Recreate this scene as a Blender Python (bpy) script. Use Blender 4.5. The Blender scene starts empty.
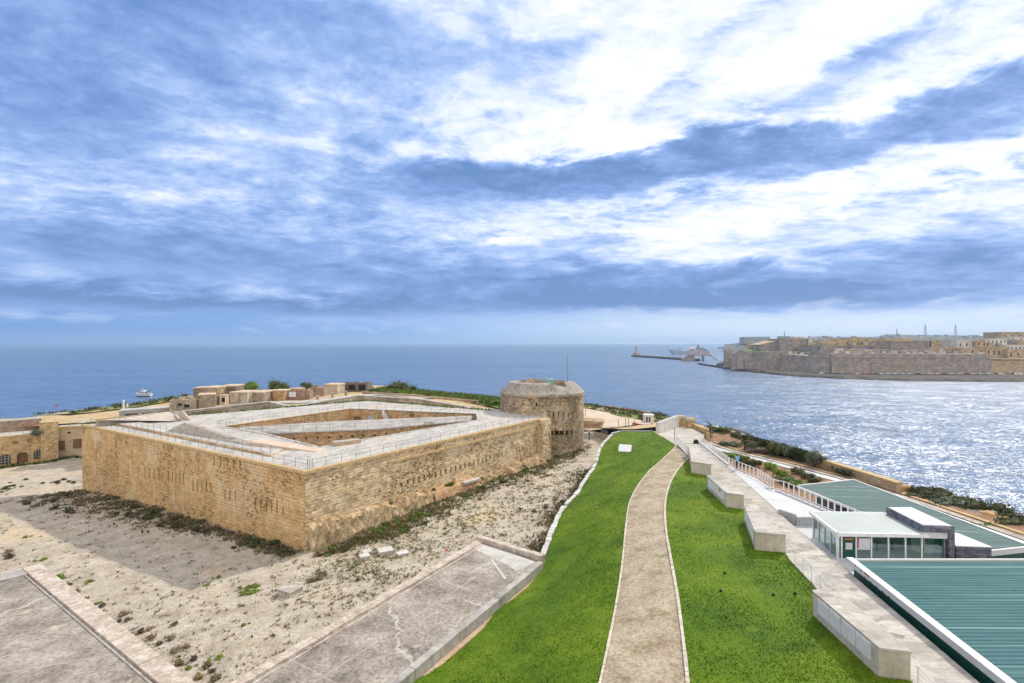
import bpy, bmesh, math, random
import numpy as np
from mathutils import Vector, Matrix
from mathutils.geometry import delaunay_2d_cdt
R = random.Random(7)
SC = bpy.context.scene
COL = SC.collection
CAMZ = 40.0; F = 512.0; HY = 344.0
PI = math.pi

# ------------------------------------------------------------------ helpers
def P(px, py, z):
    """photo pixel + known height -> world point (surveying from the camera station)"""
    d = (CAMZ - z) * F / (py - HY)
    return Vector(((px - 512) / F * d, d, z))
def P2(px, py, z):
    p = P(px, py, z); return (p.x, p.y)

class MB:
    def __init__(s): s.v = []; s.f = []; s.m = []
    def add(s, vs, fs, m=0):
        n = len(s.v); s.v += [tuple(v) for v in vs]
        for f in fs: s.f.append([i + n for i in f]); s.m.append(m)
        return s
    def box(s, c, sz, rz=0, m=0, taper=1.0):
        x, y, z = sz[0] / 2, sz[1] / 2, sz[2]; ca, sa = math.cos(rz), math.sin(rz); vs = []
        for k, t in ((0, 1.0), (z, taper)):
            for a, b in ((-x, -y), (x, -y), (x, y), (-x, y)):
                a *= t; b *= t
                vs.append((c[0] + a * ca - b * sa, c[1] + a * sa + b * ca, c[2] + k))
        return s.add(vs, [(3, 2, 1, 0), (4, 5, 6, 7), (0, 1, 5, 4), (1, 2, 6, 5), (2, 3, 7, 6), (3, 0, 4, 7)], m)
    def prism(s, poly, z0, z1, m=0, mtop=None, batter=0.0):
        n = len(poly)
        z1s = z1 if isinstance(z1, (list, tuple)) else [z1] * n
        z0s = z0 if isinstance(z0, (list, tuple)) else [z0] * n
        cx = sum(p[0] for p in poly) / n; cy = sum(p[1] for p in poly) / n
        area = sum(poly[i][0] * poly[(i + 1) % n][1] - poly[(i + 1) % n][0] * poly[i][1] for i in range(n))
        if area < 0:
            poly = poly[::-1]; z1s = z1s[::-1]; z0s = z0s[::-1]
        lo = []
        for i, p in enumerate(poly):
            if batter:
                l = math.hypot(p[0] - cx, p[1] - cy); k = 1 + batter / l
                lo.append((cx + (p[0] - cx) * k, cy + (p[1] - cy) * k, z0s[i]))
            else: lo.append((p[0], p[1], z0s[i]))
        hi = [(p[0], p[1], z1s[i]) for i, p in enumerate(poly)]
        s.add(lo + hi, [tuple(reversed(range(n)))] + [(i, (i + 1) % n, n + (i + 1) % n, n + i) for i in range(n)], m)
        k = len(s.v) - n
        s.f.append([k + i for i in range(n)]); s.m.append(m if mtop is None else mtop)
        return s
    def tube(s, p0, p1, r, n=6, m=0, r1=None):
        p0, p1 = Vector(p0), Vector(p1); d = (p1 - p0)
        if d.length < 1e-6: return s
        d.normalize(); a = d.orthogonal().normalized(); b = d.cross(a); r1 = r if r1 is None else r1
        vs = [p0 + (a * math.cos(2 * PI * i / n) + b * math.sin(2 * PI * i / n)) * r for i in range(n)]
        vs += [p1 + (a * math.cos(2 * PI * i / n) + b * math.sin(2 * PI * i / n)) * r1 for i in range(n)]
        return s.add(vs, [(i, (i + 1) % n, n + (i + 1) % n, n + i) for i in range(n)] + [tuple(reversed(range(n))), tuple(range(n, 2 * n))], m)
    def bar(s, p0, p1, w, h, m=0):
        """horizontal-ish bar: bottom edge centred on p0->p1"""
        p0, p1 = Vector(p0), Vector(p1); d = (p1 - p0); t = Vector((-d.y, d.x, 0)).normalized() * w / 2; u = Vector((0, 0, h))
        return s.add([p0 - t, p0 + t, p0 + t + u, p0 - t + u, p1 - t, p1 + t, p1 + t + u, p1 - t + u],
                     [(0, 1, 2, 3), (7, 6, 5, 4), (4, 5, 1, 0), (5, 6, 2, 1), (6, 7, 3, 2), (7, 4, 0, 3)], m)
    def lathe(s, c, prof, n=32, m=0, a0=0.0, a1=2 * PI):
        vs = []; full = abs(a1 - a0 - 2 * PI) < 1e-6; k = n if full else n + 1
        for r, z in prof:
            for i in range(k):
                a = a0 + (a1 - a0) * i / n
                vs.append((c[0] + r * math.cos(a), c[1] + r * math.sin(a), c[2] + z))
        fs = []
        for j in range(len(prof) - 1):
            for i in range(n):
                a, b = i, (i + 1) % k
                fs.append((j * k + a, j * k + b, (j + 1) * k + b, (j + 1) * k + a))
        return s.add(vs, fs, m)
    def build(s, name, mats, parent=None, smooth=False):
        me = bpy.data.meshes.new(name)
        me.from_pydata(s.v, [], s.f)
        if not isinstance(mats, (list, tuple)): mats = [mats]
        for m in mats: me.materials.append(m)
        me.polygons.foreach_set('material_index', s.m)
        if smooth: me.polygons.foreach_set('use_smooth', [True] * len(s.f))
        boxuv(me); me.update()
        o = bpy.data.objects.new(name, me); COL.objects.link(o)
        if parent is not None: o.parent = parent; o.matrix_parent_inverse = parent.matrix_world.inverted() if False else Matrix.Translation(-parent.location) if parent.rotation_euler.z == 0 else (Matrix.Translation(parent.location) @ Matrix.Rotation(parent.rotation_euler.z, 4, 'Z')).inverted()
        return o
def boxuv(me):
    uv = me.uv_layers.new(name='UVMap') if not me.uv_layers else me.uv_layers[0]
    vs = me.vertices
    for p in me.polygons:
        n = p.normal
        if abs(n.z) > 0.72:
            for li in p.loop_indices:
                c = vs[me.loops[li].vertex_index].co; uv.data[li].uv = (c.x, c.y)
        else:
            l = math.hypot(n.x, n.y) or 1; tx, ty = -n.y / l, n.x / l
            for li in p.loop_indices:
                c = vs[me.loops[li].vertex_index].co; uv.data[li].uv = (c.x * tx + c.y * ty, c.z)

def tag(o, label=None, cat=None, group=None, kind=None):
    if label: o['label'] = label
    if cat: o['category'] = cat
    if group: o['group'] = group
    if kind: o['kind'] = kind
    return o
def empty(name, loc, label, cat, group=None, rz=0.0):
    o = bpy.data.objects.new(name, None); COL.objects.link(o); o.empty_display_size = .3
    o.location = loc; o.rotation_euler = (0, 0, rz)
    return tag(o, label, cat, group)
def struct(o): o['kind'] = 'structure'; return o
def dup(root, loc, rz=0.0, sc=1.0, label=None, mats=None):
    r = root.copy(); COL.objects.link(r); r.location = loc; r.rotation_euler = (0, 0, rz)
    r.scale = (sc, sc, sc) if not isinstance(sc, (tuple, list)) else sc
    if label: r['label'] = label
    for ch in list(root.children):
        c = ch.copy(); COL.objects.link(c); c.parent = r
        for g in ch.children:
            d = g.copy(); COL.objects.link(d); d.parent = c
    return r
def cut(o, mb):
    c = mb.build('cutter', o.data.materials[0])
    md = o.modifiers.new('cut', 'BOOLEAN'); md.object = c; md.operation = 'DIFFERENCE'; md.solver = 'EXACT'
    dg = bpy.context.evaluated_depsgraph_get(); me = bpy.data.meshes.new_from_object(o.evaluated_get(dg))
    o.modifiers.clear(); o.data = me
    while me.uv_layers: me.uv_layers.remove(me.uv_layers[0])
    boxuv(me)
    cm = c.data; bpy.data.objects.remove(c); bpy.data.meshes.remove(cm)
def inside(p, poly):
    x, y = p; c = False; n = len(poly)
    for i in range(n):
        x1, y1 = poly[i]; x2, y2 = poly[(i + 1) % n]
        if (y1 > y) != (y2 > y) and x < (x2 - x1) * (y - y1) / (y2 - y1) + x1: c = not c
    return c
def smoothpoly(pts, n=8):
    """Catmull-Rom through pts"""
    out = []; m = len(pts)
    for i in range(m - 1):
        p0 = Vector(pts[max(i - 1, 0)]); p1 = Vector(pts[i]); p2 = Vector(pts[i + 1]); p3 = Vector(pts[min(i + 2, m - 1)])
        for k in range(n):
            t = k / n
            out.append(tuple(0.5 * ((2 * p1) + (p2 - p0) * t + (2 * p0 - 5 * p1 + 4 * p2 - p3) * t * t + (3 * p1 - p0 - 3 * p2 + p3) * t ** 3)))
    out.append(tuple(pts[-1])); return out
def idw(ctrl, pw=3.0):
    """smooth surface through survey points (linear radial basis + plane)"""
    a = np.array(ctrl, float); xy = a[:, :2]; n = len(a)
    K = np.sqrt(((xy[:, None] - xy[None]) ** 2).sum(-1) + 4.0); Pm = np.c_[np.ones(n), xy]
    A_ = np.zeros((n + 3, n + 3)); A_[:n, :n] = K - np.eye(n) * .4; A_[:n, n:] = Pm; A_[n:, :n] = Pm.T
    w = np.linalg.solve(A_, np.r_[a[:, 2], 0, 0, 0]); lo, hi = a[:, 2].min() - .3, a[:, 2].max() + .3
    def f(x, y):
        r = np.sqrt(((xy - (x, y)) ** 2).sum(-1) + 4.0); return float(min(max(w[:n] @ r + w[n] + w[n + 1] * x + w[n + 2] * y, lo), hi))
    return f
def patch(name, poly, zf, step, mat, jit=0.0):
    """terrain sheet: polygon in plan, heights from zf, interior points every step metres"""
    pts = []; n = len(poly)
    for i in range(n):
        a, b = poly[i], poly[(i + 1) % n]; l = math.hypot(b[0] - a[0], b[1] - a[1]); k = max(1, int(l / step))
        for j in range(k): pts.append((a[0] + (b[0] - a[0]) * j / k, a[1] + (b[1] - a[1]) * j / k))
    nb = len(pts); edges = [(i, (i + 1) % nb) for i in range(nb)]
    xs = [p[0] for p in poly]; ys = [p[1] for p in poly]
    y = min(ys) + step / 2
    while y < max(ys):
        x = min(xs) + step / 2
        while x < max(xs):
            q = (x + R.uniform(-.3, .3) * step, y + R.uniform(-.3, .3) * step)
            if inside(q, poly): pts.append(q)
            x += step
        y += step
    v, e, f, _, _, _ = delaunay_2d_cdt([Vector(p) for p in pts], edges, [], 1, 1e-4)
    mb = MB(); vs = [(p.x, p.y, zf(p.x, p.y) + (R.uniform(-jit, jit) if jit else 0)) for p in v]
    fs = []
    for t in f:
        a, b, c = (vs[i] for i in t[:3])
        ar = (b[0] - a[0]) * (c[1] - a[1]) - (c[0] - a[0]) * (b[1] - a[1])
        fs.append(tuple(t) if ar > 0 else tuple(reversed(t)))
    mb.add(vs, fs)
    return mb.build(name, mat, smooth=True)

# ------------------------------------------------------------------ materials
class NT:
    def __init__(s, tree): s.t = tree; s.n = tree.nodes; s.l = tree.links
    def node(s, typ, **kw):
        nd = s.n.new(typ)
        for k, v in kw.items(): setattr(nd, k, v)
        return nd
    def put(s, sock, val):
        if val is None: return
        if isinstance(val, bpy.types.NodeSocket): s.l.new(val, sock)
        elif isinstance(val, (tuple, list)) and sock.type == 'RGBA' and len(val) == 3: sock.default_value = (*val, 1)
        else: sock.default_value = val
    def math(s, op, a, b=None, c=None, clamp=False):
        nd = s.node('ShaderNodeMath', operation=op); nd.use_clamp = clamp
        s.put(nd.inputs[0], a); s.put(nd.inputs[1], b); s.put(nd.inputs[2], c); return nd.outputs[0]
    def vmath(s, op, a, b=None):
        nd = s.node('ShaderNodeVectorMath', operation=op); s.put(nd.inputs[0], a); s.put(nd.inputs[1], b)
        return nd.outputs['Value'] if op in ('DOT_PRODUCT', 'LENGTH', 'DISTANCE') else nd.outputs[0]
    def noise(s, vec, scale, detail=4, rough=.55, dist=0.0):
        nd = s.node('ShaderNodeTexNoise'); s.put(nd.inputs['Vector'], vec); nd.inputs['Scale'].default_value = scale
        nd.inputs['Detail'].default_value = detail; nd.inputs['Roughness'].default_value = rough; nd.inputs['Distortion'].default_value = dist
        return nd.outputs['Fac']
    def ramp(s, fac, stops, interp='LINEAR'):
        nd = s.node('ShaderNodeValToRGB'); s.put(nd.inputs[0], fac); cr = nd.color_ramp; cr.interpolation = interp
        while len(cr.elements) < len(stops): cr.elements.new(.5)
        for e, (p, c) in zip(cr.elements, stops): e.position = p; e.color = (c, c, c, 1) if isinstance(c, (int, float)) else (*c, 1)
        return nd.outputs[0]
    def mix(s, fac, a, b, mode='MIX'):
        nd = s.node('ShaderNodeMix', data_type='RGBA', blend_type=mode); nd.clamp_factor = True
        s.put(nd.inputs[0], fac); s.put(nd.inputs[6], a); s.put(nd.inputs[7], b); return nd.outputs[2]
    def pos(s): return s.node('ShaderNodeNewGeometry').outputs['Position']
    def uv(s): return s.node('ShaderNodeTexCoord').outputs['UV']
    def scale(s, vec, v):
        nd = s.node('ShaderNodeMapping'); s.put(nd.inputs['Vector'], vec); nd.inputs['Scale'].default_value = v; return nd.outputs[0]
    def bump(s, h, dist=.05, st=1.0, prev=None):
        nd = s.node('ShaderNodeBump'); s.put(nd.inputs['Height'], h); nd.inputs['Distance'].default_value = dist; nd.inputs['Strength'].default_value = st
        if prev is not None: s.put(nd.inputs['Normal'], prev)
        return nd.outputs[0]
def newmat(name):
    m = bpy.data.materials.new(name); m.use_nodes = True; t = NT(m.node_tree)
    b = m.node_tree.nodes['Principled BSDF']; return m, t, b
def setb(t, b, col, rough=.85, nrm=None, spec=.3, metal=0.0):
    t.put(b.inputs['Base Color'], col); t.put(b.inputs['Roughness'], rough); t.put(b.inputs['Normal'], nrm)
    b.inputs['Specular IOR Level'].default_value = spec; b.inputs['Metallic'].default_value = metal

def noisy(name, stops, scale=1.0, s2=None, c2=None, lo2=.55, hi2=.7, fine=8.0, fa=.25, bump=.02, rough=.9, detail=6, spec=.25, metal=0.0, vec=None):
    m, t, b = newmat(name); p = t.pos()
    if vec: p = t.scale(p, vec)
    n = t.noise(p, scale, detail, .6); col = t.ramp(n, stops)
    if c2: col = t.mix(t.ramp(t.noise(p, s2, 5, .6), [(lo2, 0.0), (hi2, 1.0)]), col, c2)
    fn = t.noise(p, fine, 4, .65)
    col = t.mix(1.0, col, t.ramp(fn, [(.25, 1 - fa), (.75, 1 + fa * .6)]), 'MULTIPLY')
    setb(t, b, col, rough, t.bump(fn, bump) if bump else None, spec, metal); return m

def masonry(name, c1, c2, mortar, bw=.9, rh=.36, stain=(.2, .12, .05), stain_a=.6, pits=0.0, streak=.5, ms=.018, pale=None, bump=.05, lich=None, fine=.35, pit_s=1.5, joint=.55, var=.25):
    m, t, b = newmat(name); p = t.pos(); uv = t.uv()
    w = t.node('ShaderNodeVectorMath', operation='MULTIPLY_ADD')
    nz = t.node('ShaderNodeTexNoise'); t.put(nz.inputs['Vector'], p); nz.inputs['Scale'].default_value = 1.1; nz.inputs['Detail'].default_value = 4
    t.put(w.inputs[0], nz.outputs['Color']); w.inputs[1].default_value = (bw * .3, rh * .55, 0); t.put(w.inputs[2], uv)
    br = t.node('ShaderNodeTexBrick'); t.put(br.inputs['Vector'], w.outputs[0])
    br.inputs['Scale'].default_value = 1; br.inputs['Brick Width'].default_value = bw; br.inputs['Row Height'].default_value = rh
    br.inputs['Mortar Size'].default_value = ms; br.inputs['Mortar Smooth'].default_value = .6; br.inputs['Bias'].default_value = 0
    mid = tuple((a_ + b_) / 2 for a_, b_ in zip(c1, c2))
    for k, c in (('Color1', c1), ('Color2', c2), ('Mortar', mid)): br.inputs[k].default_value = (*c, 1)
    col = br.outputs['Color']
    # a second, coarser set of oddly sized stones
    vo2 = t.node('ShaderNodeTexVoronoi'); t.put(vo2.inputs['Vector'], t.scale(w.outputs[0], (1.0 / bw, .9 / rh, 1))); vo2.inputs['Scale'].default_value = 1.0
    sep = t.node('ShaderNodeSeparateColor'); t.put(sep.inputs[0], vo2.outputs['Color'])
    col = t.mix(1.0, col, t.ramp(sep.outputs[0], [(0., 1 - var * 1.2), (.5, 1.), (1., 1 + var)]), 'MULTIPLY')
    if pale: col = t.mix(t.ramp(t.noise(p, .16, 6, .7), [(.5, 0.), (.62, .85)]), col, pale)
    big = t.noise(p, .13, 7, .7)
    col = t.mix(t.math('MULTIPLY', t.ramp(big, [(.47, 0.), (.62, 1.)]), stain_a), col, stain)
    if lich: col = t.mix(t.ramp(t.noise(p, .55, 8, .75), [(.54, 0.), (.64, .8)]), col, lich)
    jm = t.math('MULTIPLY', br.outputs['Fac'], t.ramp(t.noise(p, .7, 4, .6), [(.38, .15), (.62, joint)]))
    col = t.mix(jm, col, mortar)
    if streak:
        st = t.noise(t.scale(p, (1.6, 1.6, .1)), 1.0, 5, .65)
        col = t.mix(t.math('MULTIPLY', t.ramp(st, [(.52, 0.), (.7, 1.)]), streak), col, tuple(k * .38 for k in c1))
    fn = t.noise(p, 2.2, 8, .78)
    col = t.mix(1.0, col, t.ramp(fn, [(.3, 1 - fine * 1.3), (.5, 1.), (.72, 1 + fine * .7)]), 'MULTIPLY')
    hgt = t.math('ADD', t.math('MULTIPLY', br.outputs['Fac'], -.7), t.math('MULTIPLY', fn, 1.4))
    hgt = t.math('ADD', hgt, t.math('MULTIPLY', sep.outputs[0], .5))
    if pits:
        vo = t.node('ShaderNodeTexVoronoi'); t.put(vo.inputs['Vector'], t.scale(w.outputs[0], (1.0, 1.5, 1))); vo.inputs['Scale'].default_value = pit_s
        mask = t.ramp(t.noise(p, .13, 3, .5), [(.48, 0.), (.53, 1.)])
        pit = t.math('MULTIPLY', t.ramp(vo.outputs['Distance'], [(.2, 1.), (.46, 0.)]), mask)
        col = t.mix(t.math('MULTIPLY', pit, pits), col, tuple(k * .3 for k in c1))
        hgt = t.math('SUBTRACT', hgt, t.math('MULTIPLY', pit, 2.))
    setb(t, b, col, .93, t.bump(hgt, bump), .2); return m

def plain(name, col, rough=.5, spec=.4, metal=0.0, var=.08, scale=3.0):
    m, t, b = newmat(name); n = t.noise(t.pos(), scale, 5, .6)
    c = t.mix(1.0, col, t.ramp(n, [(.3, 1 - var * 2), (.7, 1 + var)]), 'MULTIPLY'); setb(t, b, c, rough, None, spec, metal); return m

ST1, ST2, STM = (.72, .495, .26), (.61, .4, .195), (.38, .25, .13)
M = {}
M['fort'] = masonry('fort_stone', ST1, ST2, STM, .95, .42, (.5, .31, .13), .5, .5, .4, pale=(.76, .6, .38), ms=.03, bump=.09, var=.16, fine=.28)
M['fort_lit'] = masonry('fort_stone_lit_weathered', (.78, .63, .43), (.66, .5, .31), (.38, .28, .17), .8, .38, (.58, .38, .2), .65, .8, .3, pale=(.78, .69, .54), ms=.035, bump=.1, pit_s=1.7, var=.32, joint=.7)  # right wall stone: sunlight put into a paler colour, plus eroded pits
M['tower'] = masonry('tower_stone', (.6, .475, .31), (.44, .335, .21), (.22, .16, .1), .7, .36, (.2, .17, .13), .65, .5, .6, pale=(.58, .48, .34), ms=.04, bump=.1, lich=(.2, .18, .16), pit_s=2.0, var=.4, joint=.85)
M['court'] = masonry('courtyard_stone', (.58, .4, .22), (.5, .33, .17), (.3, .2, .12), .8, .36, (.34, .24, .14), .7, .3, .5, lich=(.25, .2, .15))
M['rubble'] = masonry('rubble_wall', (.55, .44, .29), (.42, .3, .19), (.3, .22, .15), .6, .3, (.34, .22, .17), .6, .3, .4, ms=.04, lich=(.4, .36, .32))
M['ruin_dark'] = masonry('dark_ruin_stone', (.27, .225, .185), (.19, .155, .13), (.14, .115, .1), .8, .4, (.13, .11, .1), .7, .0, .6, ms=.05, lich=(.36, .32, .27), var=.35, joint=.8)
M['ruin_tan'] = masonry('tan_ruin_stone', (.42, .34, .245), (.34, .265, .185), (.24, .185, .13), .8, .4, (.25, .2, .15), .7, .2, .7, ms=.05, pale=(.5, .43, .34), lich=(.3, .23, .19), var=.3, joint=.7)
M['scarp'] = masonry('counterscarp_stone', (.54, .46, .35), (.44, .36, .26), (.3, .24, .17), .8, .4, (.24, .2, .16), .75, .2, .8, ms=.04, pale=(.6, .53, .43), lich=(.34, .28, .22), var=.25)
M['redrub'] = masonry('reddish_rubble', (.44, .33, .25), (.31, .22, .17), (.36, .3, .24), .7, .4, (.3, .18, .14), .7, .2, .4, ms=.05)
M['fort_red'] = masonry('reddish_ledge_stone', (.6, .42, .26), (.5, .31, .17), (.3, .18, .1), .7, .36, (.5, .25, .1), .6, .2, .3, ms=.04)
M['facade'] = masonry('facade_stone', (.64, .48, .27), (.5, .35, .18), (.38, .28, .17), .7, .38, (.46, .32, .17), .5, .0, .3, ms=.04)
M['plaster'] = noisy('old_plaster', [(.3, (.52, .41, .29)), (.6, (.62, .51, .38)), (.8, (.5, .4, .28))], .5, .9, (.44, .35, .25), fa=.18)
M['roofpave'] = noisy('roof_paving', [(.3, (.36, .345, .325)), (.5, (.49, .47, .445)), (.7, (.57, .55, .52))], .6, .3, (.58, .47, .36), .57, .68, fine=2.2, fa=.32, bump=.03, vec=(1, .4, 1), detail=9)
M['roofgrey'] = noisy('grey_roof', [(.3, (.3, .28, .26)), (.55, (.43, .41, .39)), (.75, (.54, .52, .48))], .5, .8, (.24, .22, .2), .58, .7, fine=2.5, fa=.3)
M['coping'] = noisy('coping_stone', [(.35, (.6, .46, .27)), (.6, (.52, .37, .19))], 1.6, fa=.35, fine=3)
M['sand'] = noisy('dry_ground', [(.28, (.325, .275, .21)), (.5, (.465, .41, .335)), (.72, (.56, .505, .43))], .5, .11, (.57, .45, .31), .55, .72, fine=3.2, fa=.42, bump=.08, detail=9)
M['tanfield'] = noisy('tan_field', [(.3, (.4, .28, .14)), (.55, (.58, .44, .26)), (.75, (.6, .5, .34))], .5, .25, (.34, .26, .12), fine=2.5, fa=.4)
M['scrub'] = noisy('green_scrub_ground', [(.3, (.1, .13, .03)), (.5, (.19, .23, .06)), (.7, (.28, .28, .1))], .35, .16, (.44, .36, .22), .54, .62, fine=2.0, fa=.4, bump=.1)
M['rock'] = noisy('limestone_rock', [(.25, (.3, .2, .11)), (.5, (.56, .43, .27)), (.75, (.66, .55, .4))], .6, 1.2, (.5, .3, .12), .56, .68, fine=3.0, fa=.45, bump=.15)
M['darkrock'] = noisy('wet_shore_rock', [(.3, (.03, .028, .026)), (.55, (.075, .066, .058)), (.75, (.2, .175, .145))], .12, fine=.8, fa=.4, bump=.3)
M['gravel'] = noisy('gravel', [(.3, (.28, .22, .145)), (.5, (.42, .345, .25)), (.72, (.5, .435, .34))], .7, .5, (.24, .23, .09), .58, .7, fine=5., fa=.55, bump=.05, detail=9)
M['kerb'] = plain('kerb_stone', (.58, .53, .45), .9, .2, var=.2)
M['prom'] = masonry('promenade_paving', (.48, .45, .41), (.41, .385, .35), (.28, .26, .23), 1.5, .5, (.35, .3, .25), .5, .0, .0, ms=.02, pale=(.52, .5, .47), bump=.01, fine=.22, joint=.5)
M['terrace'] = noisy('white_terrace', [(.3, (.45, .465, .49)), (.6, (.53, .545, .57))], .4, .5, (.55, .55, .56), .66, .8, fine=3, fa=.08, bump=.004, rough=.6)
M['white'] = plain('white_paint', (.6, .61, .63), .5, .4, var=.04)
M['whitewash'] = noisy('whitewashed_wall', [(.3, (.46, .445, .42)), (.6, (.6, .59, .57))], .9, 1.1, (.38, .34, .29), .56, .75, fine=3, fa=.15)
M['blockc'] = noisy('concrete_block', [(.3, (.4, .36, .29)), (.55, (.53, .49, .41)), (.75, (.6, .56, .49))], .9, 1.1, (.3, .26, .2), .6, .72, fine=5, fa=.2, vec=(1, 1, .5))
M['panel'] = noisy('peeling_white_panel', [(.3, (.66, .66, .64)), (.6, (.76, .76, .75))], 1.0, .9, (.42, .22, .08), .6, .68, fine=6, fa=.12)
M['greybox'] = plain('grey_render', (.42, .43, .45), .8, .25, var=.1)
M['rail'] = plain('grey_metal', (.22, .22, .23), .5, .5, .4)
M['railw'] = plain('white_metal', (.78, .79, .8), .4, .5)
M['dkgreen'] = plain('dark_green_paint', (.012, .085, .065), .45, .4, var=.2)
M['soil'] = noisy('brown_soil', [(.3, (.2, .11, .06)), (.6, (.33, .2, .12)), (.8, (.4, .27, .17))], .6, fine=4, fa=.35)
M['black'] = plain('dark_void', (.02, .02, .02), .8, .2)
M['wood'] = plain('brown_wood', (.2, .12, .06), .8, .2, var=.25)
M['bark'] = plain('bark', (.13, .09, .06), .9, .2, var=.3)
M['redpaint'] = plain('red_paint', (.42, .05, .05), .5)
M['teal'] = plain('teal_glassfibre', (.2, .42, .42), .4)
M['vall'] = masonry('far_bastion_stone', (.42, .355, .305), (.34, .285, .245), (.24, .205, .18), 4., 1.5, (.25, .23, .225), .9, .0, .45, ms=.1, pale=(.47, .41, .35), lich=(.29, .26, .24), bump=.2)
M['valltan'] = masonry('far_tan_stone', (.52, .4, .25), (.45, .33, .2), (.38, .28, .18), 4., 1.5, (.36, .28, .2), .6, .0, .3, ms=.1)
M['vallpale'] = plain('far_pale_render', (.62, .58, .52), .9, .2, var=.15, scale=.1)
M['vallyel'] = plain('far_ochre_render', (.6, .42, .2), .9, .2, var=.15, scale=.1)
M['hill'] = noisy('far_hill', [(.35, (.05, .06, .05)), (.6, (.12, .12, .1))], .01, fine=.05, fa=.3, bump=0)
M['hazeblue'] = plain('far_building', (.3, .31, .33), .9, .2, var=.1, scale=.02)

# flat roof slabs with cracks, joints and worn patches
def slabmat(name, jx, jang, crack_s):
    m, t, b = newmat(name); p = t.pos()
    col = t.ramp(t.noise(p, .35, 7, .65), [(.3, (.155, .135, .118)), (.5, (.295, .26, .225)), (.7, (.43, .39, .345))])
    col = t.mix(t.ramp(t.noise(p, .3, 6, .7, .6), [(.6, 0.), (.68, .75)]), col, (.56, .46, .35))
    spk = t.noise(p, 4.5, 6, .75)
    col = t.mix(1.0, col, t.ramp(spk, [(.33, .5), (.5, 1.), (.67, 1.45)]), 'MULTIPLY')
    vo = t.node('ShaderNodeTexVoronoi', feature='DISTANCE_TO_EDGE')
    wv = t.node('ShaderNodeVectorMath', operation='MULTIPLY_ADD'); nz = t.node('ShaderNodeTexNoise'); t.put(nz.inputs['Vector'], p); nz.inputs['Scale'].default_value = .9; nz.inputs['Detail'].default_value = 5
    t.put(wv.inputs[0], nz.outputs['Color']); wv.inputs[1].default_value = (2.2, 2.2, 0); t.put(wv.inputs[2], p)
    t.put(vo.inputs['Vector'], wv.outputs[0]); vo.inputs['Scale'].default_value = crack_s
    cm = t.math('MULTIPLY', t.ramp(vo.outputs['Distance'], [(.008, 1.), (.018, 0.)]), t.ramp(t.noise(p, .16, 3, .5), [(.47, 0.), (.53, 1.)]))
    col = t.mix(t.math('MULTIPLY', cm, .55), col, (.58, .55, .5))
    mp = t.node('ShaderNodeMapping'); t.put(mp.inputs['Vector'], p); mp.inputs['Rotation'].default_value = (0, 0, jang)
    br = t.node('ShaderNodeTexBrick'); t.put(br.inputs['Vector'], mp.outputs[0]); br.inputs['Scale'].default_value = 1; br.offset = 0
    br.inputs['Brick Width'].default_value = jx[0]; br.inputs['Row Height'].default_value = jx[1]; br.inputs['Mortar Size'].default_value = .07; br.inputs['Mortar Smooth'].default_value = .6
    col = t.mix(t.math('MULTIPLY', br.outputs['Fac'], t.ramp(t.noise(p, .8, 4, .6), [(.35, .3), (.6, .7)])), col, (.46, .42, .38))
    setb(t, b, col, .92, t.bump(spk, .03), .2); return m
M['slab_a'] = slabmat('weathered_roof_slab', (40., 4.2), math.radians(-20), .11)
M['slab_b'] = slabmat('cracked_roof_slab', (6.2, 12.), math.radians(-58), .12)

# lawn
def grassmat(name, blades):
    m, t, b = newmat(name); p = t.pos()
    a = t.noise(p, .16, 6, .65, .4); f = t.noise(t.scale(p, (1., .55, 1.)), 1.8, 7, .75)
    col = t.ramp(a, [(.3, (.05, .112, .005)), (.5, (.096, .172, .007)), (.7, (.165, .23, .013))])
    col = t.mix(t.ramp(t.noise(p, .42, 6, .7, .8), [(.56, 0.), (.74, .5)]), col, (.19, .255, .025))
    col = t.mix(t.ramp(t.noise(p, .9, 7, .75, .5), [(.62, 0.), (.7, .3)]), col, (.2, .2, .06))
    col = t.mix(t.ramp(t.noise(p, .25, 5, .6, .5), [(.56, 0.), (.68, .5)]), col, (.03, .085, .006))
    col = t.mix(1.0, col, t.ramp(f, [(.25, .78), (.5, 1.), (.75, 1.18)]), 'MULTIPLY')
    setb(t, b, col, .8, t.bump(f, .06), .15)
    return m
M['grass'] = grassmat('lawn_grass', False)

def leafmat(name, c1, c2, c3):
    m, t, b = newmat(name)
    oi = t.node('ShaderNodeObjectInfo'); p = t.pos()
    n = t.noise(p, 2.2, 4, .7)
    col = t.ramp(n, [(.3, c1), (.52, c2), (.72, c3)])
    col = t.mix(1.0, col, t.ramp(oi.outputs['Random'], [(0., .75), (1., 1.3)]), 'MULTIPLY')
    setb(t, b, col, .75, None, .2)
    try: b.inputs['Subsurface Weight'].default_value = 0
    except Exception: pass
    return m
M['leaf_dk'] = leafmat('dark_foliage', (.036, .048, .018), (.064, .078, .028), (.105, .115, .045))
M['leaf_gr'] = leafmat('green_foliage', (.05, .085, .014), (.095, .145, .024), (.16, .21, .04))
M['leaf_lime'] = leafmat('lime_foliage', (.075, .13, .012), (.14, .21, .02), (.21, .28, .035))
M['leaf_dry'] = leafmat('dry_foliage', (.12, .09, .05), (.2, .15, .08), (.28, .21, .13))
M['leaf_grey'] = leafmat('grey_green_foliage', (.06, .085, .055), (.11, .145, .09), (.18, .21, .15))
M['leaf_purp'] = leafmat('withered_foliage', (.075, .055, .05), (.13, .1, .085), (.19, .16, .12))

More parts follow.
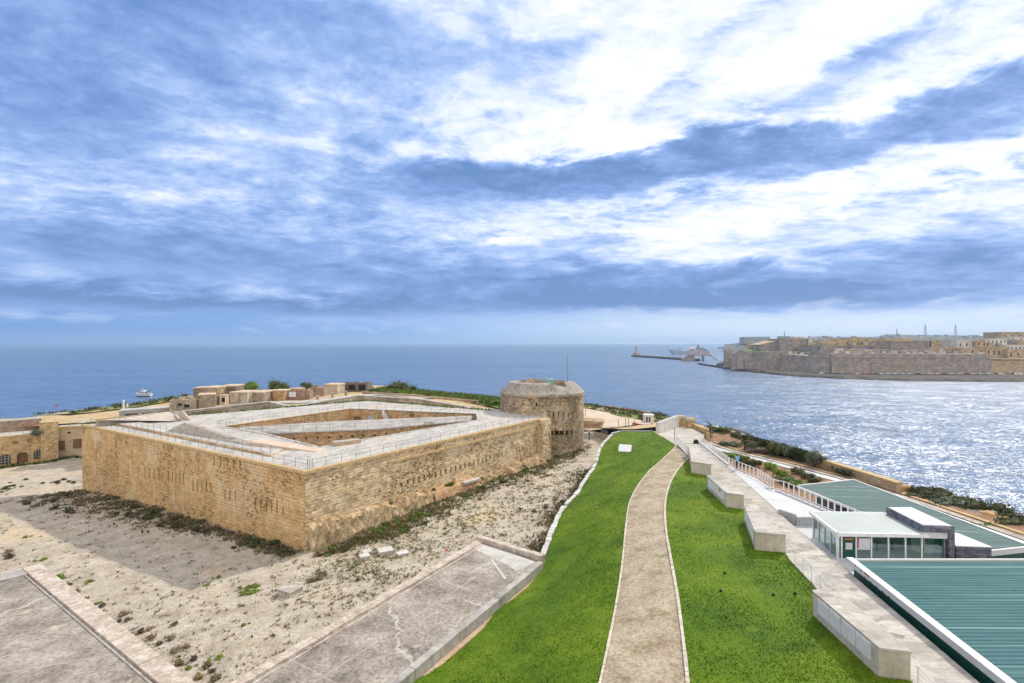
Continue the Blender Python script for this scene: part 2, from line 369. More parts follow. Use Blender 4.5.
# glass, slate, green sheet roofing
def glassmat():
    m = bpy.data.materials.new('window_glass'); m.use_nodes = True; nt = m.node_tree; nt.nodes.clear(); t = NT(nt)
    o = t.node('ShaderNodeOutputMaterial'); tr = t.node('ShaderNodeBsdfTransparent'); gl = t.node('ShaderNodeBsdfGlossy'); mx = t.node('ShaderNodeMixShader')
    tr.inputs[0].default_value = (.7, .8, .8, 1); gl.inputs['Color'].default_value = (.95, .98, 1, 1); gl.inputs['Roughness'].default_value = .03
    lw = t.node('ShaderNodeLayerWeight'); lw.inputs['Blend'].default_value = .35
    t.put(mx.inputs[0], t.math('ADD', t.math('MULTIPLY', lw.outputs['Fresnel'], .5), .07, clamp=True)); nt.links.new(tr.outputs[0], mx.inputs[1]); nt.links.new(gl.outputs[0], mx.inputs[2]); nt.links.new(mx.outputs[0], o.inputs[0]); return m
M['glass'] = glassmat()
def darkglass():
    m, t, b = newmat('dark_window_glass'); b.inputs['Base Color'].default_value = (.03, .035, .04, 1); b.inputs['Roughness'].default_value = .06; return m
M['dglass'] = darkglass()
M['slate'] = masonry('slate_cladding', (.1, .11, .14), (.2, .21, .25), (.05, .05, .06), .6, .18, (.3, .31, .36), .5, .0, .0, ms=.02, lich=(.3, .31, .35), fine=.5)
def roofsheet(name, ca, cb):
    m, t, b = newmat(name); p = t.pos()
    col = t.ramp(t.noise(t.scale(p, (.25, 1.6, 1)), .9, 6, .65), [(.3, ca), (.7, cb)])
    col = t.mix(t.ramp(t.noise(t.scale(p, (.5, 2.2, 1)), .7, 5, .7), [(.6, 0.), (.7, .35)]), col, (.12, .2, .215))
    col = t.mix(t.ramp(t.noise(t.scale(p, (1., 3.5, 1)), .55, 3, .6), [(.69, 0.), (.71, .8)]), col, (.05, .06, .05))
    col = t.mix(t.math('MULTIPLY', t.ramp(t.noise(t.scale(p, (.03, 2.6, 1)), 1.0, 2, .5), [(.6, 0.), (.66, 1.)]), .55), col, (.24, .36, .37))
    setb(t, b, col, .75, None, .12); return m
M['gr_near'] = roofsheet('green_sheet_roof_near', (.042, .125, .14), (.075, .18, .195))
M['gr_far'] = roofsheet('green_sheet_roof_far', (.07, .125, .128), (.1, .165, .165))
M['whiteroof'] = noisy('translucent_white_roof', [(.35, (.36, .46, .455)), (.65, (.45, .53, .525))], .8, fine=3, fa=.06, bump=0, rough=.4, spec=.5)

# sea
def seamat():
    m, t, b = newmat('sea_water'); p = t.pos()
    q = t.node('ShaderNodeMapping'); t.put(q.inputs['Vector'], p); q.inputs['Rotation'].default_value = (0, 0, .35); q.inputs['Scale'].default_value = (.6, 1., 1.)
    v = q.outputs[0]
    def slope(scale, k, det):
        nd = t.node('ShaderNodeTexNoise'); t.put(nd.inputs['Vector'], v); nd.inputs['Scale'].default_value = scale; nd.inputs['Detail'].default_value = det; nd.inputs['Roughness'].default_value = .6
        w = t.node('ShaderNodeVectorMath', operation='MULTIPLY_ADD'); t.put(w.inputs[0], nd.outputs['Color']); w.inputs[1].default_value = (k, k, 0); w.inputs[2].default_value = (-k / 2, -k / 2, 0); return w.outputs[0]
    g = t.vmath('ADD', t.vmath('ADD', slope(.07, .6, 3), slope(.7, 1.5, 3)), slope(3.0, 2.1, 2))
    patchy = t.noise(t.scale(p, (.3, 1., 1.)), .012, 5, .65, .5)
    sc = t.node('ShaderNodeVectorMath', operation='SCALE'); t.put(sc.inputs[0], g); t.put(sc.inputs['Scale'], t.ramp(patchy, [(.35, .75), (.65, 1.2)]))
    n = t.vmath('NORMALIZE', t.vmath('ADD', sc.outputs[0], (0, 0, 1)))
    big = t.noise(t.scale(p, (.25, 1., 1.)), .006, 6, .65, .6)
    mid = t.noise(t.scale(v, (.7, 1., 1.)), .12, 6, .7)
    col = t.ramp(big, [(.35, (.06, .125, .25)), (.65, (.088, .165, .305))])
    col = t.mix(1.0, col, t.ramp(mid, [(.3, .6), (.7, 1.3)]), 'MULTIPLY')
    t.put(b.inputs['Base Color'], col); b.inputs['Roughness'].default_value = .26; b.inputs['IOR'].default_value = 1.33
    t.put(b.inputs['Normal'], n); return m
M['sea'] = seamat()
exec_sections = []
# ------------------------------------------------------------------ camera, light, sky
cam = bpy.data.cameras.new('Camera'); camo = bpy.data.objects.new('Camera', cam); COL.objects.link(camo)
camo.location = (0, 0, CAMZ); camo.rotation_euler = (PI / 2, 0, 0); cam.lens = 18; cam.sensor_width = 36
cam.shift_y = 2.5 / 1024; cam.clip_start = .5; cam.clip_end = 200000; SC.camera = camo
SUN_AZ, SUN_EL = math.radians(43), math.radians(39.5)      # azimuth from +Y towards +X
SDIR = Vector((math.sin(SUN_AZ) * math.cos(SUN_EL), math.cos(SUN_AZ) * math.cos(SUN_EL), math.sin(SUN_EL)))
sl = bpy.data.lights.new('sun', 'SUN'); sl.energy = 3.5; sl.angle = math.radians(.6); sl.color = (1, .93, .8)
so = bpy.data.objects.new('sun', sl); COL.objects.link(so); so.rotation_euler = (-SDIR).to_track_quat('-Z', 'Y').to_euler()

def world():
    w = bpy.data.worlds.new('World'); SC.world = w; w.use_nodes = True; t = NT(w.node_tree)
    bg = w.node_tree.nodes['Background']; S = .1
    sky = t.node('ShaderNodeTexSky', sky_type='NISHITA'); sky.sun_disc = False
    sky.sun_elevation = SUN_EL; sky.sun_rotation = SUN_AZ; sky.altitude = 40
    D = t.node('ShaderNodeTexCoord').outputs['Generated']
    sp = t.node('ShaderNodeSeparateXYZ'); t.put(sp.inputs[0], D); x, y, z = sp.outputs
    zc = t.math('MAXIMUM', z, 0.0)
    den = t.math('ADD', zc, .13)
    cb = t.node('ShaderNodeCombineXYZ'); t.put(cb.inputs[0], t.math('DIVIDE', x, den)); t.put(cb.inputs[1], t.math('DIVIDE', y, den))
    def mapped(rot, sc, loc=(0, 0, 0)):
        mp = t.node('ShaderNodeMapping'); t.put(mp.inputs['Vector'], cb.outputs[0]); mp.inputs['Rotation'].default_value = (0, 0, math.radians(rot)); mp.inputs['Scale'].default_value = sc; mp.inputs['Location'].default_value = loc; return mp.outputs[0]
    u = mapped(-12, (.9, 1.0, 1), (3.1, 1.7, 0))
    n1 = t.noise(u, 1.5, 10, .58, .25); n2 = t.noise(u, 4.6, 10, .62, .35); n3 = t.noise(u, .45, 3, .5, .2); n5 = t.noise(u, 15., 6, .65, .3)
    n4 = t.noise(mapped(-22, (1.1, 3.0, 1)), 2.6, 10, .66, .5)      # wind-drawn streaks
    az = t.math('ARCTAN2', x, y); el = t.math('ARCSINE', z)
    lb = t.node('ShaderNodeCombineXYZ'); t.put(lb.inputs[0], t.math('MULTIPLY', az, 5.5)); t.put(lb.inputs[1], t.math('MULTIPLY', el, 19.))
    bn = t.noise(lb.outputs[0], 1.0, 10, .58, .6); bn2 = t.noise(lb.outputs[0], 3.2, 8, .6, .4)
    low = t.ramp(el, [(.14, 1.), (.24, 0.)])
    c = lambda n_: t.math('SUBTRACT', n_, .5)
    mul, add = (lambda a, b: t.math('MULTIPLY', a, b)), (lambda a, b: t.math('ADD', a, b))
    warp = add(mul(c(n1), .15), mul(c(n2), .10))
    warp_low = add(mul(c(bn), .06), mul(c(bn2), .03))
    hi = t.math('SUBTRACT', 1.0, low)
    elw = add(el, add(mul(warp, hi), mul(warp_low, low)))
    azw = add(az, mul(c(n1), .45))
    def g(a0, sa, e0, se, tilt=0.0, flat=2, k=1.0):
        a = t.math('DIVIDE', t.math('SUBTRACT', azw, math.radians(a0)), math.radians(sa)); ee = elw
        if tilt: ee = t.math('SUBTRACT', ee, mul(t.math('SUBTRACT', az, math.radians(a0)), tilt))
        e = t.math('DIVIDE', t.math('SUBTRACT', ee, math.radians(e0)), math.radians(se))
        q = add(t.math('POWER', t.math('ABSOLUTE', a), 4), t.math('POWER', t.math('ABSOLUTE', e), flat))
        return mul(t.math('EXPONENT', mul(q, -1.0)), k)
    glow = t.math('POWER', t.math('MAXIMUM', t.vmath('DOT_PRODUCT', D, tuple(SDIR)), 0.0), 3.0)
    terms = [g(24, 34, 18.6, 2.4, .02, 4, -.62), g(-6, 14, 19.5, 3.6, 0, 2, -.2),
             g(27, 22, 5.9, 2.5, -.02, 4, -.5), g(9, 13, 4.6, 1.2, 0, 2, -.3), g(28, 12, 4.6, 1.2, 0, 2, -.28), g(40, 8, 8.5, 1.6, 0, 2, -.15),
             g(-34, 28, 4.0, .9, -.01, 2, -.5), g(-36, 26, 6.3, .8, 0, 2, .12), g(-22, 32, 8.4, 2.6, 0, 4, -.24), g(-4, 14, 6.0, 2.2, 0, 2, -.2), g(-24, 34, 5.2, 1.2, 0, 2, -.1),
             g(-44, 13, 25, 8, 0, 4, -.24), g(-14, 14, 25, 4, 0, 2, .06), g(-26, 12, 19.5, 5, 0, 2, .12), g(-40, 12, 14.5, 2, 0, 2, .1), g(-30, 16, 30, 2.5, 0, 2, -.12),
             g(24, 30, 13.0, 2.8, .04, 4, .26), g(6, 12, 28, 8, 0, 4, .22), g(30, 22, 28, 5, 0, 4, .1),
             g(34, 6, 24.2, 1.3, .22, 2, -.4), g(17, 5, 25, 1.6, .12, 2, -.2), g(3, 6, 29, 2.6, .15, 2, -.32), g(25, 7, 30, 1.2, .2, 2, -.25), g(38, 10, 12.2, 1.0, .1, 2, -.3), g(16, 10, 13.6, .8, .05, 2, -.3), g(4, 9, 11.2, .9, 0, 2, -.22), g(33, 8, 14.6, .6, .1, 2, -.2)]
    v = add(add(mul(c(n1), 1.05), mul(c(n2), 1.05)), add(mul(c(n5), .55), mul(c(n3), .3)))
    v = add(v, mul(c(n4), t.ramp(add(az, .5), [(.3, .12), (.8, 1.0)])))
    v = add(mul(v, t.math('SUBTRACT', 1.0, mul(low, .75))), mul(low, add(mul(c(bn), 1.15), mul(c(bn2), .6))))
    v = add(v, add(.455, mul(glow, .42)))
    for s_ in terms: v = add(v, s_)
    col = t.ramp(v, [(0., (.14, .265, .56)), (.2, (.205, .345, .7)), (.38, (.29, .45, .83)), (.56, (.46, .61, .95)), (.76, (.77, .86, 1.)), (1., (1.02, 1.02, 1.02))])
    hor = t.ramp(mul(add(az, math.radians(50)), 1 / math.radians(100)), [(0., (.15, .33, .72)), (.35, (.23, .42, .82)), (.5, (.42, .6, .92)), (.66, (.62, .76, .96)), (.85, (.7, .82, .98))])
    elh = add(el, add(mul(c(bn), .1), mul(c(bn2), .05)))
    col = t.mix(t.ramp(elh, [(.03, 1.), (.066, 0.)]), col, hor)
    # unseen bright cloud added overhead and behind as fill for shaded walls
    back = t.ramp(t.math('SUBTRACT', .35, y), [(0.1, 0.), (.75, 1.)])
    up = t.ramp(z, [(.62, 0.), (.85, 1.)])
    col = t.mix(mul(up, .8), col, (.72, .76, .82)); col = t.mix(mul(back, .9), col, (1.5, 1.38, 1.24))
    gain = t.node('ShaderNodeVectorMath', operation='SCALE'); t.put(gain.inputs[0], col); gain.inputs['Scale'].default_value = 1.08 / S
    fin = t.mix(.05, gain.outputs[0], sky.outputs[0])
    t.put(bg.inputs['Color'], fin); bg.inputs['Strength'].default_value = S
    w.cycles.sampling_method = 'MANUAL'; w.cycles.sample_map_resolution = 1024
world()
SC.view_settings.view_transform = 'Standard'; SC.view_settings.look = 'None'; SC.view_settings.exposure = 0.0; SC.view_settings.gamma = 1
SC.render.engine = 'CYCLES'; SC.cycles.max_bounces = 6; SC.cycles.use_denoising = True
SC.cycles.caustics_reflective = False; SC.cycles.caustics_refractive = False

# ------------------------------------------------------------------ plan constants
A = Vector((-23.4, 58.0)); B = Vector((-77.4, 92.2)); C = Vector((6.9, 101.0)); D_ = Vector((-37.0, 131.0))
TC = Vector((6.6, 113.0)); TR = 9.1
ZF = 25.5
u_ab = (B - A).normalized(); n_ab = Vector((-u_ab.y, u_ab.x)); n_ab = n_ab if n_ab.y > 0 else -n_ab
u_ac = (C - A).normalized(); n_ac = Vector((-u_ac.y, u_ac.x)); n_ac = n_ac if n_ac.x < 0 else -n_ac
def ab(s, n): q = A + u_ab * s + n_ab * n; return (q.x, q.y)
def ac(s, n): q = A + u_ac * s + n_ac * n; return (q.x, q.y)

zg = idw([(-23.4, 58, 16.4), (-77, 92, 13.7), (6.9, 101, 16.8), (-14, 68, 17.4), (-7, 80, 17.6), (3.5, 96, 17.4), (-45, 50, 15.6), (-30, 40, 16.4), (-60, 65, 15.2), (-70, 78, 15.0), (-90, 84, 14.8),
          (-8, 48, 17.3), (2, 46, 17.8), (15, 110, 18.3), (22, 113, 19), (12, 95, 18.2), (8, 75, 18.2), (-100, 105, 13.8), (-115, 95, 13.6), (-80, 70, 15.2), (-3, 62, 17.8), (-20, 30, 16.8), (0, 128, 18), (-40, 140, 17), (-75, 105, 14.5), (28, 122, 20.2)])
def zground(x, y):
    return zg(x, y) + .12 * math.sin(x * .7 + y * .3) * math.sin(y * .5 - x * .2)

# lawn edge next to the ditch (top of the broken retaining wall)
LW = [P2(543.5, 557, 21.2), P2(561, 520, 21.3), P2(578, 494, 21.5), P2(586, 480, 21.7), P2(597, 464, 21.9), P2(603, 448, 22.2), P2(613, 434, 22.8)]
PLZ = [(676, 446, 25.0), (666, 456, 24.85), (650, 470, 24.6), (637, 487, 24.4), (629, 505, 24.2), (625.5, 530, 24.1), (622, 565, 24.0), (616, 605, 23.95), (600, 683, 23.9), (580, 760, 23.9), (560, 830, 23.9)]
PRZ = [(689.5, 457.5, 24.96), (684, 463, 24.9), (674, 476, 24.8), (668, 490, 24.7), (665, 507, 24.65), (666, 530, 24.6), (671, 560, 24.6), (678, 600, 24.55), (686, 665, 24.5), (688, 700, 24.5), (690, 830, 24.5)]
pathL = [P2(*q) for q in PLZ]; pathR = [P2(*q) for q in PRZ]
PL_EDGE = [(24.75, 77.2), (23.75, 69.0), (24.5, 68.0), (22.7, 58.4), (22.2, 53.5), (21.1, 46.6), (20.9, 43.9), (19.7, 36.9), (19.3, 35.6), (18.8, 32), (18.1, 28.8), (17.8, 22.9), (17.0, 18), (16.3, 12)]
zl = idw([(*P2(543.5, 557, 21.2), 21.0), (*P2(530, 573, 20.7), 20.7), (*P2(400, 674, 20.7), 20.6), (-17, 15, 20.4), (*P2(578, 494, 21.5), 21.35), (*P2(597, 464, 21.9), 21.75), (*P2(613, 434, 22.8), 22.7), (*P2(654, 432, 24.0), 24.0), (*P2(620, 431.5, 22.9), 22.9)]
         + [(p[0], p[1], q[2]) for p, q in zip(pathL, PLZ)] + [(p[0], p[1], q[2]) for p, q in zip(pathR, PRZ)]
         + [(-3.5, 35.2, 20.65), (-9.5, 26, 20.5), (-12.5, 21, 20.4), (-2.6, 33.4, 20.75), (2.2, 41.5, 20.95), (5, 42, 22.3), (-1, 30, 21.8), (9, 60, 22.4), (15, 80, 23.0),
            (20.9, 58, 24.95), (20, 51, 24.95), (19.3, 45, 24.95), (17.6, 38, 24.95), (19.2, 36.5, 24.97), (18.6, 32.5, 24.97), (16.5, 28, 24.95), (16.4, 23.5, 24.95), (15.5, 16, 24.95), (23.2, 68, 24.96), (24, 74, 24.98), (14.5, 14, 24.8)])
def zlawn(x, y): return min(zl(x, y), 24.965)
def onlawn(px, py):
    z = 23.4
    for _ in range(6): q = P(px, py, z); z = zlawn(q.x, q.y)
    return Vector((q.x, q.y, z))

# ------------------------------------------------------------------ sea and land
mb = MB(); RS = 90000
rings = [0, 150, 400, 900, 2000, 5000, 15000, 40000, RS]; k = 48
vs = [(0, 0, 0)]; fs = []
for r in rings[1:]:
    vs += [(r * math.cos(2 * PI * i / k), r * math.sin(2 * PI * i / k), 0) for i in range(k)]
for i in range(k): fs.append((0, 1 + i, 1 + (i + 1) % k))
for j in range(len(rings) - 2):
    a, b = 1 + j * k, 1 + (j + 1) * k
    for i in range(k): fs.append((a + i, b + i, b + (i + 1) % k, a + (i + 1) % k))
mb.add(vs, fs); struct(mb.build('sea', M['sea'], smooth=True))

# headland: outline of the bluff top, then the slope down to the water
coast = [P2(-120, 424, 19.5), P2(-40, 420, 19.5), P2(0, 417.5, 20), P2(60, 412.5, 21), P2(130, 404.5, 22), P2(190, 395.5, 22.3), P2(235, 390, 22.8), P2(290, 388, 23), P2(340, 385, 23.5), P2(390, 386, 23.5), P2(440, 392.5, 22.8), P2(500, 397, 22),
         P2(560, 401, 21), P2(590, 405, 20.8), P2(612, 408.5, 20.5), P2(640, 412.5, 20), P2(665, 416.5, 20), P2(690, 421.5, 20), (45.5, 110), (47.5, 90), (49.5, 75), (51, 64), (54, 52), (57, 42), (60, 30), (62, 0)]
zc_ = idw([(-140, 130, 20), (-138, 138, 19.5), (-113, 151, 21.8), (-109, 174, 22.2), (-90, 198, 22.8), (-50, 211, 23.4), (-26, 183, 22.6), (-4, 171, 21.8), (25, 162, 20.6), (42, 151, 20), (30, 135, 20.3), (22, 122, 19.8), (40, 130, 20.3), (-60, 140, 24.4), (-75, 118, 24.2), (-40, 150, 24.7), (-20, 145, 24.4),
           (0, 140, 22), (14, 126, 19), (-95, 125, 22), (-105, 135, 21), (45, 110, 20.8), (47, 90, 20.8), (40, 95, 21), (36, 80, 21), (48, 72, 20.6), (44, 60, 20.6), (50, 50, 20), (48, 35, 20), (55, 20, 20), (36, 112, 22.8), (34, 100, 23.4), (-80, 160, 23.6), (-60, 175, 24.2)])
ctr = Vector((-20, 100))
ctop = [(-122, 112), (-122, 128)] + coast[:18] + [(44.6, 112), (38.8, 107.5), (36.2, 104), (25, 104), (21.5, 110), (17, 121.5), (6, 124), (-3, 127), (-25, 139), (-44, 147), (-55, 127.5), (-63, 133), (-74, 117), (-82, 114), (-97, 123.5)]
struct(patch('headland_ground', ctop, zc_, 3.2, M['tanfield'], .12))
# coastal slope
mb = MB(); prev = None; n = len(coast); fs = []; vs = []
out = []
for i, p in enumerate(coast):
    a = Vector(coast[max(i - 1, 0)]); b = Vector(coast[min(i + 1, n - 1)]); tn = (b - a).normalized(); nr = Vector((-tn.y, tn.x)); out.append(nr if nr.dot(Vector(p) - ctr) > 0 else -nr)
sub = 4; rows = []
for i in range(n - 1):
    for s_ in range(sub):
        f_ = s_ / sub; p = Vector(coast[i]).lerp(Vector(coast[i + 1]), f_); o = out[i].lerp(out[i + 1], f_).normalized(); z = zc_(p.x, p.y)
        rr = [(p.x, p.y, z)]
        for w, zz in ((1.5, .93), (3.5, .6), (5.5, .45), (9, .22), (13, .06), (18, -.06)):
            j = R.uniform(.75, 1.3); q = p + o * w * j; rr.append((q.x, q.y, z * zz + R.uniform(-.5, .5)))
        rows.append(rr)
for r_ in rows: vs += r_
L = len(rows[0])
for i in range(len(rows) - 1):
    for j in range(L - 1): fs.append((i * L + j, i * L + j + 1, (i + 1) * L + j + 1, (i + 1) * L + j))
mb.add(vs, [tuple(reversed(f)) for f in fs]); struct(mb.build('shore_slope', M['rock']))

# ditch floor round the fort
ditch = [(-124, 10), (-5, 10), (0, 30), LW[0], LW[1], LW[2], LW[3], LW[4], LW[5], LW[6], (21.5, 110), (17, 121.5), (6, 124), (-3, 127), (-25, 139), (-44, 147), (-55, 127.5), (-63, 133), (-74, 117), (-82, 114), (-97, 123.5), (-124, 110)]
struct(patch('ditch_ground', ditch, zground, 1.9, M['sand'], .05))

# lawn, gravel path, kerbs
pl = smoothpoly(pathL, 5); pr = smoothpoly(pathR, 5)
e_r = [(-5.5, 10)]
lawnL = [P2(530, 573, 20.7), (-6.7, 30), (-18, 13.5)] + [(1, 10)]
lawn_left = [P2(545, 560, 21.1)] + LW[1:] + [P2(620, 431.5, 22.9), P2(654, 431.5, 24.0)] + pl + [(-20, pl[-1][1] - 2)] + [P2(398, 676, 20.6)] + [P2(528, 575, 20.7)]
struct(patch('lawn', lawn_left, zlawn, 1.6, M['grass'], .015))
lawn_right = pr + [(18, 11.5)] + [(x + .3, y) for x, y in PL_EDGE[::-1]]
o = struct(patch('lawn', lawn_right, zlawn, 1.6, M['grass'], .015))
struct(patch('gravel_path', pl + pr[::-1], lambda x, y: zlawn(x, y) + .01, .9, M['gravel'], .015))
def kerb(name, pts, w, h, mat, zoff=0.0, dz=None):
    mb = MB()
    for a, b in zip(pts[:-1], pts[1:]):
        za, zb = zlawn(*a), zlawn(*b); l = math.hypot(b[0] - a[0], b[1] - a[1]); n = max(1, int(l / 1.0))
        for i in range(n):
            f0, f1 = i / n, (i + .97) / n
            pa = (a[0] + (b[0] - a[0]) * f0, a[1] + (b[1] - a[1]) * f0, za + (zb - za) * f0 - .1); pb = (a[0] + (b[0] - a[0]) * f1, a[1] + (b[1] - a[1]) * f1, za + (zb - za) * f1 - .1)
            mb.bar(pa, pb, w * R.uniform(.85, 1.15), h + .1 + R.uniform(-.02, .02))
    return mb.build(name, mat)
struct(kerb('path_kerb', pl, .13, .09, M['kerb'])); struct(kerb('path_kerb', pr, .17, .1, M['kerb']))

# grass blades on the lawns (nobody could count them)
def blades(name, poly, n, y0, y1):
    xs = [p[0] for p in poly]; x0, x1 = min(xs), max(xs); rg = np.random.default_rng(3)
    pts = []
    pa = np.array(poly)
    while len(pts) < n:
        c = rg.random((20000, 2)); yy = y0 + (y1 - y0) * c[:, 1] ** 1.7; xx = x0 + (x1 - x0) * c[:, 0]
        ins = np.zeros(len(xx), bool); m = len(pa)
        for i in range(m):
            xa, ya = pa[i]; xb, yb = pa[(i + 1) % m]
            cnd = ((ya > yy) != (yb > yy))
            with np.errstate(divide='ignore', invalid='ignore'): xi = (xb - xa) * (yy - ya) / (yb - ya) + xa
            ins ^= cnd & (xx < xi)
        pts += list(zip(xx[ins], yy[ins]))
    pts = np.array(pts[:n]); z = np.array([zlawn_fast(p[0], p[1]) for p in pts])
    a = rg.random(n) * 2 * PI; w = .018 + .03 * rg.random(n); h = .02 + .055 * rg.random(n) ** 2; le = rg.random((n, 2)) * .1 - .05
    v = np.zeros((n, 3, 3)); v[:, 0, 0] = pts[:, 0] - np.cos(a) * w; v[:, 0, 1] = pts[:, 1] - np.sin(a) * w; v[:, 1, 0] = pts[:, 0] + np.cos(a) * w; v[:, 1, 1] = pts[:, 1] + np.sin(a) * w
    v[:, 0, 2] = v[:, 1, 2] = z - .005; v[:, 2, 0] = pts[:, 0] + le[:, 0]; v[:, 2, 1] = pts[:, 1] + le[:, 1]; v[:, 2, 2] = z + h
    me = bpy.data.meshes.new(name); me.vertices.add(n * 3); me.vertices.foreach_set('co', v.ravel()); me.loops.add(n * 3); me.loops.foreach_set('vertex_index', np.arange(n * 3, dtype=np.int32))
    me.polygons.add(n); me.polygons.foreach_set('loop_start', np.arange(0, n * 3, 3, dtype=np.int32)); me.polygons.foreach_set('loop_total', np.full(n, 3, np.int32)); me.update(calc_edges=True)
    me.materials.append(M['grass']); o = bpy.data.objects.new(name, me); COL.objects.link(o); return o
_zc = {}
def zlawn_fast(x, y):
    k = (round(x * 1.25), round(y * 1.25))
    def g(i, j):
        if (i, j) not in _zc: _zc[(i, j)] = zlawn(i / 1.25, j / 1.25)
        return _zc[(i, j)]
    i, j = math.floor(x * 1.25), math.floor(y * 1.25); fx, fy = x * 1.25 - i, y * 1.25 - j
    return (g(i, j) * (1 - fx) + g(i + 1, j) * fx) * (1 - fy) + (g(i, j + 1) * (1 - fx) + g(i + 1, j + 1) * fx) * fy
o = blades('grass', lawn_left, 80000, 22, 100); tag(o, 'short mown grass of the lawn left of the gravel path', 'grass', kind='stuff')
o = blades('grass', lawn_right, 45000, 20, 75); tag(o, 'short mown grass of the lawn between gravel path and concrete blocks', 'grass', kind='stuff')

# ------------------------------------------------------------------ roof slabs in the foreground
sl1 = [P2(480, 540, 21.5), (-22.9, 15), (-15.2, 13), P2(400, 656.4, 21.5), P2(537.6, 562.7, 21.5), P2(541, 556.5, 21.6)]
t = empty('roof_slab', (-8, 36, 17), 'long grey weathered roof slab wedged between dry ditch and green lawn', 'roof slab')
dA = Vector(P2(480, 540, 21.5)); dB = Vector((-22.9, 15)); e = (dA - dB).normalized(); nn = Vector((e.y, -e.x))
rA = Vector(P2(537.6, 562.7, 21.5)); rB = Vector((-15.2, 13))
mb = MB().prism([tuple(dA), tuple(dB), tuple(rB), tuple(rA)], 15.5, 21.5); mb.build('slab', M['slab_b'], t)
def strip(p, q, w, z0, z1, mat, name, par, seg=None, jit=0.0):
    mb = MB(); p = Vector((p[0], p[1], 0)); q = Vector((q[0], q[1], 0)); l = (q - p).length; n = max(1, int(l / (seg or l)))
    for i in range(n):
        a = p.lerp(q, i / n); b = p.lerp(q, (i + .985) / n); j = R.uniform(-jit, jit)
        mb.bar((a.x, a.y, z0), (b.x, b.y, z0), w, z1 - z0 + j)
    return mb.build(name, mat, par)
M['cop2'] = noisy('worn_coping', [(.3, (.36, .29, .23)), (.5, (.52, .44, .37)), (.7, (.66, .62, .57))], 1.4, fine=5, fa=.35, bump=.03)
strip(dB + nn * .3, dA + nn * .3, .7, 15.4, 21.62, M['cop2'], 'coping', t, 1.3, .02)
strip(dB + nn * .95, dA + nn * .95 , .12, 21.4, 21.535, M['cop2'], 'drip_edge', t, 2.4, .01)
# raised back kerb and lawn side kerb
bk = P2(543.5, 556, 21.8)
strip(dA, bk, .55, 15.6, 21.85, M['cop2'], 'back_parapet', t, 1.1, .03)
strip(rA + Vector((.25, -.1)), rB + Vector((.25, -.1)), .5, 15.3, 21.62, M['roofgrey'], 'side_kerb', t, 2.2, .02)
M['orange'] = noisy('ochre_footing', [(.3, (.42, .29, .19)), (.6, (.52, .39, .28))], .8, fine=4)
strip(rA + Vector((.72, -.25)), rB + Vector((.72, -.25)), .36, 15.2, 20.95, M['orange'], 'footing', t, 3, .03)
# pale plastered far end of the slab
M['limewash'] = noisy('limewashed_screed', [(.3, (.4, .385, .365)), (.6, (.56, .545, .52))], .9, 1.3, (.3, .27, .24), .58, .7, fine=4, fa=.2)
MB().prism([P2(px, py, 21.5) for px, py in ((479.5, 543), (535, 561.5), (526, 567), (516, 571), (507, 565), (490, 557), (473, 548))][::-1], 21.45, 21.506).build('plaster_patch', M['limewash'], t)
mb = MB(); a = Vector(P2(490, 557.5, 21.5)); b = Vector(P2(505.5, 579, 21.5)); mb.bar((a.x, a.y, 21.45), (b.x, b.y, 21.45), .22, .064); mb.build('white_line', M['limewash'], t)

t = empty('roof_slab', (-40, 28, 17), 'cracked dark grey roof slab with pale coping, nearest to the camera', 'roof slab')
c0 = Vector(P2(40, 565, 21)); c1 = Vector((-17.2, 28.2))
mb = MB().prism([tuple(c0), tuple(c1), (-24.6, 14.5), (-63, 14.5)], 14.5, 21.0); mb.build('slab', M['slab_a'], t)
e2 = (c1 - c0).normalized(); n2 = Vector((-e2.y, e2.x)); n2 = n2 if n2.y < 0 else -n2
strip(c0 + n2 * .55, c1 + n2 * .55, 1.15, 14.4, 21.14, M['cop2'], 'coping', t, 1.6, .015)
strip(c0 + n2 * 1.32, c1 + n2 * 1.32, .1, 20.9, 21.06, M['roofgrey'], 'gutter_lip', t, 3, .01)
e3 = (Vector((-63, 14.5)) - c0).normalized(); n3 = Vector((e3.y, -e3.x)); n3 = n3 if n3.x > 0 else -n3
strip(c0 + n3 * .9 + e3 * .2, Vector((-63, 14.5)) + n3 * .9, 1.7, 14.3, 21.1, M['roofgrey'], 'edge_band', t, 2.5, .012)

# low broken retaining wall between lawn and ditch
mb = MB(); pts = smoothpoly([P2(543.5, 556.5, 21.3)] + LW[1:], 5); off_ = 0
for i, (a, b) in enumerate(zip(pts[:-1], pts[1:])):
    z = zlawn(*a); z2 = zlawn(*b); d_ = Vector((b[0] - a[0], b[1] - a[1])); n_ = max(1, int(d_.length / .7))
    for k in range(n_):
        f0, f1 = k / n_, (k + .99) / n_; hh = R.uniform(.0, .13) - (.25 if R.random() < .08 else 0); off_ = off_ * .7 + R.uniform(-.05, .05)
        mb.bar((a[0] - .2 + off_ + d_.x * f0, a[1] + d_.y * f0, z + (z2 - z) * f0 - 4.2), (a[0] - .2 + off_ + d_.x * f1, a[1] + d_.y * f1, z + (z2 - z) * f1 - 4.2), .46 * R.uniform(.75, 1.2), 4.27 + hh)
tag(mb.build('retaining_wall', M['whitewash']), 'low crumbling white wall along the lawn edge above the ditch', 'wall')
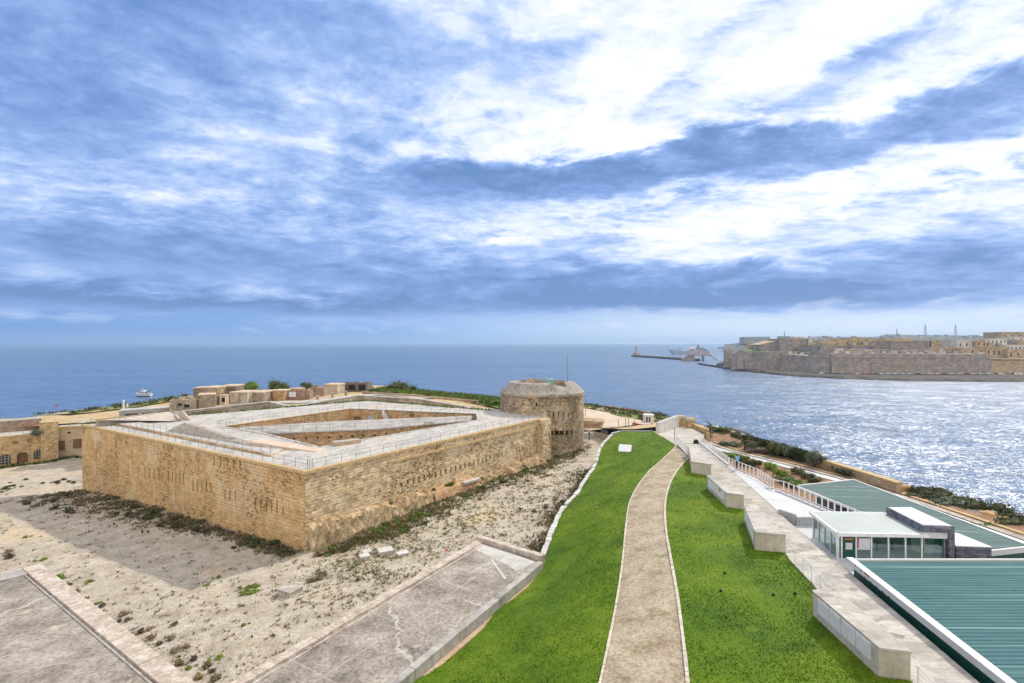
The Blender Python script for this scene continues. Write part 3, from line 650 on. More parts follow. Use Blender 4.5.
# ------------------------------------------------------------------ the fort
fort = empty('fort', (A.x, A.y, 16), 'big four-sided sandstone fort with white paved roof and sunken courtyard', 'fort')
CT = [(-27, 72), (-40, 83), (-50.5, 89.6), (-36, 114.5), (-7.5, 106), (-6.6, 97.5)]
ang = Vector((6.4, 110)); outer = [tuple(A), tuple(C), (8, 111), (-2, 113.5), tuple(D_), tuple(B)]
mb = MB().prism(outer, 11, ZF, 0, 1, batter=0.0)
# outer face battered a little
ram = mb.build('rampart', [M['fort'], M['roofpave'], M['fort_lit'], M['court']], fort)
cm = MB().prism(CT, 19.2, 30)
def slit(cmb, p0, u, n, px, py0, py1, w=.3, dep=1.1, skew=0.0):
    kx = (px - 512) / F; s = (kx * p0.y - p0.x) / (u.x - kx * u.y); q = p0 + u * s
    zt = CAMZ - (py0 - HY) * q.y / F; zb = CAMZ - (py1 - HY) * q.y / F
    c = q + n * (dep / 2 - .3); cmb.box((c.x, c.y, zb), (w, dep + .6, zt - zb), math.atan2(u.y, u.x)); return q, zt, zb
sl_ab = MB()
lst = []
for grp in ((145, 159, 467, 478, 4), (168.5, 183.5, 471.5, 482.5, 5), (193, 211, 480, 491, 5), (225, 235, 489.5, 500, 3), (255.5, 277, 497.5, 510, 5), (283, 283, 507, 515, 1), (214, 240, 456, 466, 5), (168, 171, 446.5, 450.5, 2)):
    for i in range(grp[4]):
        f_ = i / max(1, grp[4] - 1); px = grp[0] + (grp[1] - grp[0]) * f_; dy = (px - grp[0]) * .13
        lst.append((px, grp[2] + dy, grp[3] + dy))
for px, a, b in lst: slit(sl_ab, A, u_ab, n_ab, px, a, b, .3)
vs_ = [25, 62, 98, 135, 175, 210, 245, 280, 312, 343, 375, 405, 437, 465, 495, 520, 548, 575, 603, 630, 655, 730, 750, 770]
for v_ in vs_:
    px = 410 + v_ / 6.83; cy = 420 + (417 - (v_ - 25) * .302) / 6.83; h = 3.4 - v_ / 770 * .9
    slit(sl_ab, A, u_ac, n_ac, px, cy - h, cy + h, .3)
for px, py in ((380, 491), (437, 447), (512, 444), (401.5, 485), (408, 482)): slit(sl_ab, A, u_ac, n_ac, px, py - (1.2 if px < 400 else 2.5), py + (1.2 if px < 400 else 2.5), .35)
cut(ram, cm); cut(ram, sl_ab)
# material per wall face
me = ram.data
for p in me.polygons:
    n = p.normal; c = p.center
    if n.z > .7: p.material_index = 1 if c.z > 24 else 1
    elif abs(n.z) < .5:
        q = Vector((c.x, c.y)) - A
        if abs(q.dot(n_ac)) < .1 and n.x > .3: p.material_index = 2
        elif inside((c.x - n.x * -.2, c.y + n.y * .2), CT): p.material_index = 3
        else: p.material_index = 0
# coping strings
def along(p0, u, n, s0, s1, off, z0, z1, w, name, mat, seg=1.2, jit=.02, par=fort):
    a = p0 + u * s0 + n * off; b = p0 + u * s1 + n * off
    return strip(a, b, w, z0, z1, mat, name, par, seg, jit)
LAB = (B - A).length; LAC = (C - A).length
along(A, u_ab, n_ab, -.1, LAB + .1, .22, ZF - .28, ZF + .06, .62, 'coping', M['coping'], 1.1, .025)
along(A, u_ac, n_ac, -.1, LAC - .4, .2, ZF - .25, ZF + .1, .66, 'coping', M['coping'], .8, .03)
along(A, u_ac, n_ac, 12, LAC - 3.2, -.08, ZF - 1.35, ZF - 1.05, .3, 'string_course', M['coping'], 1.0, .03)
# end pier of the right wall
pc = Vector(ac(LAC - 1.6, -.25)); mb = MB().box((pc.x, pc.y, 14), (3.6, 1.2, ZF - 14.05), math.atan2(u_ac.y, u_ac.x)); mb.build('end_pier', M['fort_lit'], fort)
pc = Vector(ac(LAC - 3.5, -.2)); mb = MB().box((pc.x, pc.y, 14), (.6, .9, ZF - 15.2), math.atan2(u_ac.y, u_ac.x)); mb.build('quoin_strip', M['coping'], fort)
# raised inner terrace behind the left walkway
mb = MB().prism([ab(10.5, 2.6), ab(62, 3.0), ab(62, 5.3), ab(40, 7.2), ab(16, 9.8)], ZF - .1, [ZF + .3, ZF + .36, ZF + .36, ZF + .2, ZF + .02], 0, 1)
mb.build('inner_terrace', [M['fort'], M['roofpave']], fort)
# sloping earth-backed mound and ramp
mb = MB(); bs = [ab(41, 3.8), ab(20, 4.3), ab(19, 5.6), ab(40, 6.6)]; tp = [ab(38.5, 5.2), ab(23, 4.9), ab(22, 5.3), ab(38, 5.9)]
mb.add([(*p, ZF + .3) for p in bs] + [(*p, z) for p, z in zip(tp, (ZF + 1.75, ZF + .6, ZF + .6, ZF + 1.75))], [(0, 1, 5, 4), (1, 2, 6, 5), (2, 3, 7, 6), (3, 0, 4, 7), (4, 5, 6, 7)])
M['mound'] = noisy('ramp_stone', [(.3, (.34, .3, .26)), (.55, (.47, .41, .35)), (.75, (.56, .49, .4))], .5, .5, (.28, .26, .25), .5, .62, fine=2, fa=.35, bump=.08)
mb.build('ramp_mound', M['mound'], fort)
mb = MB().prism([ab(19.5, 4.4), ab(8, 7.6), ab(9, 9.4), ab(19.5, 6.8)], ZF - .1, [ZF + .75, ZF + .06, ZF + .06, ZF + .75])
mb.build('ramp', noisy('pink_ramp', [(.3, (.55, .42, .32)), (.6, (.64, .53, .42))], .6, fine=3), fort)
# thick parapet slope at the far left corner, and its stair
T0 = Vector(P2(97, 420, ZF + 1.2)); T1 = Vector(P2(169, 412.5, ZF + 1.4)); 
b0 = Vector(P2(110, 422.3, ZF)); b1 = Vector(P2(179, 421.3, ZF)); b2 = Vector(P2(180, 417, ZF))
mb = MB(); w_ = (T1 - T0).normalized(); nrm = Vector((-w_.y, w_.x))
vsx = [(*T0, ZF + 1.2), (*T1, ZF + 1.5), (*b1, ZF + .02), (*b0, ZF + .02), (*(T0 + nrm * .7), ZF + 1.2), (*(T1 + nrm * .7), ZF + 1.5), (*(T1 + nrm * .7 ), ZF - 2), (*(T0 + nrm * .7), ZF - 2), (*b2, ZF + .02)]
mb.add(vsx, [(3, 2, 1, 0), (0, 1, 5, 4), (4, 5, 6, 7), (2, 8, 1), (8, 6, 5, 1)])
M['parslope'] = noisy('parapet_slope', [(.3, (.44, .385, .33)), (.6, (.54, .49, .43))], .5, .4, (.55, .43, .3), .58, .7, fine=2, fa=.2)
mb.build('parapet_slope', M['parslope'], fort)
strip(T0, T1, .35, ZF + 1.0, ZF + 1.42, M['coping'], 'parapet_coping', fort, 1.5, .03)
mb = MB()
for k_, (pa, pb) in enumerate((((174.5, 413.5), (180, 420)), ((183.5, 412), (190.5, 419.8)))):
    a = P(pa[0], pa[1], ZF + 1.6); b = P(pb[0], pb[1], ZF + .1); mb.bar(tuple(a - Vector((0, 0, .5))), tuple(b - Vector((0, 0, .4))), .5, .55)
st0 = P(179, 413, ZF + 1.2); st1 = P(185, 419.8, ZF)
for i in range(7):
    q = st0.lerp(st1, (i + .5) / 7); mb.box((q.x, q.y, ZF - .1), (1.9, .42, 1.4 - 1.3 * i / 7), 0)
mb.build('stair', M['parslope'], fort)
# small white-capped stair hatch by the courtyard edge
h0 = Vector(P2(336, 446.5, ZF)); h1 = Vector(P2(361, 443, ZF)); d_ = (h1 - h0).normalized(); pn = Vector((-d_.y, d_.x))
mb = MB().prism([tuple(h0), tuple(h1), tuple(h1 + pn * 1.1), tuple(h0 + pn * 1.6)], ZF - .05, ZF + .55, 0, 1); mb.build('stair_hatch', [M['orange'], M['roofpave']], fort)
# courtyard edge coping
for i in range(len(CT)):
    a, b = Vector(CT[i]), Vector(CT[(i + 1) % len(CT)]); dd = (b - a).normalized(); pp = Vector((dd.y, -dd.x))
    pp = -pp if not inside(tuple((a + b) / 2 - pp), CT) else pp
    strip(a + pp * .25, b + pp * .25, .5, ZF - .2, ZF + .1, M['roofpave'] if i != 2 else M['coping'], 'court_coping', fort, 1.6, .02)
mb = MB().prism([(x * .999, y) for x, y in CT], 19.0, 19.25); 
# sandy paving strips
for nm, pl_ in (('paving_patch', [ab(2, 3.2), ab(9, 3.0), ab(8, 7.3), ab(2, 10.5)]),):
    pass
# barrack range across the courtyard
bar = [(-47.5, 88.2), (-40, 86.8), (-23.5, 91.2), (-8.2, 101.0), (-8.2, 104.6), (-30.7, 97.6), (-48.5, 91.2)]
mb = MB().prism(bar, 19, 24.75, 0, 0); bw = mb.build('barrack_wall', M['court'], fort)
cmb = MB()
for i in range(9):
    q = Vector(bar[1]).lerp(Vector(bar[2]), (i + .5) / 9); cmb.box((q.x, q.y, 23.6), (.35, 1.2, .4), .26)
for i in range(8):
    q = Vector(bar[2]).lerp(Vector(bar[3]), (i + .5) / 8); cmb.box((q.x, q.y, 23.7), (.35, 1.2, .4), .57)
for f_ in (.2, .55, .8):
    q = Vector(bar[2]).lerp(Vector(bar[3]), f_); cmb.box((q.x, q.y, 20), (1.0, 1.4, 2.2), .57)
cut(bw, cmb)
ov = [(x, y - .25) if i in (0, 1, 2, 3) else (x, y + .1) for i, (x, y) in enumerate(bar)]
MB().prism(ov, 24.75, [24.95, 24.95, 24.95, 24.95, 25.35, 25.45, 25.2]).build('barrack_roof', M['roofgrey'], fort)
c_ = Vector(P2(427, 423.5, 25.2)); mb = MB(); mb.box((c_.x, c_.y, 25.0), (1.0, .8, .7), .4); mb.box((c_.x + .9, c_.y + .6, 25.1), (.7, .5, .45), .9); mb.build('roof_vent', M['whitewash'], fort)
# far courtyard wall: doorway, window shutter, buttress stair
def onwall(p0, p1, px):
    p0, p1 = Vector(p0), Vector(p1); kx = (px - 512) / F; u = p1 - p0; s = (kx * p0.y - p0.x) / (u.x - kx * u.y); return p0 + u * s
W0, W1 = CT[3], CT[4]
for nm, px, y0, y1, w, mat in (('window_shutter', 371.5, 416, 421, 1.4, M['greybox']), ('doorway_infill', 357.5, 416.5, 421, 1.6, M['wood']), ('arch_infill', 427, 415.5, 419.5, 2.6, M['coping']), ('wall_window', 412, 414, 416.5, .8, M['wood'])):
    q = onwall(W0, W1, px); zt = CAMZ - (y0 - HY) * q.y / F; zb = CAMZ - (y1 - HY) * q.y / F
    MB().box((q.x, q.y - .05, zb), (w, .25, zt - zb), math.atan2(W1[1] - W0[1], W1[0] - W0[0])).build(nm, mat, fort)
qa = onwall(W0, W1, 383.5); qb = onwall(W0, W1, 394)
mb = MB(); mb.bar((qa.x, qa.y - .5, ZF - .9), (qb.x, qb.y - 1.4, 21.2), .9, .9); mb.build('stair_wall', M['roofpave'], fort)

# weathered rock ledges along the foot of the right wall
def ledge(name, s0, s1, prof, mat, amp, nseg, mats=None):
    mb = MB(); rows = []
    for i in range(nseg + 1):
        f_ = i / nseg; s = s0 + (s1 - s0) * f_
        zt, wid = prof(f_); g_ = [ac(s, .6), ac(s, -wid * .5), ac(s, -wid * .92), ac(s, -wid * 1.02), ac(s, -wid * 1.12), ac(s, -wid * 1.2)]
        zb = zground(*g_[4]) - .5
        zz = [zt + .1, zt, zt - .12, zt - (zt - zb) * .35, zt - (zt - zb) * .7, zb]
        rr = []
        for k, (p, z) in enumerate(zip(g_, zz)):
            a1 = math.sin(s * 1.9 + k * 2.1) * math.sin(s * .83 - k) + .6 * math.sin(s * 4.7 + k * 3.3) + R.uniform(-.7, .7); a2 = math.sin(s * 2.3 + k * 1.3) + .6 * math.sin(s * 5.9 - k * 2.) + R.uniform(-.7, .7)
            pr_ = -n_ac * (amp * 1.3 * a1) * (1 if k > 0 else 0); rr.append((p[0] + pr_.x, p[1] + pr_.y, z + amp * .9 * a2 * (1 if k < 5 else 0)))
        rows.append(rr)
    L_ = 6; vs = [p for r in rows for p in r]; fs = []
    for i in range(nseg):
        for j in range(L_ - 1): fs.append((i * L_ + j, i * L_ + j + 1, (i + 1) * L_ + j + 1, (i + 1) * L_ + j))
    fs.append(tuple(range(L_))); k = nseg * L_; fs.append(tuple(reversed(range(k, k + L_))))
    mb.add(vs, [tuple(reversed(f)) for f in fs]); return mb.build(name, mat, fort)
def sac(px, py, z):
    p = Vector(P2(px, py, z)); return (p - A).dot(u_ac)
ledge('rock_ledge', .3, 19, lambda f: (19.3 - .3 * f + .15 * math.sin(f * 17), .8 + .8 * f), M['rock'], .16, 60)
ledge('masonry_ledge', 19.2, 29, lambda f: (18.85, 1.8), M['fort_red'], .03, 14)
ledge('rock_ledge', 29.2, 37, lambda f: (18.15 + .2 * math.sin(f * 23), 1.5), M['rock'], .22, 26)
ledge('rock_ledge', 37.2, LAC - 4.2, lambda f: (18.3 + .75 * f + .2 * math.sin(f * 21), 2.0), M['rock'], .25, 34)
a_ = Vector(ac(25.5, -1.7)); b_ = Vector(ac(29, -1.8)); strip(a_, b_, .8, 18.7, 18.98, M['whitewash'], 'ledge_capping', fort, .8, .05)

# railings on the fort
def railing(name, pts, label, mat, step=2.2, h=1.1, r=.028, rails=(1.08, .6), z=None, group=None, post=None, cat='railing', kerb=None):
    """pts: list of (x,y,z) base points"""
    pts = [Vector(p) for p in pts]; t = empty(name, pts[0], label, cat, group)
    first = None; inv = None
    mbr = MB()
    for a, b in zip(pts[:-1], pts[1:]):
        for rz in rails: mbr.tube(a + Vector((0, 0, rz)), b + Vector((0, 0, rz)), r * .75, 5)
    mbr.build('rail', mat, t)
    pos = []
    for a, b in zip(pts[:-1], pts[1:]):
        l = (b - a).length; n = max(1, round(l / step))
        for i in range(n): pos.append(a.lerp(b, i / n))
    pos.append(pts[-1])
    pm = MB()
    if post: pm.box((0, 0, 0), (post, post, h))
    else: pm.tube((0, 0, 0), (0, 0, h), r, 6)
    base = pm.build('post', mat); base.parent = t; base.location = pos[0] - pts[0]
    for q in pos[1:]:
        c = base.copy(); COL.objects.link(c); c.parent = t; c.location = q - pts[0]
    if kerb:
        mk = MB()
        for a, b in zip(pts[:-1], pts[1:]): mk.bar(a - Vector((0, 0, .02)), b - Vector((0, 0, .02)), .3, kerb)
        mk.build('kerb', M['white'], t)
    return t
GR = 'thin metal railings on the fort roof'
v3 = lambda p, z: (p[0], p[1], z)
railing('railing', [v3(ab(.9, .9), ZF), v3(ab(LAB - 1, .9), ZF)], 'thin grey railing along the outer edge of the fort wall in shade', M['rail'], group=GR)
railing('railing', [v3(ab(11, 2.75), ZF + .35), v3(ab(61, 3.1), ZF + .4)], 'thin grey railing on the low step behind the shaded fort wall', M['rail'], group=GR)
railing('railing', [v3(ac(1.0, .8), ZF), v3(ac(LAC - 1, .8), ZF)], 'thin grey railing climbing along the right fort wall towards the round tower', M['rail'], group=GR)
def off(p, d): c = Vector((-29, 95)); v = Vector(p) - c; v = v * (1 + d / v.length); return (v + c)
railing('railing', [v3(off(CT[0], .6), ZF), v3(off(CT[1], .6), ZF), v3(off(CT[2], .6), ZF)], 'thin grey railing on the near left rim of the fort courtyard', M['rail'], group=GR)
railing('railing', [v3(off(CT[2], .9), ZF), v3(off(CT[3], .6), ZF), v3(off(CT[4], .7), ZF)], 'thin grey railing round the far rim of the fort courtyard', M['rail'], group=GR)
railing('railing', [v3((-45, 87.4), 24.95), v3((-40, 86.9), 24.95), v3((-23.5, 91.3), 24.95), v3((-9, 100.8), 24.95)], 'thin grey railing on the front eave of the grey courtyard roof', M['rail'], group=GR)
railing('railing', [v3((-72, 95.2), ZF), v3((-38, 128.4), ZF), v3((-5, 112.5), ZF)], 'thin grey railing on the far outer edge of the fort roof', M['rail'], group=GR)
railing('railing', [v3(ab(1.2, 1.8), ZF), v3(ab(2.6, 2.2), ZF)], 'short square guard frame at the near corner of the fort roof', M['rail'], step=1.4)

# ------------------------------------------------------------------ round tower
t = empty('round_tower', (TC.x, TC.y, 16), 'round stone tower with sloping grey parapet at the right end of the fort', 'tower')
zc0 = 29.3
mb = MB().lathe((TC.x, TC.y, 0), [(TR + .35, 15), (TR + .1, 21), (TR, zc0)], 72)
mb.lathe((TC.x, TC.y, 0), [(TR, zc0), (TR - 2, zc0 + .01), (0.01, zc0 + .02)], 72); mb.lathe((TC.x, TC.y, 0), [(0.01, 14.9), (TR + .35, 15)], 72)
tw = mb.build('tower_wall', M['tower'], t)
bm = bmesh.new(); bm.from_mesh(tw.data); bmesh.ops.remove_doubles(bm, verts=bm.verts, dist=.02); bmesh.ops.recalc_face_normals(bm, faces=bm.faces); bm.to_mesh(tw.data); bm.free()
cmb = MB()
def tslit(px, py0, py1, w):
    k = (px - 512) / F
    a_ = 1 + k * k; b_ = -2 * (k * TC.x + TC.y); c_ = TC.x ** 2 + TC.y ** 2 - TR ** 2; d = (-b_ - math.sqrt(b_ * b_ - 4 * a_ * c_)) / (2 * a_)
    q = Vector((k * d, d)); zt = CAMZ - (py0 - HY) * d / F; zb = CAMZ - (py1 - HY) * d / F; rad = (q - TC).normalized(); cmb.box((q.x - rad.x * .5, q.y - rad.y * .5, zb), (w, 2.2, zt - zb), math.atan2(rad.y, rad.x) - PI / 2); return q, zt
for px in (550.7, 556.6, 561.7, 566.8, 571.4): tslit(px, 430.5, 435.3, 1.0 if px < 565 else .75)
for px in (553.5, 558.5, 563.5, 568.5): tslit(px, 412, 418, .28)
for px in (505, 514, 536.5): tslit(px, 402.5, 406, .3)
cut(tw, cmb)
# uv around the drum
uvl = tw.data.uv_layers[0]
for p in tw.data.polygons:
    if abs(p.normal.z) < .5:
        ref = math.atan2(p.center.y - TC.y, p.center.x - TC.x)
        for li in p.loop_indices:
            c = tw.data.vertices[tw.data.loops[li].vertex_index].co; a_ = math.atan2(c.y - TC.y, c.x - TC.x)
            while a_ - ref > PI: a_ -= 2 * PI
            while a_ - ref < -PI: a_ += 2 * PI
            uvl.data[li].uv = (a_ * TR, c.z)
# sloping parapet, thick ring with an open well and a notch on the right
mb = MB().lathe((TC.x, TC.y, 0), [(TR + .25, zc0), (TR + .25, zc0 + .35), (TR - 1.9, zc0 + 2.35), (TR - 3.6, zc0 + 2.5), (TR - 3.7, zc0 + .5)], 60)
M['parapet'] = noisy('tower_parapet', [(.3, (.2, .185, .165)), (.52, (.34, .31, .275)), (.72, (.47, .43, .37))], .55, .4, (.5, .4, .25), .6, .7, fine=2.2, fa=.35, bump=.05)
par = mb.build('parapet', M['parapet'], t)
mb = MB().lathe((TC.x, TC.y, 0), [(TR - 3.7, zc0 + .6), (0.01, zc0 + .62)], 40); mb.build('gun_floor', M['orange'], t)
mb = MB(); mb.lathe((TC.x, TC.y, 0), [(TR + .06, zc0 - .32), (TR + .34, zc0 - .1), (TR + .3, zc0 + .01)], 60); mb.build('cornice', M['tower'], t)
# cutting the embrasure where the flagpole stands
cmb = MB(); q = TC + Vector((1.9, -7.2)); cmb.prism([(TC.x + 1.6, TC.y - 9.0 + 1.9), (TC.x + 4.6, TC.y - 6.6), (TC.x + 4.5, TC.y - 3), (TC.x + .5, TC.y - 3.0)], zc0 + 1.75, zc0 + 4)
cut(par, cmb)
# roof-top stair house, teal tank, inner wall
p_ = Vector((TC.x - 2.5, TC.y - .5)); mb = MB()
for sgn in (-1, 1):
    pass
for dx, dy, w_, h1, h2 in ((-.2, -.6, 1.0, 2.55, 3.25), (.9, .4, .55, 2.6, 3.5)):
    q = (p_.x + dx, p_.y + dy); vs = [(q[0] - w_, q[1] - .6, zc0 + .6), (q[0] + w_, q[1] - .6, zc0 + .6), (q[0] + w_, q[1] - .6, zc0 + h1 - .2), (q[0], q[1] - .6, zc0 + h2), (q[0] - w_, q[1] - .6, zc0 + h1)]
    vs += [(a, b + 1.2, c_) for a, b, c_ in vs]; mb.add(vs, [(0, 1, 2, 3, 4), (9, 8, 7, 6, 5), (1, 0, 5, 6), (2, 1, 6, 7), (3, 2, 7, 8), (4, 3, 8, 9), (0, 4, 9, 5)])
mb.build('stair_gable', M['rubble'], t)
mb = MB().lathe((TC.x + 1.6, TC.y - 1.2, zc0 + .65), [(.95, 0), (.95, 2.3), (.86, 2.4), (.86, 2.45), (0.01, 2.5)], 20)
tag(mb.build('water_tank', M['teal'], smooth=False), 'teal cylindrical tank standing in the well of the round tower roof', 'tank')
mb = MB().box((TC.x + 4.2, TC.y + 1.3, zc0 + .55), (2.8, .5, 1.9), .15); mb.build('inner_wall', M['rubble'], t)
mb = MB(); q = P(562.2, 384.5, zc0 + 1.8); mb.tube((TC.x + 5.4, TC.y - 2.5, zc0 + 1.5), (TC.x + 5.4, TC.y - 2.5, zc0 + 8.3), .075, 8, r1=.045); fo = mb.build('flagpole', M['rail']); MB().lathe((TC.x + 5.4, TC.y - 2.5, zc0 + 8.3), [(.0, 0.), (.1, .08), (.0, .18)], 8).build('finial', M['rail'], fo)
MB().box((TC.x + 5.4, TC.y - 2.5, zc0 + 1.3), (.4, .4, .5)).build('base', M['greybox'], fo)
tag(fo, 'tall thin bare flagpole rising from the round tower', 'flagpole')
# ------------------------------------------------------------------ promenade, concrete blocks, terrace
ZP = 25.0
L1 = [(30.4, 86), (28.3, 76.8), (26.5, 63.2), (23.35, 43), (22.1, 33.2), (20.7, 22.6), (19.6, 15), (19, 11)]
prom = PL_EDGE + L1[1:][::-1]
MB().prism(prom, 21, ZP).build('promenade', M['prom'])['kind'] = 'structure'
BL = [([(23.9, 69.4), (21.0, 59.9), (22.7, 58.4), (24.5, 68)], 'pale concrete block farthest up the promenade, its end face bare', 0),
      ([(20.3, 53.3), (19.8, 47.3), (21.1, 46.6), (22.2, 53.5)], 'concrete block with rust-stained white panels, second up from the railing gap', 3),
      ([(19.7, 43.4), (17.8, 37.5), (19.7, 36.9), (20.9, 43.9)], 'concrete block between the rusty block and the white handrail, slim white panel', 2),
      ([(16.7, 28.4), (16.6, 23.2), (17.8, 22.9), (18.1, 28.8)], 'longest concrete block with four white louvre panels, nearest the camera', 4)]
ZB = 26.3
for poly, lab, npn in BL:
    c = Vector((sum(p[0] for p in poly) / 4, sum(p[1] for p in poly) / 4)); zb = zlawn(poly[1][0] - .5, poly[1][1])
    t = empty('concrete_block', (c.x, c.y, zb), lab, 'concrete block', 'concrete blocks along the promenade')
    big = [tuple(Vector(p) + (Vector(p) - c).normalized() * .03) for p in poly]
    MB().prism(big, zb - .6, ZB - .1).build('block', M['blockc'], t)
    lip = [tuple(Vector(p) + (Vector(p) - c).normalized() * .1) for p in poly]
    MB().prism(lip, ZB - .1, ZB).build('top_slab', M['prom'], t)
    a, b = Vector(poly[0]), Vector(poly[1]); d = (b - a).normalized(); nrm = Vector((d.y, -d.x)); nrm = nrm if nrm.x < 0 else -nrm
    L_ = (b - a).length
    for i in range(npn):
        f0 = .1 + .82 * i / npn; f1 = f0 + .82 / npn * .93
        p = a + d * L_ * (f0 + f1) / 2 + nrm * .03
        zz = zlawn(p.x - .4, p.y)
        fr = MB().box((p.x, p.y, zz + .42), (L_ * (f1 - f0), .07, .82 if npn > 3 else .75), math.atan2(d.y, d.x)); fr = fr.build('panel', M['panel'], t)
        if npn == 4:
            lm = MB()
            for k in range(7): lm.box((p.x + nrm.x * .045, p.y + nrm.y * .045, zz + .47 + k * .105), (L_ * (f1 - f0) * .92, .03, .05), math.atan2(d.y, d.x))
            lm.build('louvre_slats', M['white'], fr)
# joints ruled across the block tops and promenade as shallow boards
mb = MB()
for poly, _, _ in BL[1:3]:
    a, b, c2, d2 = [Vector(p) for p in poly]
    for f_ in (.25, .5, .75):
        p, q = a.lerp(d2, f_), b.lerp(c2, f_); mb.bar((p.x, p.y, ZB - .006), (q.x, q.y, ZB - .006), .06, .012)
# low white handrails on the promenade edge
def wrail(pts, lab, step=1.9, h=1.0, rails=(.95, .5), pst=.07, r=.05, kerb=None, cat='handrail', name='handrail'):
    return railing(name, [v3(p, ZP) if len(p) == 2 else p for p in pts], lab, M['railw'], step=step, h=h, r=r * .75, rails=rails, post=pst * .75, cat=cat, kerb=kerb)
wrail([(19.5, 36.4), (19.15, 34.6), (18.85, 32.2), (18.3, 29.4)], 'white metal handrail on the promenade edge in front of the building door', 1.3, 1.15, (1.1, .62, .12))
wrail([(17.7, 22.3), (17.0, 17.8), (16.6, 14.5)], 'white handrail at the bottom edge, past the longest concrete block', 1.5)
wrail([(24.8, 77.4), (24.1, 72.5), (23.6, 68.5)], 'white slatted fence at the head of the gravel path by the plaza', .55, 1.25, rails=(1.2, .1), pst=.1)

# white terrace, lower floor
T_edge = [(26.9, 63.2), (26.8, 60.2), (27.3, 57.3), (26.9, 53), (27.5, 52.2), (29.0, 42.7), (29.3, 41.4)]
struct(MB().prism([(26.45, 62.9), (23.75, 45.4), (24.4, 44.0), (29.0, 43.9)] + T_edge[:-2][::-1], 20.5, ZP + .03).build('terrace', M['terrace']))
struct(MB().prism([(23.42, 43.4), (23.0, 33.5), (33, 33.5), (33, 43.85), (24.38, 43.85)], 20.5, 24.45).build('lower_terrace', M['terrace']))
mb = MB(); mb.bar((23.72, 45.5, 24.3), (24.38, 44.0, 24.3), .2, 1.05); mb.bar((24.38, 43.95, 24.3), (28.6, 43.85, 24.3), .2, .86)
tag(mb.build('low_wall', M['greybox']), 'low grey rendered step wall across the white terrace', 'wall')
mb = MB(); mb.bar((27.0, 52.2, ZP), (28.45, 43.5, ZP), .5, .12); mb.bar((26.3, 53.0, ZP), (26.95, 53, ZP), .4, .12)
tag(mb.build('terrace_kerb', M['greybox']), 'grey kerb band along the railing side of the white terrace', 'kerb')
wrail([(28.5, 77.3), (26.75, 63.3)], 'white balustrade from the plaza down along the promenade beside the garden', .6, 1.05, (1.0, .12), .11, .06, .16, 'balustrade', 'balustrade')
wrail([v3(p, ZP + .03) for p in [(26.75, 63.0), (27.05, 60.2), (27.5, 57.3), (27.05, 53), (27.7, 52.2), (29.2, 42.7)]], 'white balustrade around the terrace, stepping past the standing person', .72, 1.0, (.95, .08), .12, .06, None, 'balustrade', 'balustrade')
mb = MB(); mb.bar((28.45, 76.8, 21), (26.62, 63.4, 21), .22, 3.9)
tag(mb.build('garden_wall', M['coping']), 'ochre stone wall under the white balustrade above the garden', 'wall')

# ------------------------------------------------------------------ glass house with slate-clad volume
gh = empty('glass_pavilion', (27, 39, 24.4), 'white glazed pavilion with flat white roof and slate-clad block', 'building')
z0, z1 = 24.46, 26.2
FL, FR, BLc = Vector((23.5, 37.0)), Vector((29.45, 36.75)), Vector((24.25, 41.2))
def glazing(a, b, n, par, firstdoor=False, panes=None):
    d = (b - a).normalized(); L_ = (b - a).length; ang = math.atan2(d.y, d.x); nr = Vector((d.y, -d.x))
    fr = MB()
    fr.box(((a.x + b.x) / 2, (a.y + b.y) / 2, z0), (L_, .1, .07), ang); fr.box(((a.x + b.x) / 2, (a.y + b.y) / 2, z1 - .1), (L_, .12, .1), ang)
    cuts = panes or [i / n for i in range(n + 1)]
    for c in cuts: p = a.lerp(b, min(max(c, .008), .992)); fr.box((p.x, p.y, z0 + .07), (.1, .11, z1 - z0 - .17), ang)
    f = fr.build('window_frame', M['railw'], par)
    for i, (c0_, c1_) in enumerate(zip(cuts[:-1], cuts[1:])):
        if firstdoor and i == 1: continue
        p = a.lerp(b, (c0_ + c1_) / 2); MB().box((p.x, p.y, z0 + .07), (L_ * (c1_ - c0_) - .1, .03, z1 - z0 - .17), ang).build('pane', M['glass'], f)
    return f
glazing(FL, FR, 6, gh, True, [0, .055, .235, .435, .635, .725, .845, .94, 1.0][0:1] + [.05, .22, .4, .6, .8, 1.0])
glazing(BLc, FL, 4, gh)
d = (FR - FL).normalized(); ang = math.atan2(d.y, d.x)
p = FL.lerp(FR, .135); dr = MB().box((p.x, p.y, z0 + .07), (.9, .07, z1 - z0 - .17), ang).build('door', M['dkgreen'], gh)
q = p + Vector((-d.y, d.x)) * -.045
MB().box((q.x, q.y, z0 + .72), (.46, .02, .48), ang).build('notice', M['white'], dr)
MB().box((q.x, q.y, z0 + 1.42), (.62, .02, .1), ang).build('sign_band', plain('orange_sign', (.5, .2, .04)), dr)
pt = FL.lerp(FR, .31); q = pt + Vector((-d.y, d.x)) * -.04
ban = MB().box((q.x, q.y, z0 + .72), (.88, .015, .82), ang).build('banner', M['white'], gh)
q2 = FL.lerp(FR, .238) + Vector((-d.y, d.x)) * -.055; MB().box((q2.x, q2.y, z0 + .85), (.12, .012, .68), ang).build('magenta_edge', plain('magenta', (.45, .01, .2)), ban)
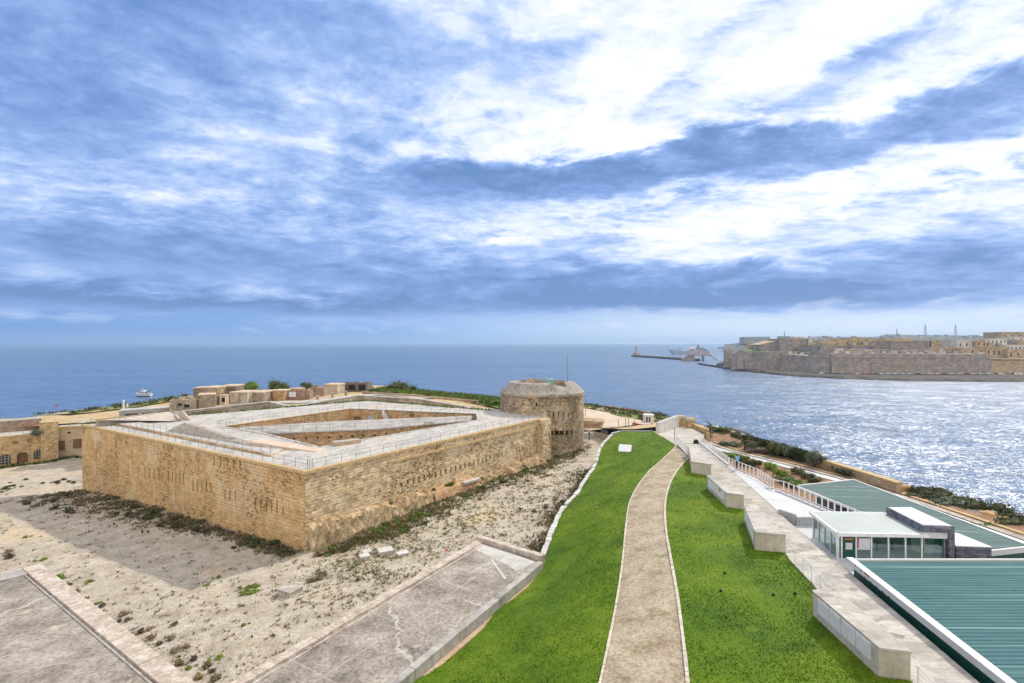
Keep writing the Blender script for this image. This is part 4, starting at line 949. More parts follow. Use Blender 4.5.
def text(body, size, loc, rot, mat, parent, name='lettering', ext=.004):
    cu = bpy.data.curves.new(name, 'FONT'); cu.body = body; cu.size = size; cu.extrude = ext; cu.align_x = 'CENTER'; cu.materials.append(mat)
    o = bpy.data.objects.new('tmp_text', cu); COL.objects.link(o); dg = bpy.context.evaluated_depsgraph_get(); me = bpy.data.meshes.new_from_object(o.evaluated_get(dg)); bpy.data.objects.remove(o)
    o = bpy.data.objects.new(name, me); COL.objects.link(o); o.matrix_world = Matrix.Translation(loc) @ rot.to_matrix().to_4x4()
    if parent is not None:
        o.parent = parent; o.matrix_parent_inverse = Matrix.Identity(4)
        pw = parent.matrix_parent_inverse if parent.parent else Matrix.Identity(4)
        pl_ = (Matrix.Translation(parent.parent.location) @ pw) if parent.parent else Matrix.Translation(parent.location)
        o.matrix_parent_inverse = pl_.inverted()
    return o
from mathutils import Euler
# interior: floor, back partition, counter and tables seen through the panes
MB().prism([(23.7, 37.1), (33.0, 36.9), (33.0, 41.2), (24.4, 41.2)], 24.4, 24.47).build('floor', M['terrace'], gh)
MB().prism([(26.4, 40.9), (32.0, 40.7), (32.0, 40.8), (26.4, 41.05)], 24.47, 26.2).build('back_wall', M['white'], gh)
mb = MB()
for k in range(4): mb.box((25.2 + k * 1.15, 38.6, 25.15), (.8, .8, .05)); mb.box((25.2 + k * 1.15, 38.6, 24.47), (.1, .1, .7))
mb.build('table', M['wood'], gh)
# roof slab
rf = [(23.35, 36.75), (29.75, 36.45), (30.1, 40.6), (30.1, 41.3), (24.1, 41.5)]
mb = MB()
for a, b in zip(rf, rf[1:] + rf[:1]):
    d_ = (Vector(b) - Vector(a)).normalized(); n_ = Vector((-d_.y, d_.x)) * .06; mb.bar((a[0] + n_.x, a[1] + n_.y, z1), (b[0] + n_.x, b[1] + n_.y, z1), .12, .24)
mb.build('fascia', M['railw'], gh)
def translucent():
    m, t, b = newmat('translucent_sheet'); n = t.noise(t.pos(), .8, 5, .6); col = t.ramp(n, [(.35, (.54, .62, .62)), (.65, (.62, .68, .68))]); b.inputs['Roughness'].default_value = .4; t.put(b.inputs['Base Color'], col)
    tl = t.node('ShaderNodeBsdfTranslucent'); tl.inputs[0].default_value = (.6, .68, .66, 1); mx = t.node('ShaderNodeMixShader'); mx.inputs[0].default_value = .4
    out = m.node_tree.nodes['Material Output']; m.node_tree.links.new(b.outputs[0], mx.inputs[1]); m.node_tree.links.new(tl.outputs[0], mx.inputs[2]); m.node_tree.links.new(mx.outputs[0], out.inputs[0]); return m
c = Vector((26.7, 39)); MB().add([(*(c + (Vector(p) - c) * .985), z1 + .22) for p in rf], [tuple(range(len(rf)))]).build('roof', translucent(), gh)
mb = MB(); [mb.bar((x_, 36.9, z1 + .05), (x_ + .3, 41.2, z1 + .05), .06, .14) for x_ in (24.6, 25.8, 27.0, 28.2, 29.2)]; mb.build('rafter', M['railw'], gh)
# slate-clad block
sa, sb = Vector(P2(889.5, 513, 26.75)), Vector(P2(922, 527.5, 26.75)); sc_ = Vector(P2(951.5, 529.5, 26.75)); 
sb = Vector((29.5, 36.75)); sa = Vector((29.95, 41.0)); sc_ = Vector((31.55, 36.5)); sd = Vector((31.95, 41.0))
sl_ = empty
mb = MB().prism([tuple(sa), tuple(sb), tuple(sc_), tuple(sd)], 26.5, 26.95); mb.build('slate_fascia', M['slate'], gh)
cc = (sa + sb + sc_ + sd) / 4
MB().prism([tuple(cc + (Vector(p) - cc) * .93) for p in (sa, sb, sc_, sd)], 26.95, 26.985).build('upper_roof', M['terrace'], gh)
MB().prism([(31.2, 36.52), (31.56, 36.49), (31.95, 40.8), (31.55, 40.8)], 24.4, 26.5).build('slate_leg', M['slate'], gh)
MB().prism([(29.5, 36.78), (31.2, 36.66), (31.2, 36.9), (29.5, 37.0)], 26.05, 26.48).build('lintel', M['white'], gh)
MB().prism([(29.6, 37.9), (31.2, 37.8), (31.2, 37.9), (29.6, 38.0)], 24.47, 26.48).build('cream_wall', noisy('cream_render', [(.3, (.6, .55, .4)), (.6, (.68, .64, .5))], .6), gh)
wf = MB(); wf.box((30.35, 36.72, 24.47), (1.7, .08, .06)); wf.box((29.55, 36.75, 24.47), (.1, .1, 1.58)); wf.box((30.98, 36.7, 24.47), (.1, .1, 1.58), 0); wf = wf.build('window_frame', M['rail'], gh)
MB().box((30.26, 36.74, 24.53), (1.32, .03, 1.5)).build('pane', M['glass'], wf)
MB().prism([(29.66, 38.4), (29.5, 36.9), (29.56, 36.9), (29.72, 38.4)], 26.3, 26.5).build('clerestory_glass', M['gr_near'], gh)
MB().prism([(29.93, 40.9), (29.68, 38.45), (29.8, 38.45), (30.05, 40.9)], 26.3, 26.5).build('upstand', M['slate'], gh)
MB().prism([(31.7, 36.55), (34.0, 36.3), (33.9, 38.9), (31.98, 40.0)], 24.4, 25.55).build('side_wall', M['slate'], gh)
MB().prism([(31.66, 36.5), (34.04, 36.26), (33.94, 38.95), (32.0, 40.05)], 25.55, 25.62).build('side_roof', M['terrace'], gh)

# ------------------------------------------------------------------ green sheet roofs
def sheetroof(name, quad, zs, label, mat, pitch, fas_h, fas_mat, wall_to, par_dir, rib=.03):
    """quad: front-left, front-right, back-right, back-left (x,y); ribs run from left to right edge"""
    fl, fr, br_, bl = [Vector((*p, z)) for p, z in zip(quad, zs)]
    t = empty(name, (fl + fr + br_ + bl) / 4, label, 'green roof')
    n = int((bl - fl).length / pitch); vs = []; fs = []
    steps = [(0, 0.), (.42, 0.), (.55, rib), (.87, rib)]
    prof = []
    for i in range(n):
        for s, h in steps: prof.append(((i + s) / n, h))
    prof.append((1, 0))
    for f, h in prof:
        a = fl.lerp(bl, f); b = fr.lerp(br_, f); vs += [(a.x, a.y, a.z + h), (b.x, b.y, b.z + h)]
    fs = [(2 * i, 2 * i + 1, 2 * i + 3, 2 * i + 2) for i in range(len(prof) - 1)]
    MB().add(vs, fs).build('roof_sheet', mat, t)
    return t, fl, fr, br_, bl
t, fl, fr, br_, bl = sheetroof('roof_canopy', [(20.75, 17), (44, 17), (40, 33.8), (22.6, 33.8)], (25.5, 25.5, 25.62, 25.62), 'large teal-green ribbed roof with white fascia, nearest the camera', M['gr_near'], .31, .4, None, 22, 0)
def bar3(a, b, w, h): return MB().bar(a, b, w, h)
bar3((20.62, 16.9, 25.16), (22.5, 33.95, 25.28), .16, .5).build('fascia', M['white'], t)
bar3((20.5, 16.9, 25.66), (22.42, 34.0, 25.78), .42, .06).build('gutter_edge', M['white'], t)
bar3((22.42, 33.92, 25.4), (40, 33.92, 25.4), .12, .36).build('back_fascia', M['white'], t)
bar3((20.72, 16.9, 23.5), (22.6, 33.75, 23.5), .12, 1.75).build('side_wall', M['dkgreen'], t)
bar3((22.7, 33.75, 23.5), (39.5, 33.75, 23.5), .12, 1.95).build('back_wall', M['dkgreen'], t)
fd = (Vector((22.5, 33.95)) - Vector((20.62, 16.9))).normalized(); fa = math.atan2(fd.y, fd.x)
# small red marks along the far end of the fascia
for k, (s, zz, w, h, mt) in enumerate([(.35, 25.52, .16, .16, 'redpaint'), (.95, 25.5, .22, .2, 'rail'), (1.6, 25.5, .5, .14, 'redpaint')] + [(1.4 + i * .62, 25.27, .2, .05, 'redpaint') for i in range(5)]):
    p = Vector((22.5, 33.95)) - fd * (s + .3); p += Vector((-.086, 0)); MB().box((p.x, p.y, zz), (w, .012, h), fa).build('fascia_mark', M[mt], t)
struct(MB().prism([(20.4, 15), (22.45, 34.6), (23.0, 36.5), (33, 36.5), (44, 16)], 19, 23.6).build('lower_pavement', M['prom']))

t, fl, fr, br_, bl = sheetroof('roof_canopy', [(33.6, 37.6), (39.9, 39.4), (39.2, 58.8), (31.2, 55.6)], (24.55, 24.35, 24.35, 24.55), 'grey-green ribbed roof between the terrace balustrade and the rocky shore', M['gr_far'], .8, .4, None, 20, 0, .025)
bar3((33.5, 37.5, 24.3), (40.0, 39.3, 24.1), .14, .42).build('front_fascia', M['white'], t)
bar3((33.7, 37.75, 23.1), (39.8, 39.45, 22.9), .14, 1.15).build('front_board', M['dkgreen'], t)
bar3((40.0, 39.3, 24.1), (39.3, 58.9, 24.1), .16, .34).build('side_fascia', M['white'], t)
bar3((39.3, 58.9, 24.1), (31.1, 55.7, 24.3), .16, .34).build('back_fascia', M['white'], t)
bar3((31.1, 55.7, 24.3), (33.4, 37.7, 24.3), .12, .25).build('inner_fascia', M['white'], t)
mb = MB()
for x_, y_ in ((34.2, 38.4), (36.6, 39.1), (39.2, 40), (39, 49), (38.6, 57.6), (32, 55)): mb.box((x_, y_, 19.5), (.22, .22, 4.8))
mb.build('column', M['railw'], t)
MB().prism([(32.5, 41), (38.6, 42.5), (38.2, 57), (32, 54)], 19.5, 24.0).build('glazed_wall', M['dglass'], t)
mb = MB(); mb.prism([(36.5, 33.0), (46, 35), (46, 38.6), (37.2, 37.2)], 23.1, 23.2)
t = empty('awning', (42, 36, 20.6), 'flat white awning below the tip of the grey-green roof at the right edge', 'awning'); mb.build('canopy', M['terrace'], t)
mb = MB(); [mb.box((x_, y_, 20.0), (.12, .12, 3.1)) for x_, y_ in ((37.4, 36.8), (41, 37.5), (45.5, 38.2), (45.5, 35.4))]; mb.build('support', M['railw'], t)

# ------------------------------------------------------------------ garden, sea wall, plaza
zgar = lambda x, y: 21.0 + .02 * math.sin(x * 2) + (.9 if y > 92 else 0) * min(1, (y - 92) / 10 if y > 92 else 0)
garden = [(28.6, 76.5), (26.7, 63.0), (27.2, 60), (27.6, 57), (27.2, 52.8), (29.3, 42), (33.5, 36), (60, 36), (56, 47), (51.5, 58), (49.2, 70), (47.6, 82), (45.6, 96), (43.6, 108), (38, 106), (36, 98), (31, 88)]
struct(patch('garden_soil', garden, lambda x, y: zgar(x, y) + .15, 1.6, M['soil'], .04))
gp = [P2(701, 444.5, 21.2), P2(735, 453.5, 21.2), P2(775, 463.5, 21.2), P2(812, 473.5, 21.2), P2(840, 481, 21.2), (46.6, 62), (47.9, 50), (49.5, 36)]
def ribbon(name, pts, w, zf, mat, h=.05):
    mb = MB(); pts = smoothpoly(pts, 4); vs = []; fs = []
    for i, p in enumerate(pts):
        a = Vector(pts[max(0, i - 1)]); b = Vector(pts[min(len(pts) - 1, i + 1)]); d = (b - a).normalized(); q = Vector((-d.y, d.x)) * w / 2
        for sgn in (-1, 1):
            x_, y_ = p[0] + q.x * sgn, p[1] + q.y * sgn; vs.append((x_, y_, zf(x_, y_) + h))
    for i in range(len(pts) - 1): fs.append((2 * i, 2 * i + 1, 2 * i + 3, 2 * i + 2))
    mb.add(vs, [tuple(reversed(f)) for f in fs]); return mb.build(name, mat)
struct(ribbon('footpath', gp, 1.5, zgar, M['terrace'], .22))
struct(ribbon('path_border', [(x + 1.5, y + .3) for x, y in gp], .9, zgar, M['prom'], .235))
struct(ribbon('path_border', [(x + 2.8, y + .6) for x, y in gp], .5, zgar, M['coping'], .24))
# sea wall: far part (pale top), near part tan
sw = [P2(714, 425.5, 22.5), P2(760, 439, 22.5), P2(800, 451.5, 22.5), P2(824, 459.3, 22.45), P2(862, 471, 22.4), P2(900, 483, 22.35)]
t = empty('sea_wall', (sw[2][0], sw[2][1], 20.5), 'long tan stone sea wall with pale top between garden and harbour', 'wall')
for i, (a, b) in enumerate(zip(sw[:-1], sw[1:])):
    strip(a, b, .9, 19.0, 22.35 - i * .02, M['rubble'], 'wall_section', t); strip(a, b, 1.0, 22.35 - i * .02, 22.5 - i * .02, M['whitewash'] if i < 3 else M['coping'], 'wall_top', t, 2.2, .02)
# tan wall and two gate pillars by the plaza
zpl = lambda x, y: 25.0 if y < 78 else max(23.0, 25.0 - (y - 78) * .07)
plaza = [P2(676.5, 446.5, 25.0), P2(654, 432.2, 24.0), P2(657.5, 434.2, 24.05), P2(677.5, 427.6, 23.2), P2(684, 426.5, 23.1), P2(691, 428.5, 23.3), P2(704.5, 436.5, 24.0), P2(703, 441, 24.4), P2(700.5, 445, 24.85), (28.3, 77.2), (24.7, 77.2)]
struct(patch('plaza', plaza, lambda x, y: zpl(x, y), 2.0, M['prom'], .0))
def pillar(px, pyt, pyb, zb, lab, w=1.5):
    p = P(px, pyb, zb); zt = CAMZ - (pyt - HY) * p.y / F; t = empty('gate_pillar', p, lab, 'gate pillar', 'gate pillars at the plaza exit')
    MB().box((p.x, p.y, zb - .8), (w, w, zt - zb + .3)).build('shaft', M['facade'], t)
    MB().box((p.x, p.y, zt - .5), (w * 1.22, w * 1.22, .22)).build('cornice', M['greybox'], t); MB().box((p.x, p.y, zt - .28), (w * 1.1, w * 1.1, .28), taper=.8).build('capstone', M['coping'], t)
    return p
pillar(681, 415.5, 426.5, 23.0, 'ochre gate pillar with grey cornice at the end of the pale plaza wall'); pp = pillar(690.3, 417.8, 429, 23.1, 'ochre gate pillar joined to the tan wall beside the garden')
a = P2(691.5, 429, 23.1); b = P2(705.5, 434.5, 22.9); c_ = P2(716, 428, 22.8)
def wallrun(name, pts, w, zb, zts, mat, lab, cap=None):
    mb = MB()
    for i, (p, q) in enumerate(zip(pts[:-1], pts[1:])):
        dd = (Vector(q) - Vector(p)); l = dd.length; nr = Vector((-dd.y, dd.x)).normalized() * w / 2
        poly = [(p[0] - nr.x, p[1] - nr.y), (q[0] - nr.x, q[1] - nr.y), (q[0] + nr.x, q[1] + nr.y), (p[0] + nr.x, p[1] + nr.y)]
        mb.prism(poly, zb, [zts[i], zts[i + 1], zts[i + 1], zts[i]])
    o = mb.build(name, mat); return tag(o, lab, 'wall')
wallrun('boundary_wall', [a, b, P2(709, 436, 22.6)], .6, 19.5, [24.25, 24.0, 23.3], M['facade'], 'tan stone wall running from the second gate pillar towards the palms')
wallrun('boundary_wall', [P2(682, 426, 23), P2(686.5, 427, 23)], .5, 21, [24.4, 23.5], M['facade'], 'short sloping tan wall between the two gate pillars')
w0 = P(657.5, 434, 24.0); w1 = P(677.5, 428, 23.0)
wallrun('plaza_wall', [(w0.x, w0.y), (w1.x, w1.y)], .6, 20, [CAMZ - (422.5 - HY) * w0.y / F, CAMZ - (415.5 - HY) * w1.y / F], M['whitewash'], 'pale whitewashed wall on the seaward side of the plaza')
# concrete sill closing the lawn at its far end
mb = MB(); p = Vector(P2(621, 431.6, 22.9)); q = Vector(P2(653, 431.8, 24.0)); mb.bar((p.x, p.y + .4, 17.9), (q.x, q.y + .4, 19.0), .5, 5.15); mb.bar((LW[6][0] - .2, LW[6][1], 17), (p.x, p.y + .4, 17), .5, 6.0)
tag(mb.build('end_wall', M['greybox']), 'low grey wall closing the far end of the lawn', 'wall')
p = Vector(P2(653.5, 432, 24.0)); q = Vector(P2(677, 446, 25.0)); mb = MB().bar((p.x + .2, p.y + .2, 20.3), (q.x + .2, q.y + .2, 21.25), .5, 3.8)
tag(mb.build('edge_kerb', M['cop2']), 'worn pale kerb between the far lawn and the plaza', 'kerb')

# white booth, boat hull, posts
def fbox(px0, px1, yt, yb, zb):
    a = P(px0, yb, zb); b = P(px1, yb, zb); zt = CAMZ - (yt - HY) * a.y / F; return a, b, zt
a, b, zt = fbox(645, 653.8, 415, 426.8, 20.6)
t = empty('booth', ((a.x + b.x) / 2, a.y + 1, 20.6), 'white box-shaped booth with two dark windows near the shore', 'booth')
w = b.x - a.x; MB().box(((a.x + b.x) / 2, a.y + .9, 20.0), (w, 1.8, zt - 20.1)).build('cabin', M['white'], t)
MB().box(((a.x + b.x) / 2, a.y + .9, zt - .1), (w + .3, 2.1, .15)).build('roof', M['railw'], t)
for f_ in (.22, .52): MB().box((a.x + w * f_, a.y - .02, 20.6 + (zt - 20.6) * .42), (w * .17, .08, (zt - 20.6) * .42)).build('window', M['dglass'], t)
def hull(name, c, L_, W_, H_, ang, m1, m2, lab, cat='boat', deck=.75):
    t = empty(name, c, lab, cat, rz=0)
    st = [(-.5, .72, 0, 1.0), (-.3, .95, 0, .95), (0, 1, 0, .95), (.25, .86, .02, 1.0), (.42, .45, .1, 1.12), (.5, .03, .3, 1.25)]
    vs = []; fs = []
    for s, w, zb, zt in st:
        for k, (wx, zz) in enumerate(((-.5, zt), (-.42, .35 + zb * .5), (0, zb), (.42, .35 + zb * .5), (.5, zt))): vs.append((s * L_, wx * w * W_, zz * H_ - .15 * H_))
    for i in range(5):
        for j in range(4): fs.append((i * 5 + j, i * 5 + j + 1, (i + 1) * 5 + j + 1, (i + 1) * 5 + j))
    fs.append((0, 1, 2, 3, 4))
    ca, sa = math.cos(ang), math.sin(ang); T_ = lambda v: (c[0] + v[0] * ca - v[1] * sa, c[1] + v[0] * sa + v[1] * ca, c[2] + v[2])
    MB().add([T_(v) for v in vs], [tuple(reversed(f)) for f in fs]).build('hull', m1, t)
    dv = [T_((s * L_, sg * .48 * w * W_, H_ * deck)) for s, w, _, _ in st for sg in (-1, 1)]
    MB().add(dv, [(2 * i, 2 * i + 2, 2 * i + 3, 2 * i + 1) for i in range(5)]).build('deck', m2, t)
    return t, T_
p = P(643, 427.8, 20.9); hull('boat', (p.x, p.y + .5, 21.0), 4.6, 1.7, 1.0, PI, M['redpaint'], M['white'], 'small dinghy with red hull and white rim laid up by the white booth')
def post(px, yt, yb, zb, lab, r=.07, grp='slim posts beyond the far lawn', cap=True):
    p = P(px, yb, zb); h = (yb - yt) * p.y / F; o = MB().tube((p.x, p.y, zb - .3), (p.x, p.y, zb + h), r, 7).build('post', M['rail']); MB().box((p.x, p.y, zb + h), (r * 3.2, r * 3.2, .1)).build('cap', M['rail'], o); tag(o, lab, 'post', grp)
post(585.5, 395.5, 417, 20, 'tall dark pole just right of the round tower', .09, None)
for px, yt, yb, lab in ((618.5, 420.5, 430.5, 'slim grey post beyond the left end of the far lawn edge'), (625.5, 418.5, 430, 'taller of the two close posts beyond the lawn, left one'), (628.4, 418, 430, 'right one of the two close posts beyond the lawn'), (634.2, 420.5, 430, 'slim grey post beyond the lawn nearest the white booth')): post(px, yt, yb, 21.0, lab)
post(674.5, 441 - 12.5, 443, 24.7, 'tall thin white post on the plaza by the lawn corner', .05, None)
post(589.3, 432, 440.5, 18.6, 'wooden stump post at the foot of the round tower', .22, None)
# low ruin wall and pale slabs right of the tower
a, b, zt = fbox(584, 601.5, 420.5, 429.5, 18.8)
tag(MB().prism([(a.x, a.y), (b.x, b.y - 1), (b.x + 1.2, b.y + 3), (a.x, a.y + 4)], 17, [zt, zt - .3, zt - .1, zt + .2]).build('ruin_wall', M['rubble']), 'low ruined stone wall beside the round tower', 'wall')
mb = MB(); a, b, zt = fbox(584, 603, 432.5, 436.5, 18.9); mb.box(((a.x + b.x) / 2, a.y, 18.2), (b.x - a.x, 1.0, zt - 18.2), .05); mb.box((b.x + .3, b.y - .4, 18.2), (1.6, .5, 2.2), -.5)
tag(mb.build('concrete_slab', M['whitewash']), 'pale broken concrete slab lying right of the round tower', 'slab')
# tilted white panel standing in the lawn
p = onlawn(625, 451.5); zz = p.z; t = empty('info_panel', (p.x, p.y, zz), 'blank white tilted panel standing in the far lawn', 'panel')
ca, sa_ = math.cos(-.35), math.sin(-.35); T2 = lambda a, b, c: (p.x + a * ca - b * sa_, p.y + a * sa_ + b * ca, zz + c)
vs = [T2(-.95, -.5, .12), T2(.95, -.5, .12), T2(.95, .55, .98), T2(-.95, .55, .98), T2(-.95, -.46, .02), T2(.95, -.46, .02), T2(.95, .59, .88), T2(-.95, .59, .88)]
M['signw'] = plain('sign_white', (.85, .87, .9), .4)
MB().add(vs, [(0, 1, 2, 3), (7, 6, 5, 4), (0, 4, 5, 1), (1, 5, 6, 2), (2, 6, 7, 3), (3, 7, 4, 0)]).build('board', M['signw'], t)
for a in (-.7, .7): q = T2(a, .45, 0); MB().tube((q[0], q[1], zz - .1), (q[0], q[1], zz + .8), .05, 6).build('leg', M['rail'], t)
for px, py, lab in ((724.7, 573.7, 'small black lawn light, upper one of the pair near the path'), (720.8, 591.5, 'small black lawn light, lower one of the pair near the path'), (773.4, 595.4, 'small black lawn light in the middle of the right lawn'), (795, 594, 'small black lawn light nearest the white handrail')):
    q = onlawn(px, py); z = q.z
    o = MB().lathe((q.x, q.y, z - .02), [(.09, 0), (.09, .1), (.07, .13), (.0, .14)], 12).build('lawn_light', M['black']); MB().lathe((q.x, q.y, z + .125), [(.05, 0), (.0, .012)], 10).build('lens', M['dglass'], o); tag(o, lab, 'lawn light', 'black lights set in the right lawn')
# concrete covers in the ditch
def cover(px, py, w, l, h, rz, lab, mat='whitewash'):
    p = P(px, py, 17.3); z = zground(p.x, p.y); p = P(px, py, z + h); t = empty('chamber_cover', (p.x, p.y, z), lab, 'chamber cover', 'concrete covers lying in the dry ditch')
    MB().box((p.x, p.y, z - .3), (w * .94, l * .94, h + .2), rz).build('base', M['blockc'], t); MB().box((p.x, p.y, z + h - .1), (w, l, .12), rz).build('lid', M[mat], t)
cover(290, 588, 1.75, 1.5, .5, -.45, 'tan-topped square cover alone on the sandy ditch floor', 'prom')
cover(364.5, 555, 1.0, 1.0, .45, .55, 'small pale cover, nearest to the fort corner of a close pair'); cover(366.8, 550.8, .9, .9, .4, .55, 'small pale cover, back one of the close pair by the bigger cover')
cover(385.3, 549.2, 1.55, 1.35, .5, .5, 'largest white cover in the middle of the row in the ditch'); cover(402.5, 552.3, 1.25, .95, .3, .6, 'low flat white cover at the right end of the row')
# bundle left on the slab edge
p = P(446, 555, 21.62); t = empty('bundle', p, 'small pale bundle topped with a pink cloth on the slab coping', 'bundle')
MB().box((p.x, p.y, 21.6), (.3, .26, .42), .4, taper=.8).build('sack', M['whitewash'], t); MB().box((p.x + .02, p.y, 22.01), (.26, .22, .16), .2, taper=.6).build('cloth', plain('pink_cloth', (.55, .12, .2)), t)
# ------------------------------------------------------------------ casemates and barracks at the left edge
fa0, fa1 = Vector((-124, 93)), Vector((-104.2, 114.2)); fd = (fa1 - fa0).normalized(); fn = Vector((-fd.y, fd.x)); fang = math.atan2(fd.y, fd.x)
t = empty('casemate', (-110, 108, 13.7), 'ochre stone casemate row with arched openings at the left edge', 'building')
bk0, bk1 = fa0 + fn * 9, fa1 + fn * 9
cw = MB().prism([tuple(fa0), tuple(fa1), tuple(bk1), tuple(bk0)], 12, 20.1).build('wall', M['facade'], t)
cmb = MB()
def fpos(px):
    kx = (px - 512) / F; s = (kx * fa0.y - fa0.x) / (fd.x - kx * fd.y); return fa0 + fd * s
ops = [(5, 454.5, 464.5, 1), (22.4, 452.2, 463, 0), (39, 450, 459, 1), (-12, 456.5, 467, 1), (-30, 459, 470, 0)]
for px, y0, y1, kind in ops:
    q = fpos(px); zt = CAMZ - (y0 - HY) * q.y / F; zb = CAMZ - (y1 - HY) * q.y / F; w = 1.75
    arc = [(-w / 2, zb), (w / 2, zb), (w / 2, zt - .4), (w * .32, zt - .12), (0, zt), (-w * .32, zt - .12), (-w / 2, zt - .4)]
    vs = [(q.x + fd.x * a - fn.x * .4, q.y + fd.y * a - fn.y * .4, z) for a, z in arc] + [(q.x + fd.x * a + fn.x * .7, q.y + fd.y * a + fn.y * .7, z) for a, z in arc]
    n = len(arc); cmb.add(vs, [tuple(range(n)), tuple(reversed(range(n, 2 * n)))] + [((i + 1) % n, i, n + i, n + (i + 1) % n) for i in range(n)])
for px, y0, y1 in ((15.5, 441, 444), (30, 439, 442)):
    q = fpos(px); zt = CAMZ - (y0 - HY) * q.y / F; zb = CAMZ - (y1 - HY) * q.y / F; cmb.box((q.x, q.y, zb), (.9, .9, zt - zb), fang)
cut(cw, cmb)
for px, y0, y1, kind in ops:
    q = fpos(px) + fn * .5; zt = CAMZ - (y0 - HY) * q.y / F; zb = CAMZ - (y1 - HY) * q.y / F
    o = MB().box((q.x, q.y, zb), (1.8, .1, zt - zb), fang).build('window' if kind else 'door', M['dglass'] if kind else M['wood'], t)
    if kind:
        q2 = q - fn * .08; mb = MB()
        for a in (-.55, 0, .55): mb.box((q2.x + fd.x * a, q2.y + fd.y * a, zb), (.09, .06, zt - zb), fang)
        for k in range(1, 4): mb.box((q2.x, q2.y, zb + (zt - zb) * k / 4), (1.75, .07, .08), fang)
        mb.build('grille', M['greybox'], o)
e_ = .35; MB().prism([tuple(fa0 + fn * e_), tuple(fa1 + fn * e_), tuple(bk1), tuple(bk0)], 20.1, 20.16).build('roof', M['roofpave'], t)
strip(fa0 + fn * .15, fa1 + fn * .15, .5, 19.95, 20.3, M['coping'], 'coping', t, 1.2, .02)
# parapet walls stepping up behind the roof
pa = [P2(-60, 441, 20.15), P2(0, 429.5, 20.15), P2(56.5, 421.5, 20.9)]
def wallbox(p0, p1, w, z0, z1, name, mat, par):
    p0 = Vector(p0); p1 = Vector(p1); d = (p1 - p0).normalized(); n = Vector((-d.y, d.x)) * w
    return MB().prism([tuple(p0), tuple(p1), tuple(p1 + n), tuple(p0 + n)], z0, z1, 0, 1).build(name, [mat, M['roofgrey']], par)
q0, q1 = fa0 + fn * 6.5 - fd * 8, fa1 + fn * 7.5
wallbox(q0, q1, 3.2, 19, 22.7, 'upper_parapet', M['redrub'], t)
wallbox(q0 + fn * 8 - fd * 2, q1 + fn * 10 - fd * 8.5, 4, 19, 22.4, 'rear_parapet', M['redrub'], t)
# pier
pq = fpos(49.3); mb = MB().box((pq.x + fn.x * 1.3 - fn.x * .6, pq.y + fn.y * 1.3 - fn.y * .6, 12), (2.9, 3.4, 10.6), fang); mb.build('corner_pier', M['facade'], t)
pq = fpos(45.3) - fn * .15; MB().tube((pq.x, pq.y, 13.5), (pq.x, pq.y, 19.6), .12, 8).build('drain_pipe', M['rail'], t)
railing('railing', [v3(fa0 + fn * .9, 20.16), v3(fa1 + fn * .9 - fd * 3.4, 20.16)], 'thin grey railing on the roof edge of the casemate row', M['rail'])
# second building with two shutters
t = empty('barrack_building', (-100, 118, 14), 'pale rendered barrack wall with two brown shutters beside the fort corner', 'building')
g0, g1 = Vector(P2(56, 456, 14.4)), Vector(P2(92, 453.5, 14.4)); gd = (g1 - g0).normalized(); gn = Vector((-gd.y, gd.x)); ga = math.atan2(gd.y, gd.x)
zt = CAMZ - (427.3 - HY) * g0.y / F
MB().prism([tuple(g0), tuple(g1), tuple(g1 + gn * 11), tuple(g0 + gn * 11)], 12.5, zt).build('wall', M['plaster'], t)
MB().prism([tuple(g0 - gn * .03), tuple(g1 - gn * .03), tuple(g1 + gn * 11), tuple(g0 + gn * 11)], zt, zt + .07).build('roof', M['roofpave'], t)
strip(g0 - gn * .05, g1 - gn * .05, .4, zt - .35, zt + .14, M['coping'], 'coping', t, 1.5, .02)
for px, y0, y1 in ((60.8, 441, 450), (77.4, 439, 448)):
    kx = (px - 512) / F; s = (kx * g0.y - g0.x) / (gd.x - kx * gd.y); q = g0 + gd * s; z_t = CAMZ - (y0 - HY) * q.y / F; z_b = CAMZ - (y1 - HY) * q.y / F
    o = MB().box((q.x - gn.x * .03, q.y - gn.y * .03, z_b), (1.5, .2, z_t - z_b), ga).build('shutter', M['wood'], t)
    mb = MB()
    for k in range(8): mb.box((q.x - gn.x * .14, q.y - gn.y * .14, z_b + .1 + k * (z_t - z_b - .2) / 8), (1.3, .03, .1), ga)
    mb.build('slat', plain('shutter_slat', (.28, .18, .1), .8), o)
kx = (69 - 512) / F; s = (kx * g0.y - g0.x) / (gd.x - kx * gd.y); q = g0 + gd * s; MB().box((q.x, q.y, 19.4), (.5, .12, .35), ga).build('vent', M['black'], t)
railing('railing', [v3(g0 + gn * .6, zt + .07), v3(g1 + gn * .6, zt + .07)], 'thin grey railing on the roof of the shuttered barrack', M['rail'])

